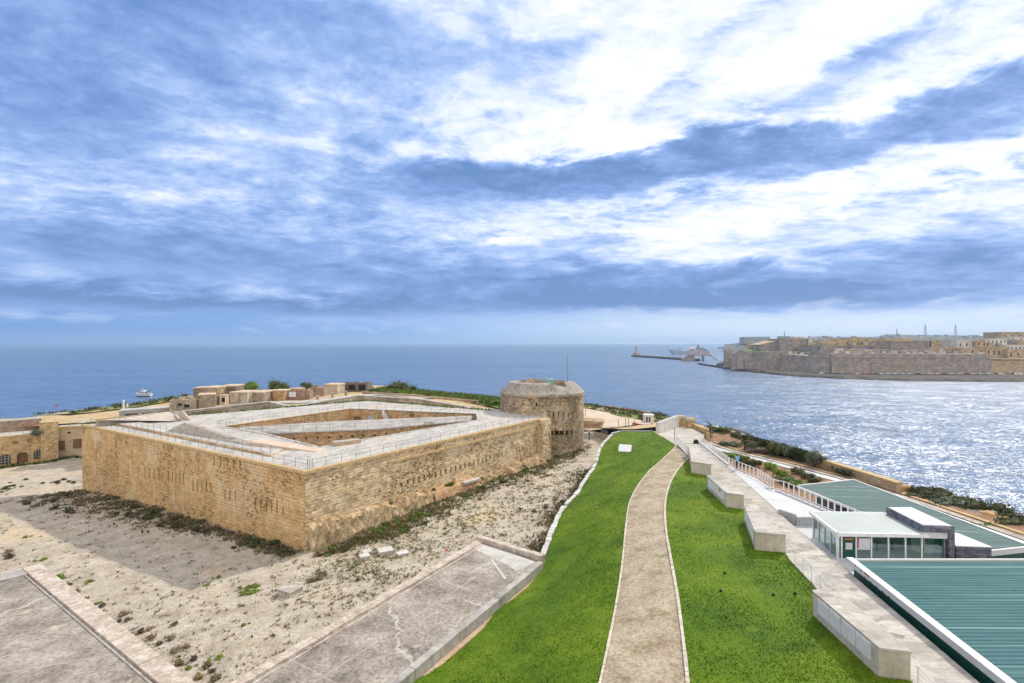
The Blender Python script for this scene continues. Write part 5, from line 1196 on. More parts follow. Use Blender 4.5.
# ------------------------------------------------------------------ blockhouses, bunker and ruins beyond the fort
t = empty('counterscarp_wall', (-50, 132, 17), 'weathered counterscarp wall facing the ditch behind the fort', 'wall')
cs = [(-97.0, 123.0), (-82, 113.6), (-74.2, 116.6), (-63, 132.6), (-55, 127.2), (-44, 146.6), (-25, 138.7), (-3, 126.8), (6, 123.8), (17, 121.2)]
cz = [22, 24.2, 24.7, 25.0, 24.3, 25.2, 25.0, 23, 21.5, 19.5]
for i in range(len(cs) - 1):
    p, q = Vector(cs[i]), Vector(cs[i + 1]); d = (q - p).normalized(); nn_ = Vector((-d.y, d.x)) * .8
    MB().prism([tuple(p - nn_ * .1), tuple(q - nn_ * .1), tuple(q + nn_), tuple(p + nn_)], 14, [cz[i], cz[i + 1], cz[i + 1], cz[i]]).build('wall_section', M['scarp'], t)
    a3, b3 = (p.x + nn_.x * .45, p.y + nn_.y * .45, cz[i] - .02), (q.x + nn_.x * .45, q.y + nn_.y * .45, cz[i + 1] - .02); MB().bar(a3, b3, 1.05, .16).build('coping', M['roofpave'], t)
wallrun('revetment', [(25.2, 104.0), (21.6, 110), (17.1, 121.4)], .5, 15, [20.3, 20.2, 19.9], M['scarp'], 'low stone revetment under the dirt yard behind the far lawn')
struct(ribbon('path', [(-75, 118.5), (-64, 136), (-54.5, 135.5), (-44, 152), (-34, 153), (-24, 144)], 5.5, lambda x, y: zc_(x, y), M['roofpave'], .22))
def blockhouse(px0, px1, yt, yb, zb, dep, mat, lab, rz=0.0, name='blockhouse', roof='plaster', cat='blockhouse', holes=(), grp=None):
    a, b, zt = fbox(px0, px1, yt, yb, zb); w = b.x - a.x; c = Vector(((a.x + b.x) / 2, a.y + dep / 2))
    t = empty(name, (c.x, c.y, zb), lab, cat, grp)
    MB().box((c.x, c.y, zb - 1.5), (w, dep, zt - zb + 1.5 - .25), rz).build('wall', M[mat], t)
    if name == 'ruined_wall':
        mb = MB(); n_ = max(3, int(w / 1.3)); ca, sa = math.cos(rz), math.sin(rz)
        for i in range(n_):
            for sy in (-1, 1):
                f = (i + .5) / n_ * w - w / 2; yy = sy * dep * .42
                mb.box((c.x + f * ca - yy * sa, c.y + f * sa + yy * ca, zt - .25), (w / n_ * .96, dep * .16, R.choice((.15, .3, .5, .62)) * R.uniform(.6, 1.1)), rz, taper=.9)
        mb.build('broken_top', M[mat], t)
    else: MB().box((c.x, c.y, zt - .25), (w + .15, dep + .15, .25), rz).build('roof', M[roof], t)
    for f_, zz, ww, hh in holes: MB().box((a.x + w * f_, a.y - .02, zb + (zt - zb) * zz), (ww, .3, hh), 0).build('opening', M['black'], t)
    return t
blockhouse(192.3, 200, 387.6, 396, 24.3, 5, 'ruin_dark', 'small dark brick blockhouse at the left end of the seaward row', .15)
blockhouse(200, 219, 387.2, 402, 24.4, 6, 'ruin_tan', 'tall plain grey-tan blockhouse in the middle of the left cluster', -.1)
blockhouse(220, 234, 385.6, 400.5, 24.4, 6, 'ruin_dark', 'dark weathered blockhouse right of the tall tan one', .12, holes=[(.45, .0, 2.2, 1.6)])
blockhouse(219.5, 225, 394.8, 402, 24.4, 2, 'plaster', 'tiny pale annexe with a dark doorway between two blockhouses', 0, holes=[(.7, .0, .8, 1.2)])
blockhouse(194.5, 208.8, 394.4, 409, 24.4, 4.5, 'ruin_tan', 'cube-shaped blockhouse with a dark left side, nearest the fort', .5)
blockhouse(230.5, 249, 392, 403.4, 24.5, 6, 'scarp', 'long pale low blockhouse right of the dark one', -.12)
blockhouse(249.5, 263, 392, 402.4, 24.5, 6, 'redrub', 'reddish rubble blockhouse beside the long pale one', .02)
blockhouse(263.5, 272, 391, 400.5, 24.5, 5, 'ruin_dark', 'open-fronted rubble shelter in the middle of the row', .0, holes=[(.4, .05, 2.2, 1.5)])
blockhouse(272.5, 284.5, 390.2, 400, 24.6, 4, 'court', 'yellowish square ruin under the dark shrub', .05)
t = blockhouse(285.5, 309, 390.3, 399.2, 24.6, 3, 'redrub', 'purplish rubble wall carrying a white sign', .06, 'ruined_wall', cat='ruin')
a, b, zt = fbox(302.3, 307.8, 391.2, 395.2, 25.5); tag(MB().box(((a.x + b.x) / 2, a.y - 8.3, 25.9), (1.75, .08, 1.25), .06).build('sign_board', M['white']), 'blank white sign board on the purplish rubble wall', 'sign')
blockhouse(310, 323, 387.2, 395.6, 24.7, 4, 'redrub', 'brick-red rubble ruin right of the white sign', .1, 'ruined_wall', cat='ruin')
blockhouse(324, 338.5, 384.3, 393, 24.7, 6, 'scarp', 'pale square blockhouse near the right end of the ruins', -.08)
t = blockhouse(339, 368, 383, 391.5, 24.4, 5, 'ruin_dark', 'long low ruin with dark openings and flat roofs, rightmost of the row', .0, 'ruined_wall', 'roofgrey', 'ruin', holes=[(.12, .2, 2.4, 1.6), (.45, .2, 2.0, 1.6), (.8, .15, 2.2, 1.8)])
blockhouse(169, 193.5, 399.5, 411.5, 24.0, 5, 'scarp', 'low rubble building with three dark holes left of the cube blockhouse', .12, 'ruined_wall', cat='ruin', holes=[(.18, .35, 1.0, .9), (.45, .5, .8, .5), (.72, .35, 1.0, .7)])
for i, (px, yt, yb, lab) in enumerate(((317.5, 395.6, 399.3, 'left one of three stubby posts along the white path'), (332.5, 393, 397.6, 'middle one of three stubby posts along the white path'), (346, 391.5, 395.6, 'right one of three stubby posts along the white path'))):
    a, b, zt = fbox(px - 1.1, px + 1.1, yt, yb, 24.8); o = MB().box(((a.x + b.x) / 2, a.y, 24.4), (.62, .62, zt - 24.4)).build('bollard', M['rubble']); MB().box(((a.x + b.x) / 2, a.y, zt), (.75, .75, .12)).build('cap', M['roofpave'], o); tag(o, lab, 'bollard', 'stubby posts along the white path')
# long grey bunker
a, b = Vector(P2(119, 416, 23.3)), Vector(P2(170, 410.5, 24)); d = (b - a).normalized(); n = Vector((-d.y, d.x))
t = empty('bunker', (a.x, a.y, 22.5), 'long low grey concrete bunker with slit openings on the left', 'bunker')
ztb = CAMZ - (411.6 - HY) * a.y / F; bw = MB().prism([tuple(a), tuple(b), tuple(b + n * 4), tuple(a + n * 4)], 20, [ztb, ztb + .2, ztb + .2, ztb]).build('wall', M['roofgrey'], t)
cmb = MB()
for f_, w in ((.24, 2.4), (.55, 2.2), (.85, 2.0)): q = a.lerp(b, f_); cmb.box((q.x, q.y, ztb - 1.15), (w, 1.6, .6), math.atan2(d.y, d.x))
cut(bw, cmb)
MB().prism([tuple(a - n * .15 - d * .2), tuple(b - n * .15), tuple(b + n * 4.1), tuple(a + n * 4.1 - d * .2)], [ztb + .0, ztb + .2, ztb + .2, ztb], [ztb + .25, ztb + .45, ztb + .45, ztb + .25]).build('roof', M['roofpave'], t)
struct(ribbon('path', [P2(80, 424, 22), P2(115, 418.5, 22.9), P2(165, 413.3, 23.7)], 5, lambda x, y: zc_(x, y), M['roofpave'], .3))
for px, lab in ((123.5, 'taller white marker post in the tan field near the shore'), (127.3, 'shorter white marker post in the tan field near the shore')):
    p = P(px, 408.5 if px < 125 else 407.8, 21.8); h = (1.1 if px < 125 else .5) * 2; o = MB().box((p.x, p.y, 21.4), (.4, .4, h + .4), taper=.8).build('marker_post', M['white']); MB().box((p.x, p.y, 21.4 + h + .4), (.3, .3, .2), taper=.4).build('cap', M['railw'], o); tag(o, lab, 'marker post', 'white marker posts by the shore')
wallrun('field_wall', [P2(363, 394, 24.5), P2(420, 398, 24.3)], .8, 22, [25.3, 25.2], M['rubble'], 'long brown rubble wall in front of the green headland scrub')
wallrun('field_wall', [P2(420, 398.5, 24.3), P2(478, 403, 23.5)], .8, 21, [25.2, 24.2], M['rubble'], 'low brown rubble wall sinking towards the round tower')
struct(patch('scrub_ground', [P2(366, 391.5, 24.3), P2(392, 386.6, 23.6), P2(440, 393.2, 22.9), P2(499, 397.8, 22.2), (1, 135), (-6, 139), P2(430, 397.5, 24)], lambda x, y: zc_(x, y) + .35 + .25 * math.sin(x * .8) * math.sin(y * .6), 2, M['scrub'], .2))
struct(patch('scrub_ground', [P2(30, 414, 20.5), P2(130, 403.8, 22.1), P2(190, 395, 22.4), P2(190, 397, 23), P2(160, 402.5, 22.6), P2(128, 407.5, 22), P2(70, 413.2, 21.2)], lambda x, y: zc_(x, y) + .3, 2.5, M['scrub'], .15))
struct(patch('scrub_ground', [P2(585, 404.4, 20.8), P2(612, 408, 20.6), P2(644, 413, 20.1), P2(668, 417, 20), P2(668, 422, 20.6), P2(640, 419.5, 20.6), P2(622, 416.5, 20.6), P2(605, 411.5, 20.6), P2(585, 407.8, 20.7)], lambda x, y: zc_(x, y) + .35, 1.8, M['scrub'], .2))
struct(patch('dirt_yard', [P2(582, 408.5, 20.6), P2(605, 412, 20.5), P2(622, 417, 20.5), P2(641, 420.5, 20.4), P2(641, 428.5, 20.8), P2(618, 431, 21.2), P2(602, 425, 20.4), P2(582, 419, 20)], lambda x, y: zc_(x, y) + .22, 2, M['sandpink'] if 'sandpink' in M else noisy('pinkish_dirt', [(.3, (.5, .39, .29)), (.6, (.62, .51, .4))], .2, fine=1.5, fa=.2), .05))
wallrun('shore_wall', [P2(607, 407.5, 20.6), P2(640, 413, 20.2), P2(664, 417, 20)], .9, 17, [21.2, 20.9, 20.6], M['rubble'], 'low tan rubble wall along the shore behind the white booth')

# ------------------------------------------------------------------ vegetation
def leafcloud(n, rx, ry, rz, size, rng, flat=0.0, clumps=6, zmin=0.0):
    """many small leaf faces grouped in clumps through an ellipsoid resting on z=0"""
    mb = MB(); cl = []
    for _ in range(clumps):
        a = rng.uniform(0, 2 * PI); r = math.sqrt(rng.random()) * .75; cl.append((math.cos(a) * r * rx, math.sin(a) * r * ry, rz * rng.uniform(.35, .75), rng.uniform(.35, .6)))
    X_, Z_ = .525731, .850651
    iv = [(-X_, 0, Z_), (X_, 0, Z_), (-X_, 0, -Z_), (X_, 0, -Z_), (0, Z_, X_), (0, Z_, -X_), (0, -Z_, X_), (0, -Z_, -X_), (Z_, X_, 0), (-Z_, X_, 0), (Z_, -X_, 0), (-Z_, -X_, 0)]
    it = [(0, 4, 1), (0, 9, 4), (9, 5, 4), (4, 5, 8), (4, 8, 1), (8, 10, 1), (8, 3, 10), (5, 3, 8), (5, 2, 3), (2, 7, 3), (7, 10, 3), (7, 6, 10), (7, 11, 6), (11, 0, 6), (0, 1, 6), (6, 1, 10), (9, 0, 11), (9, 11, 2), (9, 2, 5), (7, 2, 11)]
    for cx, cy, cz, cr in cl:
        mb.add([(cx + v[0] * rx * cr * .55 * rng.uniform(.8, 1.15), cy + v[1] * ry * cr * .55 * rng.uniform(.8, 1.15), max(-.05, cz + v[2] * rz * cr * .55 * rng.uniform(.8, 1.15))) for v in iv], [tuple(reversed(t_)) for t_ in it])
    for _ in range(n):
        cx, cy, cz, cr = rng.choice(cl)
        while True:
            v = Vector((rng.uniform(-1, 1), rng.uniform(-1, 1), rng.uniform(-1, 1)))
            if .4 < v.length < 1.12: break
        p = Vector((cx + v.x * rx * cr, cy + v.y * ry * cr, max(zmin, cz + v.z * rz * cr)))
        nrm = (v + Vector((rng.gauss(0, .5), rng.gauss(0, .5), rng.gauss(0, .5) + .4))).normalized(); a = nrm.orthogonal().normalized(); b = nrm.cross(a); th = rng.uniform(0, 2 * PI)
        a, b = a * math.cos(th) + b * math.sin(th), b * math.cos(th) - a * math.sin(th); s = size * rng.uniform(.5, 1.3)
        mb.add([p - a * s * .5, p + b * s * .28, p + a * s * .7, p - b * s * .28], [(0, 1, 2, 3)])
    return mb
protos = {}
def shrubproto(key, mat, n, rx, ry, rz, size, seed, label, group, cat='shrub', name='shrub', trunk=True):
    rg = random.Random(seed); t = empty(name, (0, 0, 0), label, cat, group)
    o = leafcloud(n, rx, ry, rz, size, rg).build('foliage', M[mat]); o.parent = t
    if trunk:
        mb = MB()
        for k in range(4):
            a = k * PI / 2 + rg.random(); mb.tube((0, 0, -.1), (math.cos(a) * rx * .4, math.sin(a) * ry * .4, rz * .6), rz * .04, 5, r1=rz * .015)
        s_ = mb.build('stem', M['bark']); s_.parent = t
    protos[key] = [t, False]; return t
def plant(key, loc, rz=0.0, sc=1.0, label=None):
    t, used = protos[key]
    if not used:
        protos[key][1] = True; t.location = loc; t.rotation_euler = (0, 0, rz); t.scale = (sc,) * 3 if not isinstance(sc, tuple) else sc
        if label: t['label'] = label
        return t
    return dup(t, loc, rz, sc, label)
G1, G2, G3, G4 = 'dark scrub in the shade of the left fort wall', 'green weeds along the right fort wall', 'withered bushes in the dry ditch', 'low weeds scattered on the ditch floor'
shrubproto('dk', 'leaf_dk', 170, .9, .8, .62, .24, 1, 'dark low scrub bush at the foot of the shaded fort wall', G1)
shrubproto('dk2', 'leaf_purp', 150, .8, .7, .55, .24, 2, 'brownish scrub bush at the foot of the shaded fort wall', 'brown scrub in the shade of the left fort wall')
shrubproto('gr', 'leaf_gr', 170, .85, .75, .5, .24, 3, 'fresh green weed clump below the right fort wall', G2)
shrubproto('grd', 'leaf_dk', 150, .8, .8, .55, .24, 31, 'dark green weed clump below the right fort wall', 'dark weeds along the right fort wall')
shrubproto('dry', 'leaf_dry', 150, .7, .7, .55, .22, 4, 'straw-coloured dry bush below the right fort wall', 'dry bushes along the right fort wall')
shrubproto('pur', 'leaf_purp', 170, .6, .55, .6, .2, 5, 'withered brown bush on the sandy ditch floor', G3)
shrubproto('lime', 'leaf_lime', 130, .8, .6, .3, .2, 61, 'bright lime-green weed mat on the ditch floor', 'bright weed mats on the ditch floor', trunk=False)
def ground(px, py):
    z = 16.5
    for _ in range(5): p = P(px, py, z); z = zground(p.x, p.y)
    return Vector((p.x, p.y, z))
# scrub strip in the shade, in the photo's own distribution (densest at the wall foot)
n_out = -n_ab
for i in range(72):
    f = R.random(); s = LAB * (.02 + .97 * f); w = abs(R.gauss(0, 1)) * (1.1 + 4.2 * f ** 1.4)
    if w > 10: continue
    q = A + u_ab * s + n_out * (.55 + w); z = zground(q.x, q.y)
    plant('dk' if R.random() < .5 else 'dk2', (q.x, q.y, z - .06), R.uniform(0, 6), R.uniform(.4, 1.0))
for i in range(14):
    q = ground(R.uniform(0, 85) , 0 + R.uniform(480, 487)) if i % 3 == 0 else ground(*((lambda k: (k, 489 - (k) * .12 + R.uniform(-1.5, 1.5)))(R.uniform(2, 75))))
    plant('dk', (q.x, q.y, q.z - .05), R.uniform(0, 6), R.uniform(.35, .7))
# right wall weeds: band from pixel track of the wall foot
trk = [(318, 553, 5), (345, 543, 8), (372, 535, 10), (400, 524, 14), (425, 512, 12), (455, 498, 10), (490, 483, 9), (520, 474, 9), (545, 466, 6), (565, 457, 5), (580, 447, 4)]
for i in range(84):
    k = R.random() * (len(trk) - 1); j = int(k); f = k - j; px = trk[j][0] * (1 - f) + trk[j + 1][0] * f; py = trk[j][1] * (1 - f) + trk[j + 1][1] * f; w = trk[j][2]
    q = ground(px + R.gauss(0, 6), py + R.gauss(0, .45) * w); 
    if (Vector((q.x, q.y)) - A).dot(n_ac) > -1.9 and px < 545: q = Vector((*(Vector((q.x, q.y)) - n_ac * 2.2), q.z)); q.z = zground(q.x, q.y)
    if (Vector((q.x, q.y)) - TC).length < TR + .9: continue
    c = R.random(); kk = 'gr' if c < .42 else ('grd' if c < .58 else 'dry')
    plant(kk, (q.x, q.y, q.z - .05), R.uniform(0, 6), R.uniform(.4, 1.05))
for s0, s1, n_ in ((20, 25, 7), (29.5, 33, 4), (37, 40, 2), (12, 13, 1)):
    for i in range(n_):
        q = Vector(ac(R.uniform(s0, s1), -R.uniform(.3, 1.3))); plant('gr', (q.x, q.y, 18.85 if s0 < 29 else 18.1), R.uniform(0, 6), R.uniform(.4, .7))
# strip against the lawn wall
for i in range(24):
    k = R.random() * 5; j = int(k); a = Vector(LW[j]).lerp(Vector(LW[j + 1]), k - j) - Vector((.9 + abs(R.gauss(0, 1.3)), 0)); z = zground(a.x, a.y)
    plant('grd' if R.random() < .5 else 'dry', (a.x, a.y, z - .05), R.uniform(0, 6), R.uniform(.4, 1.0))
# individual withered bushes read off the photograph
for px, py, s in ((318, 580, 1.3), (311, 583, 1.1), (322, 576, 1.2), (357, 581, .8), (124, 616, 1.0), (128, 621, .8), (120, 622, .7), (174, 625, .8), (150, 630, .7), (10, 558, 1.5), (8, 553, 1.2), (78, 592, .9), (86, 600, .8), (70, 585, .8), (103, 607, .9), (480, 500, .8), (520, 510, .8), (535, 512, 1.1), (545, 508, 1.3), (556, 500, 1.2), (140, 633, .9), (152, 638, .8), (170, 640, .9), (160, 645, .7), (176, 652, .9), (186, 648, .7), (181, 664, .9), (195, 660, .9), (206, 668, 1.0), (212, 673, .8), (200, 678, .9), (216, 680, .9)):
    q = ground(px, py); plant('pur' if R.random() < .55 else 'dry', (q.x, q.y, q.z - .04), R.uniform(0, 6), s * .66)
for px, py, s in ((60, 578, 1.4), (40, 561, 1.2), (28, 537, .9), (245, 589, 1.3), (252, 592, 1.2), (243, 594, 1.), (256, 586, .9), (246, 625, .7), (241, 606, .7), (216, 578, .8), (208, 585, .8), (215, 660, 1.0), (88, 583, 1.), (4, 492, 1.3), (12, 489, 1.2), (100, 604, .8), (192, 668, .8)):
    q = ground(px, py); plant('lime', (q.x, q.y, q.z - .02), R.uniform(0, 6), s * .75)
# scattered tufts and stones nobody could count
def tufts(name, n, fn_, mat, h0, h1, k=5, spread=.12):
    mb = MB()
    for i in range(n):
        p = fn_()
        if p is None: continue
        for j in range(k):
            a = R.uniform(0, 2 * PI); r = R.uniform(0, spread); h = R.uniform(h0, h1); b = (p[0] + math.cos(a) * r, p[1] + math.sin(a) * r, p[2] - .02); o = R.uniform(0, PI); w = h * .35
            mb.add([(b[0] - math.cos(o) * w, b[1] - math.sin(o) * w, b[2]), (b[0] + math.cos(o) * w, b[1] + math.sin(o) * w, b[2]), (b[0] + math.cos(a) * r * 1.5, b[1] + math.sin(a) * r * 1.5, b[2] + h)], [(0, 1, 2)])
    return mb.build(name, mat)
def rnd_ditch():
    for _ in range(12):
        if R.random() < .55:
            k = R.random() * (len(trk) - 1); j = int(k); f = k - j; px = trk[j][0] * (1 - f) + trk[j + 1][0] * f + R.gauss(0, 25); py = trk[j][1] * (1 - f) + trk[j + 1][1] * f + 14 + abs(R.gauss(0, 22))
        else: px, py = R.uniform(0, 560), R.uniform(480, 683)
        if py < 450: continue
        q = ground(px, py)
        if inside((q.x, q.y), ditch) and not inside((q.x, q.y), outer) and not inside((q.x, q.y), sl1) and (Vector((q.x, q.y)) - TC).length > TR + .5: return q
    return None
def rnd_shade():
    f = R.random(); f = f if math.sin(f * 21) + math.sin(f * 47 + 1) > R.uniform(-2.4, .9) else R.random(); w = abs(R.gauss(0, 1)) * (.9 + 4.4 * f ** 1.5); q = A + u_ab * (LAB * (.01 + .98 * f)) + n_out * (.35 + w); return (q.x, q.y, zground(q.x, q.y)) if w < 11 else None
def rnd_right():
    k = R.random() * (len(trk) - 1); j = int(k); f = k - j; px = trk[j][0] * (1 - f) + trk[j + 1][0] * f + R.gauss(0, 7); py = trk[j][1] * (1 - f) + trk[j + 1][1] * f + R.gauss(0, .45) * trk[j][2]
    q = ground(px, py); v = Vector((q.x, q.y))
    if ((v - A).dot(n_ac) > -1.7 and px < 545) or (v - TC).length < TR + .5: return None
    return q
def rnd_strip():
    k = R.random() * 5; j = int(k); a = Vector(LW[j]).lerp(Vector(LW[j + 1]), k - j) - Vector((.7 + abs(R.gauss(0, 1.6)), 0)); return (a.x, a.y, zground(a.x, a.y))
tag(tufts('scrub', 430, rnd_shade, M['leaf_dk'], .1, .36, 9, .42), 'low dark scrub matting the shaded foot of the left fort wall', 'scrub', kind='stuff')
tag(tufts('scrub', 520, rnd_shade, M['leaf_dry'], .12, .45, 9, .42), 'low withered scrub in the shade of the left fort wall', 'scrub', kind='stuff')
tag(tufts('scrub', 720, rnd_right, M['leaf_gr'], .08, .34, 9, .36), 'green weeds matting the foot of the right fort wall', 'scrub', kind='stuff')
tag(tufts('scrub', 1300, rnd_right, M['leaf_dry'], .1, .4, 9, .4), 'dry straw-coloured weeds along the foot of the right fort wall', 'scrub', kind='stuff')
tag(tufts('scrub', 700, rnd_strip, M['leaf_dry'], .1, .4, 9, .4), 'dry weeds along the ditch side of the lawn wall', 'scrub', kind='stuff')
tag(tufts('scrub', 500, rnd_strip, M['leaf_dk'], .1, .4, 9, .4), 'dark weeds along the ditch side of the lawn wall', 'scrub', kind='stuff')
tag(tufts('weeds', 1300, rnd_ditch, M['leaf_gr'], .06, .24, 8, .2), 'tiny green weeds scattered over the dry ditch', 'weeds', kind='stuff')
tag(tufts('weeds', 1200, rnd_ditch, M['leaf_dry'], .06, .24, 8, .2), 'tiny dry weeds scattered over the dry ditch', 'weeds', kind='stuff')
def rubble(name, n, fn_, mat, s0, s1):
    mb = MB()
    for i in range(n):
        p = fn_()
        if p is None: continue
        s = R.uniform(s0, s1) * (1 if R.random() < .9 else 2); mb.box((p[0], p[1], p[2] - s * .2), (s, s * R.uniform(.6, 1.2), s * .55), R.uniform(0, 3), taper=R.uniform(.4, .8))
    return mb.build(name, mat)
tag(rubble('rubble', 2600, rnd_ditch, M['rock'], .05, .16), 'loose stones littering the dry ditch', 'rubble', kind='stuff')

# garden shrubs, hedge, palms
def gshrub(px, py, mat, rx, ry, rz, lab, n=420, seed=None, zb=21.15, size=.24, cl=11, name='garden_shrub', cat='garden bush'):
    p = P(px, py, zb); t = empty(name, p, lab, cat); rg = random.Random(seed or int(px * 7 + py)); rx *= .86; ry *= .86; rz *= .72 if name == 'garden_shrub' else .8
    mb = leafcloud(n, rx, ry, rz, size, rg, clumps=cl); o = mb.build('foliage', M[mat]); o.parent = t
    s_ = MB(); [s_.tube((0, 0, -.2), (math.cos(k * 1.6) * rx * .4, math.sin(k * 1.6) * ry * .4, rz * .6), .05, 5, r1=.02) for k in range(4)]; s_ = s_.build('stem', M['bark']); s_.parent = t; return t
gshrub(770.5, 469.5, 'leaf_lime', 1.25, 1.25, 1.5, 'round lime-green bush below the railing, farther one', 500)
gshrub(780, 477.5, 'leaf_lime', 1.35, 1.3, 1.5, 'round bright green bush beside the railing, nearer one', 520)
gshrub(787.5, 483, 'leaf_grey', 1.6, 1.6, 1.2, 'grey-green spreading bush right of the bright green bush', 520)
gshrub(795, 486, 'leaf_gr', 2.0, 2.2, 1.3, 'broad olive bush at the corner of the far green roof', 600)
gshrub(797, 474, 'leaf_dk', 1.2, 1.2, 1.2, 'small dark bush between brown soil and white footpath', 380)
gshrub(809, 478, 'leaf_dk', 1.3, 1.0, 1.0, 'small dark bush just before the far green roof', 380)
gshrub(817, 482, 'leaf_dk', 1.6, 1.1, .9, 'low dark bush touching the far green roof', 380)
gshrub(746, 465, 'leaf_dk', 1.5, 1.2, 1.5, 'dark clipped bush just behind the standing person', 480)
gshrub(755, 467, 'leaf_dk', 1.3, 1.1, 1.5, 'dark clipped bush right behind the railing corner', 480)
gshrub(731, 458.5, 'leaf_gr', 4.0, 2.0, 1.3, 'flat olive-green hedge bed behind the balustrade', 800, cl=14)
gshrub(775, 456, 'leaf_dk', 1.9, 1.9, 3.6, 'upright dark conical bush against the sea wall hedge', 900, cl=12, size=.2)
gshrub(790.5, 458.5, 'leaf_grey', 1.7, 1.7, 3.3, 'upright grey-green bush right of the conical bush', 800, cl=12, size=.2)
gshrub(814.5, 467, 'leaf_grey', 2.0, 2.0, 3.4, 'large rounded grey-green bush standing alone by the sea wall', 900, cl=13, size=.2)
gshrub(758, 453, 'leaf_purp', 2.8, 1.6, 1.4, 'greyish withered bush beside the white footpath', 600)
gshrub(727, 446.5, 'leaf_grey', 3.0, 1.6, 1.5, 'long grey-green cushion bush left of the footpath palms', 600)
gshrub(707, 440, 'leaf_grey', 2.6, 1.6, 1.4, 'grey-green cushion bush at the head of the garden', 560)
gshrub(718, 438, 'leaf_dk', 2.2, 1.6, 1.8, 'dark bush behind the cushion bushes near the plaza', 560)
gshrub(724, 434, 'leaf_gr', 2.2, 2.0, 2.2, 'leafy mid-green bush near the tall palm', 560, zb=21.6)
gshrub(732, 436, 'leaf_dry', 1.8, 1.6, 2.2, 'brownish bush in the upper garden', 480, zb=21.4)
gshrub(740, 441, 'leaf_dk', 3.0, 2.0, 2.4, 'broad dark bush under the far end of the hedge', 620, zb=21.2)
gshrub(715, 432.5, 'leaf_dk', 2.0, 2.0, 1.8, 'dark leafy bush beside the tall palm', 500, zb=21.8)
gshrub(843, 474.5, 'leaf_dk', 1.6, 3.0, 1.3, 'long dark bush under the tan sea wall', 560)
# long clipped hedge along the sea wall
t = empty('hedge', (43.5, 90, 21.2), 'long clipped dark hedge running along the sea wall', 'hedge'); mb = MB(); rg = random.Random(5)
h0, h1 = Vector(P2(742, 444.5, 21.15)), Vector(P2(803, 463, 21.15)); hd = (h1 - h0); hn = Vector((-hd.y, hd.x)).normalized(); hn = hn if hn.x > 0 else -hn
core = [tuple(h0 + hn * .1), tuple(h1 + hn * .1), tuple(h1 + hn * 1.15), tuple(h0 + hn * 1.15)]
for i in range(5200):
    f = rg.random(); w = rg.random(); side = rg.random()
    if side < .55: p = h0 + hd * f + hn * (w * 1.3); z = 22.75 + rg.gauss(0, .08)
    else: p = h0 + hd * f + hn * rg.gauss(0, .08); z = 21.15 + w * 1.6
    v = Vector((rg.gauss(0, 1), rg.gauss(0, 1), rg.gauss(0, 1))).normalized(); a = v.orthogonal().normalized(); b = v.cross(a); s = .2 * rg.uniform(.6, 1.3); p = Vector((p.x, p.y, z)); mb.add([p - a * s, p + b * s * .6, p + a * s, p - b * s * .6], [(0, 1, 2, 3)])
mb.build('foliage', M['leaf_dk'], t)
MB().prism(core, 20.8, 22.6).build('hedge_core', M['leaf_dk'], t)
def palm(px, py, zb, h, lab, r=1.8, n=16):
    p = P(px, py, zb); t = empty('palm_tree', p, lab, 'palm'); rg = random.Random(int(px))
    mb = MB().tube((p.x, p.y, zb - .2), (p.x + .1, p.y, zb + h), .2, 8, r1=.15); mb.build('trunk', M['bark'], t); mb = MB()
    for i in range(n):
        a = 2 * PI * i / n + rg.uniform(-.2, .2); e = rg.uniform(-.2, 1.0); prev = Vector((p.x + .1, p.y, zb + h)); dirv = Vector((math.cos(a) * math.cos(e), math.sin(a) * math.cos(e), math.sin(e)))
        side = Vector((-math.sin(a), math.cos(a), 0))
        for s in range(7):
            nx = prev + dirv * r / 7; w = .32 * (1 - abs(s - 2.2) / 6)
            for sg in (-1, 1): mb.add([prev, nx, nx + side * sg * w - Vector((0, 0, w * .5)) + dirv * .12], [(0, 1, 2)])
            dirv = (dirv - Vector((0, 0, .2))).normalized(); prev = nx
    mb.build('fronds', M['leaf_dk'], t); return t
palm(709.5, 436.5, 21.8, 2.1, 'tall palm with dark crown at the head of the garden', 1.5); palm(706, 437.5, 21.8, .9, 'short bushy palm left of the tall palm', 1.3, 12)
palm(738, 437.5, 21.6, .9, 'stocky palm with drooping fronds above the hedge end', 1.4); palm(745, 448.5, 21.4, 1.2, 'leafy palm-like plant beside the footpath', 1.6); palm(751, 450, 21.4, 1.1, 'second palm-like plant touching the withered bush', 1.5)
# headland shrubs
def hshrub(px, py, zb, rx, rz, mat, lab, n=650, size=.5):
    p = P(px, py, zb); t = empty('headland_bush', (p.x, p.y, zb - .2), lab, 'bush'); rg = random.Random(int(px * 3)); o = leafcloud(n, rx, rx * .7, rz, size, rg, clumps=12).build('foliage', M[mat]); o.parent = t
    s_ = MB(); [s_.tube((0, 0, -.3), (math.cos(k * 1.6) * rx * .4, math.sin(k * 1.6) * rx * .3, rz * .6), .12, 5, r1=.04) for k in range(4)]; s_ = s_.build('stem', M['bark']); s_.parent = t
hshrub(247, 392.5, 24.0, 4.2, 3.6, 'leaf_gr', 'round green bush on the skyline behind the blockhouses'); hshrub(279, 390.5, 23.8, 4.4, 3.8, 'leaf_dk', 'dark bush on the skyline above the yellowish ruin'); hshrub(306, 388, 23.8, 2.6, 2.2, 'leaf_dk', 'small dark bush on the skyline above the white sign', 400)
hshrub(399, 389.5, 23.8, 5.0, 2.9, 'leaf_dk', 'dark spreading bush on the green headland'); hshrub(410, 391, 23.6, 3.4, 2.0, 'leaf_dk', 'lower dark bush touching the spreading headland bush', 400)
hshrub(368, 389, 24.2, 2.4, 1.4, 'leaf_dk', 'small dark bush at the right end of the ruins', 300); hshrub(494, 404.5, 23.0, 3.2, 1.7, 'leaf_gr', 'pale green bush just left of the round tower', 420)
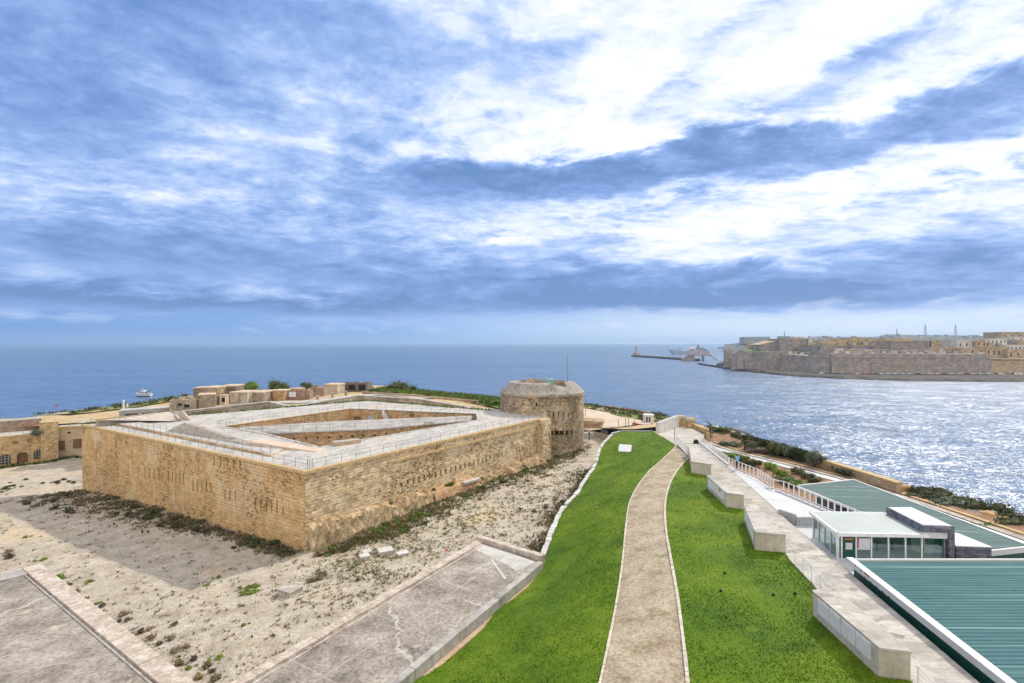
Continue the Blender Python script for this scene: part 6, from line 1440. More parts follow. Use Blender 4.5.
hshrub(37, 434.0, 20.2, 1.5, 1.1, 'leaf_grey', 'grey-green bush growing on the casemate roof', 300, .3)
p_ = []
def rnd_scrub(polys):
    def f():
        for _ in range(40):
            po = R.choice(polys); xs = [p[0] for p in po]; ys = [p[1] for p in po]; q = (R.uniform(min(xs), max(xs)), R.uniform(min(ys), max(ys)))
            if inside(q, po): return (q[0], q[1], zc_(*q) + .45)
        return None
    return f
spoly = [[P2(366, 391.5, 24.3), P2(392, 386.6, 23.6), P2(440, 393.2, 22.9), P2(499, 397.8, 22.2), (1, 135), (-6, 139), P2(430, 397.5, 24)], [P2(585, 404.4, 20.8), P2(612, 408, 20.6), P2(644, 413, 20.1), P2(668, 417, 20), P2(668, 422, 20.6), P2(640, 419.5, 20.6), P2(605, 411.5, 20.6), P2(585, 407.8, 20.7)], [P2(30, 414, 20.5), P2(130, 403.8, 22.1), P2(190, 395, 22.4), P2(190, 397, 23), P2(160, 402.5, 22.6), P2(128, 407.5, 22), P2(70, 413.2, 21.2)]]
tag(tufts('undergrowth', 800, rnd_scrub(spoly[:1]), M['leaf_gr'], .3, .8, 7, .8), 'low green undergrowth covering the headland by the sea', 'undergrowth', kind='stuff')
tag(tufts('undergrowth', 420, rnd_scrub(spoly), M['leaf_dk'], .3, .8, 7, .8), 'darker undergrowth mixed into the headland scrub', 'undergrowth', kind='stuff')
def rnd_edge():
    s = R.random(); a, b = (Vector(D_), Vector(B)) if s < .5 else (Vector(D_), Vector((-4, 111)))
    q = a.lerp(b, R.random()); return (q.x, q.y + R.uniform(-.3, .9), ZF - .1)
tag(tufts('weeds', 420, rnd_edge, M['leaf_lime'], .2, .6, 6, .3), 'yellow-green weeds lining the far edge of the fort roof', 'weeds', kind='stuff')
def rnd_case():
    px = R.uniform(0, 82); py = 466 - px * .12 + R.uniform(-1.5, 1.5); p = P(px, py, 14); return (p.x, p.y, zground(p.x, p.y))
tag(tufts('weeds', 140, rnd_case, M['leaf_gr'], .2, .7, 8, .5), 'green weeds along the foot of the casemate row', 'weeds', kind='stuff')
# rocky shore on the right
def shore_rock(px, py, zb, s, seed, lab, mat='rock', flat=.5, name='shore_rock', cat='rock'):
    rg = random.Random(seed); p = P(px, py, zb); bm = bmesh.new(); bmesh.ops.create_icosphere(bm, subdivisions=3, radius=1)
    for v in bm.verts:
        n_ = v.co.copy(); k = 1 + .25 * math.sin(n_.x * 4 + seed) * math.sin(n_.y * 5 - seed) + rg.uniform(-.09, .09); v.co = Vector((n_.x * s[0] * k, n_.y * s[1] * k, n_.z * s[2] * k))
    me = bpy.data.meshes.new(name); bm.to_mesh(me); bm.free(); me.materials.append(M[mat]); boxuv(me); o = bpy.data.objects.new(name, me); COL.objects.link(o); o.location = (p.x, p.y, zb + s[2] * .3); o.rotation_euler = (0, 0, rg.uniform(-.4, .4)); return tag(o, lab, cat, 'boulders on the rocky shore')
M['shingle'] = noisy('pale_shingle', [(.3, (.36, .34, .32)), (.5, (.54, .52, .5)), (.7, (.66, .65, .63))], 1.2, .6, (.45, .3, .17), .6, .68, fine=4, fa=.4, bump=.12)
M['rockor'] = noisy('orange_rock', [(.3, (.42, .24, .1)), (.6, (.6, .4, .2))], .8, fine=3, fa=.35, bump=.1)
rl = [(908, 493, 1.6, 1.0, 'rockor', 'orange boulder at the end of the sea wall'), (899, 490, 1.8, .9, 'rockor', 'flat orange rock just behind the green roof edge'), (944, 501, 1.7, .7, 'rockor', 'orange boulder between two dark mounded shrubs'), (974, 511, 1.5, .6, 'rockor', 'orange rock in the white shingle'), (988, 517.5, 1.6, .7, 'rockor', 'orange ledge right of the white shingle'), (1003, 521, 1.3, .6, 'rockor', 'small orange rock near the right edge'), (952, 500.5, 1.3, .6, 'cop2', 'pale boulder above the dark mounded shrub'), (968, 507.5, 1.2, .5, 'cop2', 'pale boulder in the middle of the shingle'), (995, 516, 1.6, .5, 'cop2', 'pale slab of rock below the long dark shrub')]
for i, (px, py, s, h, mt, lab) in enumerate(rl): shore_rock(px, py, 20.6, (s * .7, s * .55, h * .75), i + 3, lab, mt)
def rnd_shore():
    px = R.uniform(895, 1040); f = (px - 895) / 145; py = 492 + f * 36 + R.uniform(-5, 8); p = P(px, py, 20.5); return (p.x, p.y, 20.7)
tag(rubble('rubble', 900, rnd_shore, M['shingle'], .15, .6), 'pale and grey broken stones of the rocky shore', 'rubble', kind='stuff')
struct(patch('shore_ground', [(47.6, 68), (49, 58), (45.2, 50), (43.5, 40), (46, 28), (64, 26), (58.5, 42), (55, 52), (52.0, 64), (50.3, 72)], lambda x, y: 20.6 + .12 * math.sin(x * 1.3) * math.sin(y), 1.2, M['shingle'], .15))
for px, py, rx, ry, rz, lab, mt in ((918.5, 494.5, 1.5, 1.2, 1.2, 'dark small rounded shrub beside the orange rock at the wall end', 'leaf_dk'), (928, 500, 3.0, 1.6, 1.2, 'long mounded dark shrub hugging the far green roof, upper one', 'leaf_dk'), (950, 507.5, 3.0, 1.7, 1.3, 'long mounded grey-green shrub hugging the far green roof, lower one', 'leaf_grey'), (930, 493, 2.6, 1.0, .9, 'thin dark shrub on the seaward rock edge', 'leaf_dk'), (945, 497, 2.2, .9, .8, 'second thin dark shrub on the seaward rock edge', 'leaf_dk'), (960, 502, 2.4, .9, .8, 'third thin dark shrub on the seaward rock edge', 'leaf_dk'),
                             (990, 511.5, 3.6, 1.4, 1.3, 'long dark mounded shrub above the pale slab, by the water', 'leaf_dk'), (1005, 517.5, 1.8, 1.3, 1.4, 'thick dark shrub at the end of the long mounded shrub', 'leaf_dk'), (1012, 526.5, 2.4, 1.4, 1.1, 'dark green shrub at the right edge above the footpath', 'leaf_dk'), (1024, 524, 1.6, 1.3, 1.1, 'dark shrub cut by the right edge near the water', 'leaf_dk'), (985, 529, 2.6, .8, .7, 'flat green border shrub along the lower green roof edge', 'leaf_gr'), (1014, 538, 2.0, .7, .6, 'flat green border shrub at the right edge', 'leaf_gr')):
    gshrub(px, py, mt, rx, ry, rz, lab, 620, zb=20.7, name='shore_shrub')
# ------------------------------------------------------------------ the walled city across the harbour
shore = [(698.5, 363.6), (703, 365.2), (715, 367.2), (740, 371), (770, 374.2), (800, 376.8), (850, 379.3), (900, 381.0), (960, 381.8), (1024, 382.2), (1100, 383), (1300, 384)]
sp_ = [P2(px, py, 0) for px, py in shore]; spd = smoothpoly(sp_, 6)
mb = MB(); rows = []
for i, p in enumerate(spd):
    d = Vector(p).normalized(); r = []
    for w, z in ((-6, -1.5), (0, .3), (5, 1.6), (10, 2.4), (26, 2.6), (40, 2.8), (90 if i > 14 else 50, 3.0)):
        j = R.uniform(-2, 2) if w < 30 else 0; q = Vector(p) + Vector((.15, .99)) * (w * (1 if i > 14 else .5) + j); r.append((q.x, q.y, z + (R.uniform(-.5, .6) if 0 <= w < 12 else 0)))
    rows.append(r)
L = len(rows[0]); vs = [q for r in rows for q in r]; fs = [(i * L + j, (i + 1) * L + j, (i + 1) * L + j + 1, i * L + j + 1) for i in range(len(rows) - 1) for j in range(L - 1)]
mb.add(vs, fs); struct(mb.build('far_shore', M['darkrock']))
def vwall(name, pts, mat, lab, cat, thick=14, zb=1.5, batter=.0, cord=None, grp=None, par_h=None, extra=None):
    """pts: (px, ytop, depth) along the face"""
    P3 = [Vector(((px - 512) / F * d, d)) for px, yt, d in pts]; zt = [CAMZ - (yt - HY) * d / F for px, yt, d in pts]
    c = P3[0]; t = empty(name, (c.x, c.y, zb), lab, cat, grp); mb = MB(); mc = MB()
    for i in range(len(P3) - 1):
        a, b = P3[i], P3[i + 1]; d = (b - a).normalized(); n = Vector((-d.y, d.x)); n = n if n.y > 0 else -n; lean = -n * batter
        A_, B_ = a + n * thick, b + n * thick
        mb.add([(a.x + lean.x, a.y + lean.y, zb), (b.x + lean.x, b.y + lean.y, zb), (B_.x, B_.y, zb), (A_.x, A_.y, zb), (a.x, a.y, zt[i]), (b.x, b.y, zt[i + 1]), (B_.x, B_.y, zt[i + 1]), (A_.x, A_.y, zt[i])],
               [(0, 1, 5, 4), (1, 2, 6, 5), (2, 3, 7, 6), (3, 0, 4, 7), (4, 5, 6, 7), (3, 2, 1, 0)])
        if cord: mc.bar((a.x - n.x * .3, a.y - n.y * .3, zt[i] - cord), (b.x - n.x * .3, b.y - n.y * .3, zt[i + 1] - cord), 1.6, 1.1)
    mb.build('wall', M[mat], t)
    if cord: mc.build('cordon', M['vall'], t)
    return t, P3, zt
vwall('bastion', [(724, 350.8, 826), (725.5, 349.6, 822), (728.5, 349.3, 820), (732.5, 349.8, 822)], 'vall', 'small rounded bastion at the tip of the far city walls', 'bastion', 9, 1, 1.5)
t_, P3_, z_ = vwall('bastion', [(732.6, 353.6, 782), (737, 352.4, 774), (744, 350.6, 768), (753.5, 351.2, 766)], 'vall', 'low bastion with rounded corner left in the far city walls', 'bastion', 30, 1, 3, 5.0)
vwall('bastion', [(753, 351.2, 768), (766.5, 351.4, 742)], 'vall', 'flat bastion flank joined to the rounded corner bastion', 'bastion', 30, 1, 3, 5)
vwall('curtain_wall', [(766, 353.4, 775), (790, 354.3, 735), (811, 356.2, 700)], 'vall', 'grey curtain wall between two bastions of the far city', 'wall', 20, 1, 3, 4)
vwall('curtain_wall', [(808, 355.0, 690), (831, 353.5, 658), (870, 353.4, 644), (914, 354, 636), (955, 354.2, 632), (989.8, 353.8, 630)], 'vall', 'longest grey curtain wall above the row of parked cars', 'wall', 26, 1, 4, 5.5)
vwall('curtain_wall', [(990.5, 358.2, 644), (1024, 358.8, 640), (1090, 358.8, 640)], 'valltan', 'tan sea wall at the right end of the far city', 'wall', 26, 1, 2, 2)
# upper fort
def vbox(px0, px1, yt, yb, d, dep, mat, lab, cat='building', name='city_building', grp='buildings of the far city', wins=0, yt2=None, roof=None, wrow=1):
    d = d + 50 if d < 2000 else d
    a = Vector(((px0 - 512) / F * d, d)); b = Vector(((px1 - 512) / F * d, d)); zt = CAMZ - (yt - HY) * d / F; zb = CAMZ - (yb - HY) * d / F; zt2 = zt if yt2 is None else CAMZ - (yt2 - HY) * d / F
    t = empty(name, ((a.x + b.x) / 2, d + dep / 2, zb), lab, cat, grp)
    MB().prism([(a.x, d), (b.x, d), (b.x, d + dep), (a.x, d + dep)], zb - 12, [zt, zt2, zt2, zt]).build('wall', M[mat], t)
    MB().prism([(a.x - .4, d - .4), (b.x + .4, d - .4), (b.x + .4, d + dep), (a.x - .4, d + dep)], [zt + .02, zt2 + .02, zt2 + .02, zt + .02], [zt + .9, zt2 + .9, zt2 + .9, zt + .9]).build('roof', M[roof or ('valltan' if mat != 'vallpale' else 'vallpale')], t)
    for r in range(wrow):
        for i in range(wins):
            x = a.x + (b.x - a.x) * (i + .5) / wins; h = (zt - zb) / wrow
            MB().box((x, d - .05, zb + h * r + h * .3), (min(1.6, (b.x - a.x) / wins * .4), .5, h * .4)).build('window', M['dglass'], t)
    return t
def ltag(t, lab): t['label'] = lab; return t
vbox(760, 780, 345.2, 352.5, 800, 40, 'vall', 'sloping-topped pale rampart rising to the upper fort', 'rampart', 'rampart', None, yt2=340.2)
vbox(779.5, 811, 339.3, 352, 790, 40, 'vall', 'tall square-cut keep of the upper fort across the harbour', 'rampart', 'rampart', None)
vbox(794.3, 804.6, 337.3, 340, 800, 14, 'vallpale', 'small flat block on top of the square-cut keep', wins=3)
vbox(809, 811.3, 336.6, 343.5, 785, 3, 'vallpale', 'thin pale turret at the right corner of the keep', 'turret', 'turret', None)
vbox(811.5, 838, 345.4, 353.5, 745, 30, 'vall', 'lower grey-brown rampart right of the keep turret', 'rampart', 'rampart', None)
vbox(820, 892, 345.7, 353.8, 700, 30, 'vall', 'long low upper rampart behind the curtain wall', 'rampart', 'rampart', None)
vbox(891, 931, 341.3, 352.8, 690, 40, 'vall', 'tall weathered rampart face in the middle of the far city', 'rampart', 'rampart', None)
vbox(930, 958, 341, 351, 690, 40, 'valltan', 'tan rampart face right of the weathered one', 'rampart', 'rampart', None)
vbox(820.5, 836.5, 341.3, 346.5, 760, 20, 'vallyel', 'low ochre range left of the peaked ochre house')
vbox(837.5, 848.5, 339.6, 346.5, 760, 18, 'vallyel', 'peaked ochre house on the upper rampart', wins=3)
vbox(849, 863, 340.6, 346.6, 758, 18, 'valltan', 'brown house with a dark row of windows beside the ochre one', wins=5)
vbox(864, 868, 341.6, 346.5, 756, 18, 'vallpale', 'narrow pale house between brown and green-shuttered houses', wins=1)
vbox(868.5, 885.5, 340, 346.5, 754, 18, 'valltan', 'wide house with dark green shutters on the upper rampart', wins=8)
vbox(886, 909.5, 339, 345, 760, 22, 'vallyel', 'long ochre flat-roofed house on the far skyline', wins=6)
vbox(848, 870, 338.8, 341.5, 800, 18, 'vallyel', 'ochre roof range behind the shuttered houses')
vbox(957, 976.5, 341, 348.5, 655, 25, 'vallpale', 'pale building with three dark arches above the curtain wall', wins=3)
vbox(976.5, 986.5, 341.2, 353, 650, 20, 'valltan', 'tall narrow tan house right of the arched one', wins=2, wrow=2)
vbox(986.5, 1007, 339.2, 349, 655, 25, 'vallpale', 'grey-pale block of flats near the right edge', wins=5, wrow=2)
vbox(1001.5, 1045, 332.6, 340, 720, 30, 'valltan', 'highest brown building on the right skyline', wins=6)
vbox(1009.5, 1040, 337.3, 345.5, 670, 20, 'vallpale', 'white and bluish house below the highest brown building', wins=4, wrow=2)
vbox(986, 1007, 347.6, 357.5, 628, 16, 'valltan', 'tan sea-front house with two dark arches at the right', wins=4)
vbox(1007.5, 1050, 350.3, 358.4, 622, 16, 'valltan', 'long sea-front house with paired arched windows at the right edge', wins=6)
vbox(1006, 1030, 345.5, 351, 640, 12, 'vallpale', 'row of pale houses stacked above the sea-front house', wins=6)
vbox(960, 985, 348.8, 353.8, 622, 12, 'valltan', 'low tan terrace below the arched building', wins=3)
vbox(929, 962, 347.8, 353.6, 640, 14, 'valltan', 'low sandy terrace in front of the weathered rampart')
def speck(name, lab, cat, grp, spots, mats, seed, zf=None):
    rg = random.Random(seed)
    for i, (px, yb, d, w, h) in enumerate(spots):
        x = (px - 512) / F * d; zb = CAMZ - (yb - HY) * d / F
        o = MB().box((x, d, zb - 1.0), (w, w * .7, h + 1.0), rg.uniform(-.2, .2)).build(name, M[mats[i % len(mats)]]); MB().box((x, d, zb + h), (w * 1.08, w * .78, .4), 0).build('roof', M['vallpale'], o); tag(o, lab, cat, grp)
rg = random.Random(11)
speck('market_stall', 'small pale shelter on top of the far curtain wall', 'shelter', 'small pale shelters along the top of the far walls', [(px + rg.uniform(-1, 1), 354.0 + rg.uniform(-.6, .4), 662 + rg.uniform(0, 10), rg.uniform(3, 6), rg.uniform(2, 3.4)) for px in range(836, 984, 6)] + [(px + rg.uniform(-1, 1), 353.8, 760, rg.uniform(4, 6), rg.uniform(2, 3.5)) for px in range(772, 812, 6)], ['vallpale', 'valltan', 'vallpale', 'vall'], 4)
speck('city_house', 'small tan or pale house packed among the ramparts of the far city', 'house', 'small houses packed in the far city', [(rg.uniform(836, 1015), 354.2 + rg.uniform(-1.6, .2), rg.uniform(684, 700), rg.uniform(4, 9), rg.uniform(2.5, 5.5)) for _ in range(58)] + [(rg.uniform(812, 960), 346.4 + rg.uniform(-.8, .4), rg.uniform(745, 800), rg.uniform(5, 10), rg.uniform(3, 6)) for _ in range(34)] + [(rg.uniform(960, 1030), 347 + rg.uniform(-2.5, 2), rg.uniform(700, 760), rg.uniform(6, 10), rg.uniform(4, 8)) for _ in range(22)], ['valltan', 'vallpale', 'vall', 'valltan', 'vall'], 14)
# hillside behind the city with small houses and masts
hp = [(724, 344.3), (734, 343.6), (744, 341.9), (760, 341.2), (775, 340.3), (785, 337.6), (792, 336.6), (800, 337.8), (815, 337.6), (835, 337.2), (860, 336.8), (876, 336.8), (884, 334.9), (900, 334.8), (925, 335.2), (960, 335.4), (985, 336.2), (1010, 336.0), (1060, 335.5), (1150, 336), (1400, 337)]
mb = MB(); rows = []
hs = smoothpoly(hp, 4)
for px, py in hs:
    d = 3000; r = []
    for dd, f in ((2300, 0.0), (2500, .35), (2800, .8), (3000, 1.), (3400, .8), (4200, 0)): z = (CAMZ - (py - HY) * d / F) * f + R.uniform(-2, 2) * (0 < f < 1); r.append(((px - 512) / F * dd, dd, z))
    rows.append(r)
L = 6; vs = [q for r in rows for q in r]; mb.add(vs, [(i * L + j, (i + 1) * L + j, (i + 1) * L + j + 1, i * L + j + 1) for i in range(len(rows) - 1) for j in range(L - 1)]); struct(mb.build('hills', M['hill'], smooth=True))
def hillz(px): 
    for (a, ya), (b, yb) in zip(hp[:-1], hp[1:]):
        if a <= px <= b: return ya + (yb - ya) * (px - a) / (b - a)
    return 337
sp = []
for i in range(170):
    px = rg.uniform(815, 1100); f = rg.random() ** .7; d = 2500 + 480 * f; ys = hillz(px); z = (CAMZ - (ys - HY) * 3000 / F) * (.35 + .65 * min(1, (d - 2500) / 480)); sp.append((px, HY - (z - 2 - CAMZ) * F / d, d, rg.uniform(10, 30), rg.uniform(6, 12)))
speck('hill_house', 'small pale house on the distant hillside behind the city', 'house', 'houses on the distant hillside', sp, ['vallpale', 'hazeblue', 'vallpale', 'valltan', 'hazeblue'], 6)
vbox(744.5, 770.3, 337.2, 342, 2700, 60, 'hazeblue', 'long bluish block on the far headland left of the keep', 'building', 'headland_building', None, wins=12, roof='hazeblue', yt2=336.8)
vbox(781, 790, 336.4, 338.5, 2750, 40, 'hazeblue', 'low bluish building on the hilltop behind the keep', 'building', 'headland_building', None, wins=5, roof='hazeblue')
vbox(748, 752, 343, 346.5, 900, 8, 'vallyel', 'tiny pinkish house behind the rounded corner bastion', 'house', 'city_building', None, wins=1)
tag(patch('grass_bank', [((px - 512) / F * d, d) for px, d in ((745, 840), (759, 838), (760, 880), (745, 890))], lambda x, y: CAMZ - (351.5 - HY) * 840 / F + (y - 838) * .1, 12, M['grass'], .2), None, None, kind='structure')
def mast(px, yt, yb, d, lab, w=5):
    x = (px - 512) / F * d; zt = CAMZ - (yt - HY) * d / F; zb = CAMZ - (yb - HY) * d / F; mb = MB()
    for sx, sy in ((-1, -1), (1, -1), (1, 1), (-1, 1)): mb.tube((x + sx * w, d + sy * w, zb - 6), (x + sx * w * .15, d + sy * w * .15, zt), .9, 4)
    n = 6
    for k in range(n):
        f = k / n; g_ = (k + 1) / n; z0, z1 = zb + (zt - zb) * f, zb + (zt - zb) * g_; w0, w1 = w * (1 - .85 * f), w * (1 - .85 * g_)
        mb.tube((x - w0, d - w0, z0), (x + w1, d - w1, z1), .5, 4); mb.tube((x + w0, d - w0, z0), (x - w1, d - w1, z1), .5, 4)
    tag(mb.build('radio_mast', M['hazeblue']), lab, 'radio mast', 'lattice masts on the skyline')
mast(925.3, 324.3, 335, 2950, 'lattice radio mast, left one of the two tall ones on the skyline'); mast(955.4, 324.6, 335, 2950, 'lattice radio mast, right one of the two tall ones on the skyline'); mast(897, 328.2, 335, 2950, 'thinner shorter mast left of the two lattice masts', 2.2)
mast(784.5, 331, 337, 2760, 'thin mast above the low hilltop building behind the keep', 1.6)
# parked cars on the quay
carcols = {'w': M['vallpale'], 'r': M['redpaint'], 'b': plain('blue_car_paint', (.06, .14, .3)), 'k': plain('dark_car_paint', (.06, .06, .07)), 's': plain('white_car_paint', (.75, .76, .78))}
def farcar(px, py, c, lab, grp, L_=4.3):
    d = (CAMZ - 3.0) * F / (py - HY); x = (px - 512) / F * d; t = MB(); prof = [(-2.1, .3), (2.1, .3), (2.15, .8), (1.4, .95), (.7, 1.45), (-1.1, 1.45), (-1.9, .95), (-2.15, .85)]
    k = L_ / 4.3; n = len(prof); vs = [(x + a * k, d - .85, 3.2 + b * k) for a, b in prof] + [(x + a * k, d + .85, 3.2 + b * k) for a, b in prof]
    t.add(vs, [tuple(range(n)), tuple(reversed(range(n, 2 * n)))] + [((i + 1) % n, i, n + i, n + (i + 1) % n) for i in range(n)])
    o = t.build('parked_car', carcols[c]); tag(o, lab, 'car', grp)
    MB().box((x - .1, d, 3.2 + 1.0 * k), (2.2 * k, 1.74, .35 * k)).build('window', M['dglass'], o)
    for a in (-1.3, 1.3): MB().tube((x + a * k, d - .9, 3.5), (x + a * k, d - .6, 3.5), .34, 8).build('wheel', M['black'], o)
for px, c in ((822, 's'), (837, 'b'), (858, 's'), (863, 'r'), (869.3, 'r'), (875.5, 'k'), (882.5, 's'), (889, 's'), (895.7, 's'), (902.8, 's'), (910.3, 's'), (918, 'k'), (931.2, 's'), (937.8, 's'), (944, 'r'), (951.8, 's'), (959.7, 's'), (967.2, 'r'), (974.5, 's'), (981.8, 's'), (989.2, 's'), (996, 'k'), (1001.5, 's'), (1007, 'r'), (1012, 'k'), (1017, 's'), (1022, 's')):
    lab = {'s': 'white car parked on the quay under the far curtain wall', 'r': 'red car parked on the quay under the far curtain wall', 'b': 'blue car parked alone on the quay near the bastion', 'k': 'dark car parked on the quay under the far curtain wall'}[c]
    farcar(px, 374.6 if px > 840 else 374.0, c, lab, {'s': 'white cars parked along the far quay', 'r': 'red cars parked along the far quay', 'k': 'dark cars parked along the far quay', 'b': None}[c], 5.2)
# breakwater with lighthouse, bridge, ship
b0_, b1_ = Vector(P2(631, 356.6, 0)), Vector(P2(694.6, 361.0, 0)); d = (b1_ - b0_).normalized(); n = Vector((-d.y, d.x)); n = n if n.y > 0 else -n
t = empty('breakwater', (b0_.x, b0_.y, 0), 'long low dark breakwater running out to the lighthouse', 'breakwater')
MB().prism([tuple(b0_), tuple(b1_), tuple(b1_ + n * 14), tuple(b0_ + n * 14)], -4, 4.2, batter=0).build('mole', M['darkrock'], t)
MB().prism([tuple(b0_ + n * 6), tuple(b1_ + n * 6), tuple(b1_ + n * 13), tuple(b0_ + n * 13)], 4.2, 6.0).build('parapet', M['vall'], t)
lc = Vector((.2488 * 1600, 1600)); lc = b0_ + d * 22 + n * 7
t = empty('lighthouse', (lc.x, lc.y, 4), 'slim stone lighthouse on a pale base at the breakwater tip', 'lighthouse')
MB().box((lc.x + 3, lc.y, 4), (32, 11, 7.5), math.atan2(d.y, d.x)).build('base', M['valltan'], t)
MB().lathe((lc.x + 1, lc.y, 11.5), [(3.0, 0), (2.5, 15), (3.2, 15.5), (3.2, 16.3), (1.8, 16.5), (1.8, 19.5), (2.1, 19.6), (.2, 21.5)], 14).build('tower', M['valltan'], t)
MB().lathe((lc.x + 1, lc.y, 28.2), [(1.85, 0), (1.85, 2.4)], 14).build('lantern', M['dglass'], t)
# bridge
bd = 1195
def bx(px, y, dd=bd): return ((px - 512) / F * dd, dd, CAMZ - (y - HY) * dd / F)
t = empty('bridge', bx(700, 361), 'arched steel truss footbridge at the root of the breakwater', 'bridge')
mb = MB(); a = bx(682.5, 358.6); vs = []
prof = [(682.5, 361), (682.5, 358.4), (688.5, 354.4), (694.6, 354.8), (694.6, 361)]
vs = [bx(px, y) for px, y in prof] + [(bx(px, y)[0], bd + 9, bx(px, y)[2]) for px, y in prof]; n_ = len(prof)
MB().add(vs, [tuple(reversed(range(n_))), tuple(range(n_, 2 * n_))] + [(i, (i + 1) % n_, n_ + (i + 1) % n_, n_ + i) for i in range(n_)]).build('abutment', M['vall'], t)
mb = MB(); p0, p1 = bx(689, 355.6), bx(712, 355.7); mb.bar(p0, p1, 5, 1.3); mb.build('deck', plain('reddish_steel', (.3, .12, .1)), t)
for dy in (0, 5):
    mb = MB(); arc = []
    for i in range(13): f = i / 12; arc.append((bx(689.5 + 21.5 * f, 0)[0], bd + dy - 2.5, p0[2] + 11.5 * math.sin(PI * f) ** .8 + .8))
    for i in range(12): mb.tube(arc[i], arc[i + 1], .55, 5)
    for i in range(1, 12):
        mb.tube((arc[i][0], arc[i][1], p0[2] + .5), arc[i], .35, 4)
        if i < 11: mb.tube((arc[i][0], arc[i][1], p0[2] + .5), arc[i + 1], .3, 4)
    mb.build('truss', plain('pale_red_steel', (.62, .4, .38)), t)
x = bx(703, 355)[0]; MB().box((x, bd, -3), (4, 6, p0[2] + 3)).build('pier', M['rail'], t)
mb = MB(); q0_, q1_ = bx(710.5, 356), bx(717.5, 360.2); mb.bar((q0_[0], q0_[1], q0_[2] - 1), (q1_[0], q1_[1], q1_[2] - 1), 6, 2.2); mb.build('ramp', M['vallpale'], t)
# ship
sd_ = 1950
def sx(px, y): return ((px - 512) / F * sd_, CAMZ - (y - HY) * sd_ / F)
t = empty('ship', (sx(690, 354.6)[0], sd_, 0), 'large grey-white ship with red-striped superstructure beyond the breakwater', 'ship')
prof = [(673.5, 354.6), (671, 352), (668.2, 349.6), (671.5, 349.5), (673, 350.2), (683, 351.2), (687.5, 350.4), (708, 350.2), (708.5, 354.6)]
pts = [sx(*p) for p in prof]; n_ = len(pts)
MB().add([(x, sd_ - 8, max(z, -1)) for x, z in pts] + [(x, sd_ + 8, max(z, -1)) for x, z in pts], [tuple(range(n_)), tuple(reversed(range(n_, 2 * n_)))] + [((i + 1) % n_, i, n_ + i, n_ + (i + 1) % n_) for i in range(n_)]).build('hull', plain('ship_hull', (.3, .36, .46)), t)
def sbox(px0, px1, yt, yb, mat, nm, w=12): a, b = sx(px0, yt), sx(px1, yb); MB().box(((a[0] + b[0]) / 2, sd_, b[1]), (b[0] - a[0], w, a[1] - b[1])).build(nm, mat, t)
sbox(689, 695, 346, 350.5, plain('ship_white', (.75, .77, .8)), 'superstructure'); sbox(689.4, 694.2, 349.2, 350.6, M['redpaint'], 'red_band', 12.6); sbox(695, 703, 347.6, 350.4, plain('ship_grey', (.22, .26, .32)), 'deckhouse'); sbox(697.5, 699, 345, 347.8, M['rail'], 'funnel', 4); sbox(699, 706, 349, 350.4, M['gr_far'], 'aft_deck', 10)
mb = MB()
for px, yt in ((694, 343.6), (691, 344.6), (678.5, 347.6), (681, 348)): a = sx(px, yt); b = sx(px, 351); MB().tube((a[0], sd_, b[1]), (a[0], sd_, a[1]), .9, 5).build('mast', M['rail'], t)
a, b = sx(676, 350), sx(681, 348.2); mb.tube((a[0], sd_, a[1]), (b[0], sd_, b[1]), .7, 4); mb.build('derrick', M['rail'], t)
# rock spit and quay fragments beyond the bridge
t = MB(); a = bx(718, 348, 4400); b = bx(738, 348, 4400); t.prism([(a[0], 4400), (b[0], 4400), (b[0], 4500), (a[0] + 60, 4500)], -4, [9, 18, 18, 10]); struct(t.build('far_headland', M['hill']))
t = MB(); a = bx(720, 356, 900); b = bx(731, 356, 900); t.prism([(a[0], 900), (b[0], 900), (b[0], 930), (a[0], 915)], -4, [4, 9, 9, 5]); struct(t.build('rocky_spit', M['darkrock']))
# motor boat off the shore on the left
p = P(143.5, 396.6, 0); k = p.y / F
t, T_ = hull('motor_boat', (p.x, p.y, .3), 17.2 * k, 4.2, 2.6, PI * .96, M['white'], M['whitewash'], 'white motor yacht with cabin moored off the left shore', 'boat', .86)
def bb(s0, s1, z0, z1, w, mat, nm, tp=1.0):
    c = T_(((s0 + s1) / 2, 0, z0)); MB().box(c, (s1 - s0, w, z1 - z0), PI * .96, taper=tp).build(nm, mat, t)
bb(-3.2, 2.4, 2.1, 3.6, 3.0, M['white'], 'cabin', .86); bb(-2.6, 2.0, 2.75, 3.2, 2.86, M['dglass'], 'cabin_window'); bb(-1.6, 1.2, 3.6, 4.7, 2.3, M['white'], 'flybridge', .85); bb(-5.6, -2.6, 3.5, 3.7, 3.2, M['dkgreen'], 'aft_awning')
mb = MB(); 
for s_ in (-5.4, -2.8):
    for y_ in (-1.4, 1.4): MB().tube(T_((s_, y_, 2.1)), T_((s_, y_, 3.5)), .06, 5).build('awning_post', M['railw'], t)
pass
mb = MB(); mb.tube(T_((.6, 0, 4.6)), T_((.6, 0, 7)), .06, 5); mb.tube(T_((-.6, 0, 5.6)), T_((.6, 0, 5.6)), .06, 5); mb.build('mast', M['railw'], t)
bb(1.2, 3.6, 2.2, 2.8, 2.2, M['greybox'], 'tender', .8)
p = P(148, 396.6, 0); p = P(56.5, 406, 0); t = MB().lathe((p.x, p.y, -.3), [(.01, 0), (.7, .1), (.75, .8), (.3, 1.1), (.12, 2.1), (.01, 2.15)], 10).build('buoy', M['redpaint']); MB().box((p.x, p.y, 1.85), (.25, .25, .3)).build('lamp', M['white'], t); tag(t, 'small red buoy floating off the left shore', 'buoy')

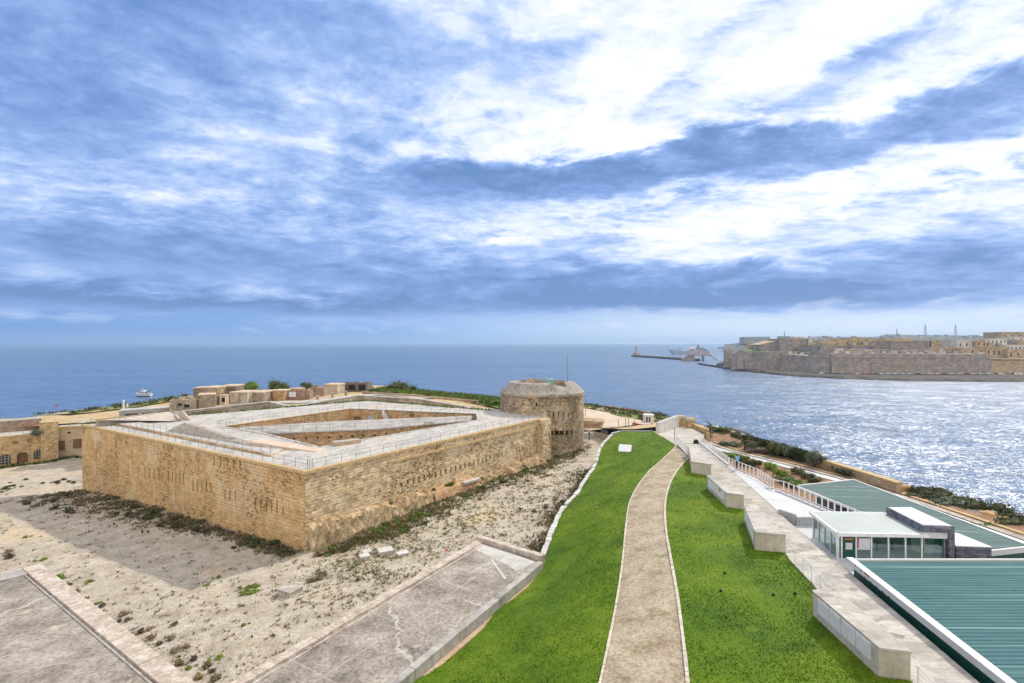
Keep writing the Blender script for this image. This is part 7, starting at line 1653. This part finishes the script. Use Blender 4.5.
# ------------------------------------------------------------------ the person on the terrace
def person(loc, face, label):
    H = 1.86
    J = {'pel': (0, 0, .95), 'spine': (0, .01, 1.2), 'chest': (0, .0, 1.42), 'neck': (0, 0, 1.56), 'head': (0, .02, 1.69), 'crown': (0, .02, 1.8)}
    E = [('pel', 'spine'), ('spine', 'chest'), ('chest', 'neck'), ('neck', 'head'), ('head', 'crown')]; Rr = {'pel': .15, 'spine': .135, 'chest': .16, 'neck': .06, 'head': .095, 'crown': .075}
    for s, nm in ((-1, 'l'), (1, 'r')):
        J.update({f'hip{nm}': (.09 * s, 0, .9), f'knee{nm}': (.105 * s, .02, .5), f'ank{nm}': (.11 * s, -.01, .09), f'toe{nm}': (.125 * s, .17, .045), f'sh{nm}': (.185 * s, 0, 1.47), f'elb{nm}': (.3 * s, .14, 1.26), f'wri{nm}': (.1 * s, .28, 1.6), f'palm{nm}': (.07 * s, .3, 1.67)})
        E += [('pel', f'hip{nm}'), (f'hip{nm}', f'knee{nm}'), (f'knee{nm}', f'ank{nm}'), (f'ank{nm}', f'toe{nm}'), ('chest', f'sh{nm}'), (f'sh{nm}', f'elb{nm}'), (f'elb{nm}', f'wri{nm}'), (f'wri{nm}', f'palm{nm}')]
        Rr.update({f'hip{nm}': .1, f'knee{nm}': .065, f'ank{nm}': .045, f'toe{nm}': .035, f'sh{nm}': .07, f'elb{nm}': .045, f'wri{nm}': .032, f'palm{nm}': .036})
        for k in range(5):
            b = f'f{nm}{k}'; off = (k - 1.5) * .02
            if k < 4: J[b] = (.06 * s - .012 * s, .315 + .01, 1.68 + off); J[b + 'e'] = (.02 * s, .335, 1.69 + off); pr = f'palm{nm}'
            else: J[b] = (.085 * s, .33, 1.63); J[b + 'e'] = (.05 * s, .35, 1.62); pr = f'palm{nm}'
            E += [(pr, b), (b, b + 'e')]; Rr[b] = .0095; Rr[b + 'e'] = .008
    names = list(J); me = bpy.data.meshes.new('person'); me.from_pydata([J[n] for n in names], [(names.index(a), names.index(b)) for a, b in E], [])
    o = bpy.data.objects.new('tmp', me); COL.objects.link(o); md = o.modifiers.new('s', 'SKIN'); md.use_smooth_shade = True
    for i, n in enumerate(names): sv = me.skin_vertices[0].data[i]; sv.radius = (Rr[n], Rr[n] * (.78 if n in ('chest', 'spine', 'pel') else 1)); sv.use_root = (n == 'pel')
    o.modifiers.new('d', 'SUBSURF').levels = 2
    dg = bpy.context.evaluated_depsgraph_get(); m2 = bpy.data.meshes.new_from_object(o.evaluated_get(dg)); bpy.data.objects.remove(o)
    skin, shirt, trou, shoe, hairm = plain('skin', (.5, .3, .21)), plain('blue_shirt', (.2, .42, .66), .8), plain('navy_trousers', (.02, .028, .06), .8), plain('dark_shoe', (.02, .02, .02)), plain('dark_hair', (.02, .015, .012), .7)
    m2.materials.clear(); [m2.materials.append(m) for m in (skin, shirt, trou, shoe)]
    for p in m2.polygons:
        c = p.center; p.use_smooth = True
        if c.z < .1: k = 3
        elif c.z < .98: k = 2
        elif c.z < 1.53 and not (c.y > .2 and c.z > 1.44): k = 1
        else: k = 0
        p.material_index = k
    b = bpy.data.objects.new('person', m2); COL.objects.link(b); b.location = loc; b.rotation_euler = (0, 0, face); tag(b, label, 'person')
    def ch(mb, nm, mat):
        x = mb.build(nm, mat); x.parent = b; return x
    mb = MB(); n = 12
    mb.lathe((0, .0, 1.68), [(.105, -.04), (.118, .03), (.112, .09), (.08, .135), (.01, .15)], 14); ch(mb, 'hair', hairm)
    mb = MB(); 
    for s in (-1, 1): mb.box((.04 * s, .112, 1.7), (.022, .012, .012)); mb.box((.105 * s, .02, 1.66), (.02, .04, .06))
    mb.box((0, .118, 1.655), (.024, .03, .04)); mb.box((0, .11, 1.615), (.05, .012, .01)); ch(mb, 'face', skin)
    return b
p = P(737.3, 469.2, ZP + .03); pb = person((p.x, p.y, ZP + .035), -.5, 'standing person in light blue shirt and dark trousers raising a camera on the terrace')
cmx = MB(); cmx.box((0, 0, -.05), (.15, .05, .1)); cmx.tube((0, .02, 0), (0, .13, 0), .04, 10)
o = cmx.build('camera', M['rail']); o.location = (p.x + math.sin(.5) * .36, p.y + math.cos(.5) * .36, ZP + 1.72); o.rotation_euler = (0, 0, -.5); tag(o, 'small dark camera held up by the standing person', 'camera')
# black bag or stone lying on the plaza beside the balustrade
p = P(696, 443.3, 25.0); t = MB().box((p.x, p.y, 24.9), (.7, .5, .6), .4, taper=.7).build('bag', M['black']); MB().tube((p.x - .2, p.y, 25.55), (p.x + .2, p.y, 25.55), .05, 5).build('handle', M['rail'], t); tag(t, 'black bag lying on the plaza beside the balustrade', 'bag')

# ------------------------------------------------------------------ the air over the harbour
def haze():
    m = bpy.data.materials.new('haze_air'); m.use_nodes = True; nt = m.node_tree; nt.nodes.clear()
    o = nt.nodes.new('ShaderNodeOutputMaterial'); v = nt.nodes.new('ShaderNodeVolumePrincipled'); nt.links.new(v.outputs[0], o.inputs['Volume'])
    v.inputs['Color'].default_value = (.5, .72, 1, 1); v.inputs['Density'].default_value = HAZE; v.inputs['Anisotropy'].default_value = .2
    hz = MB().prism([(-9000, -400), (9000, -400), (9000, 14000), (-9000, 14000)], -5, 175).build('haze', m); hz['kind'] = 'stuff'; hz['label'] = 'thin bluish sea haze over the harbour'; hz['category'] = 'haze'
HAZE = .00008
if HAZE: haze()
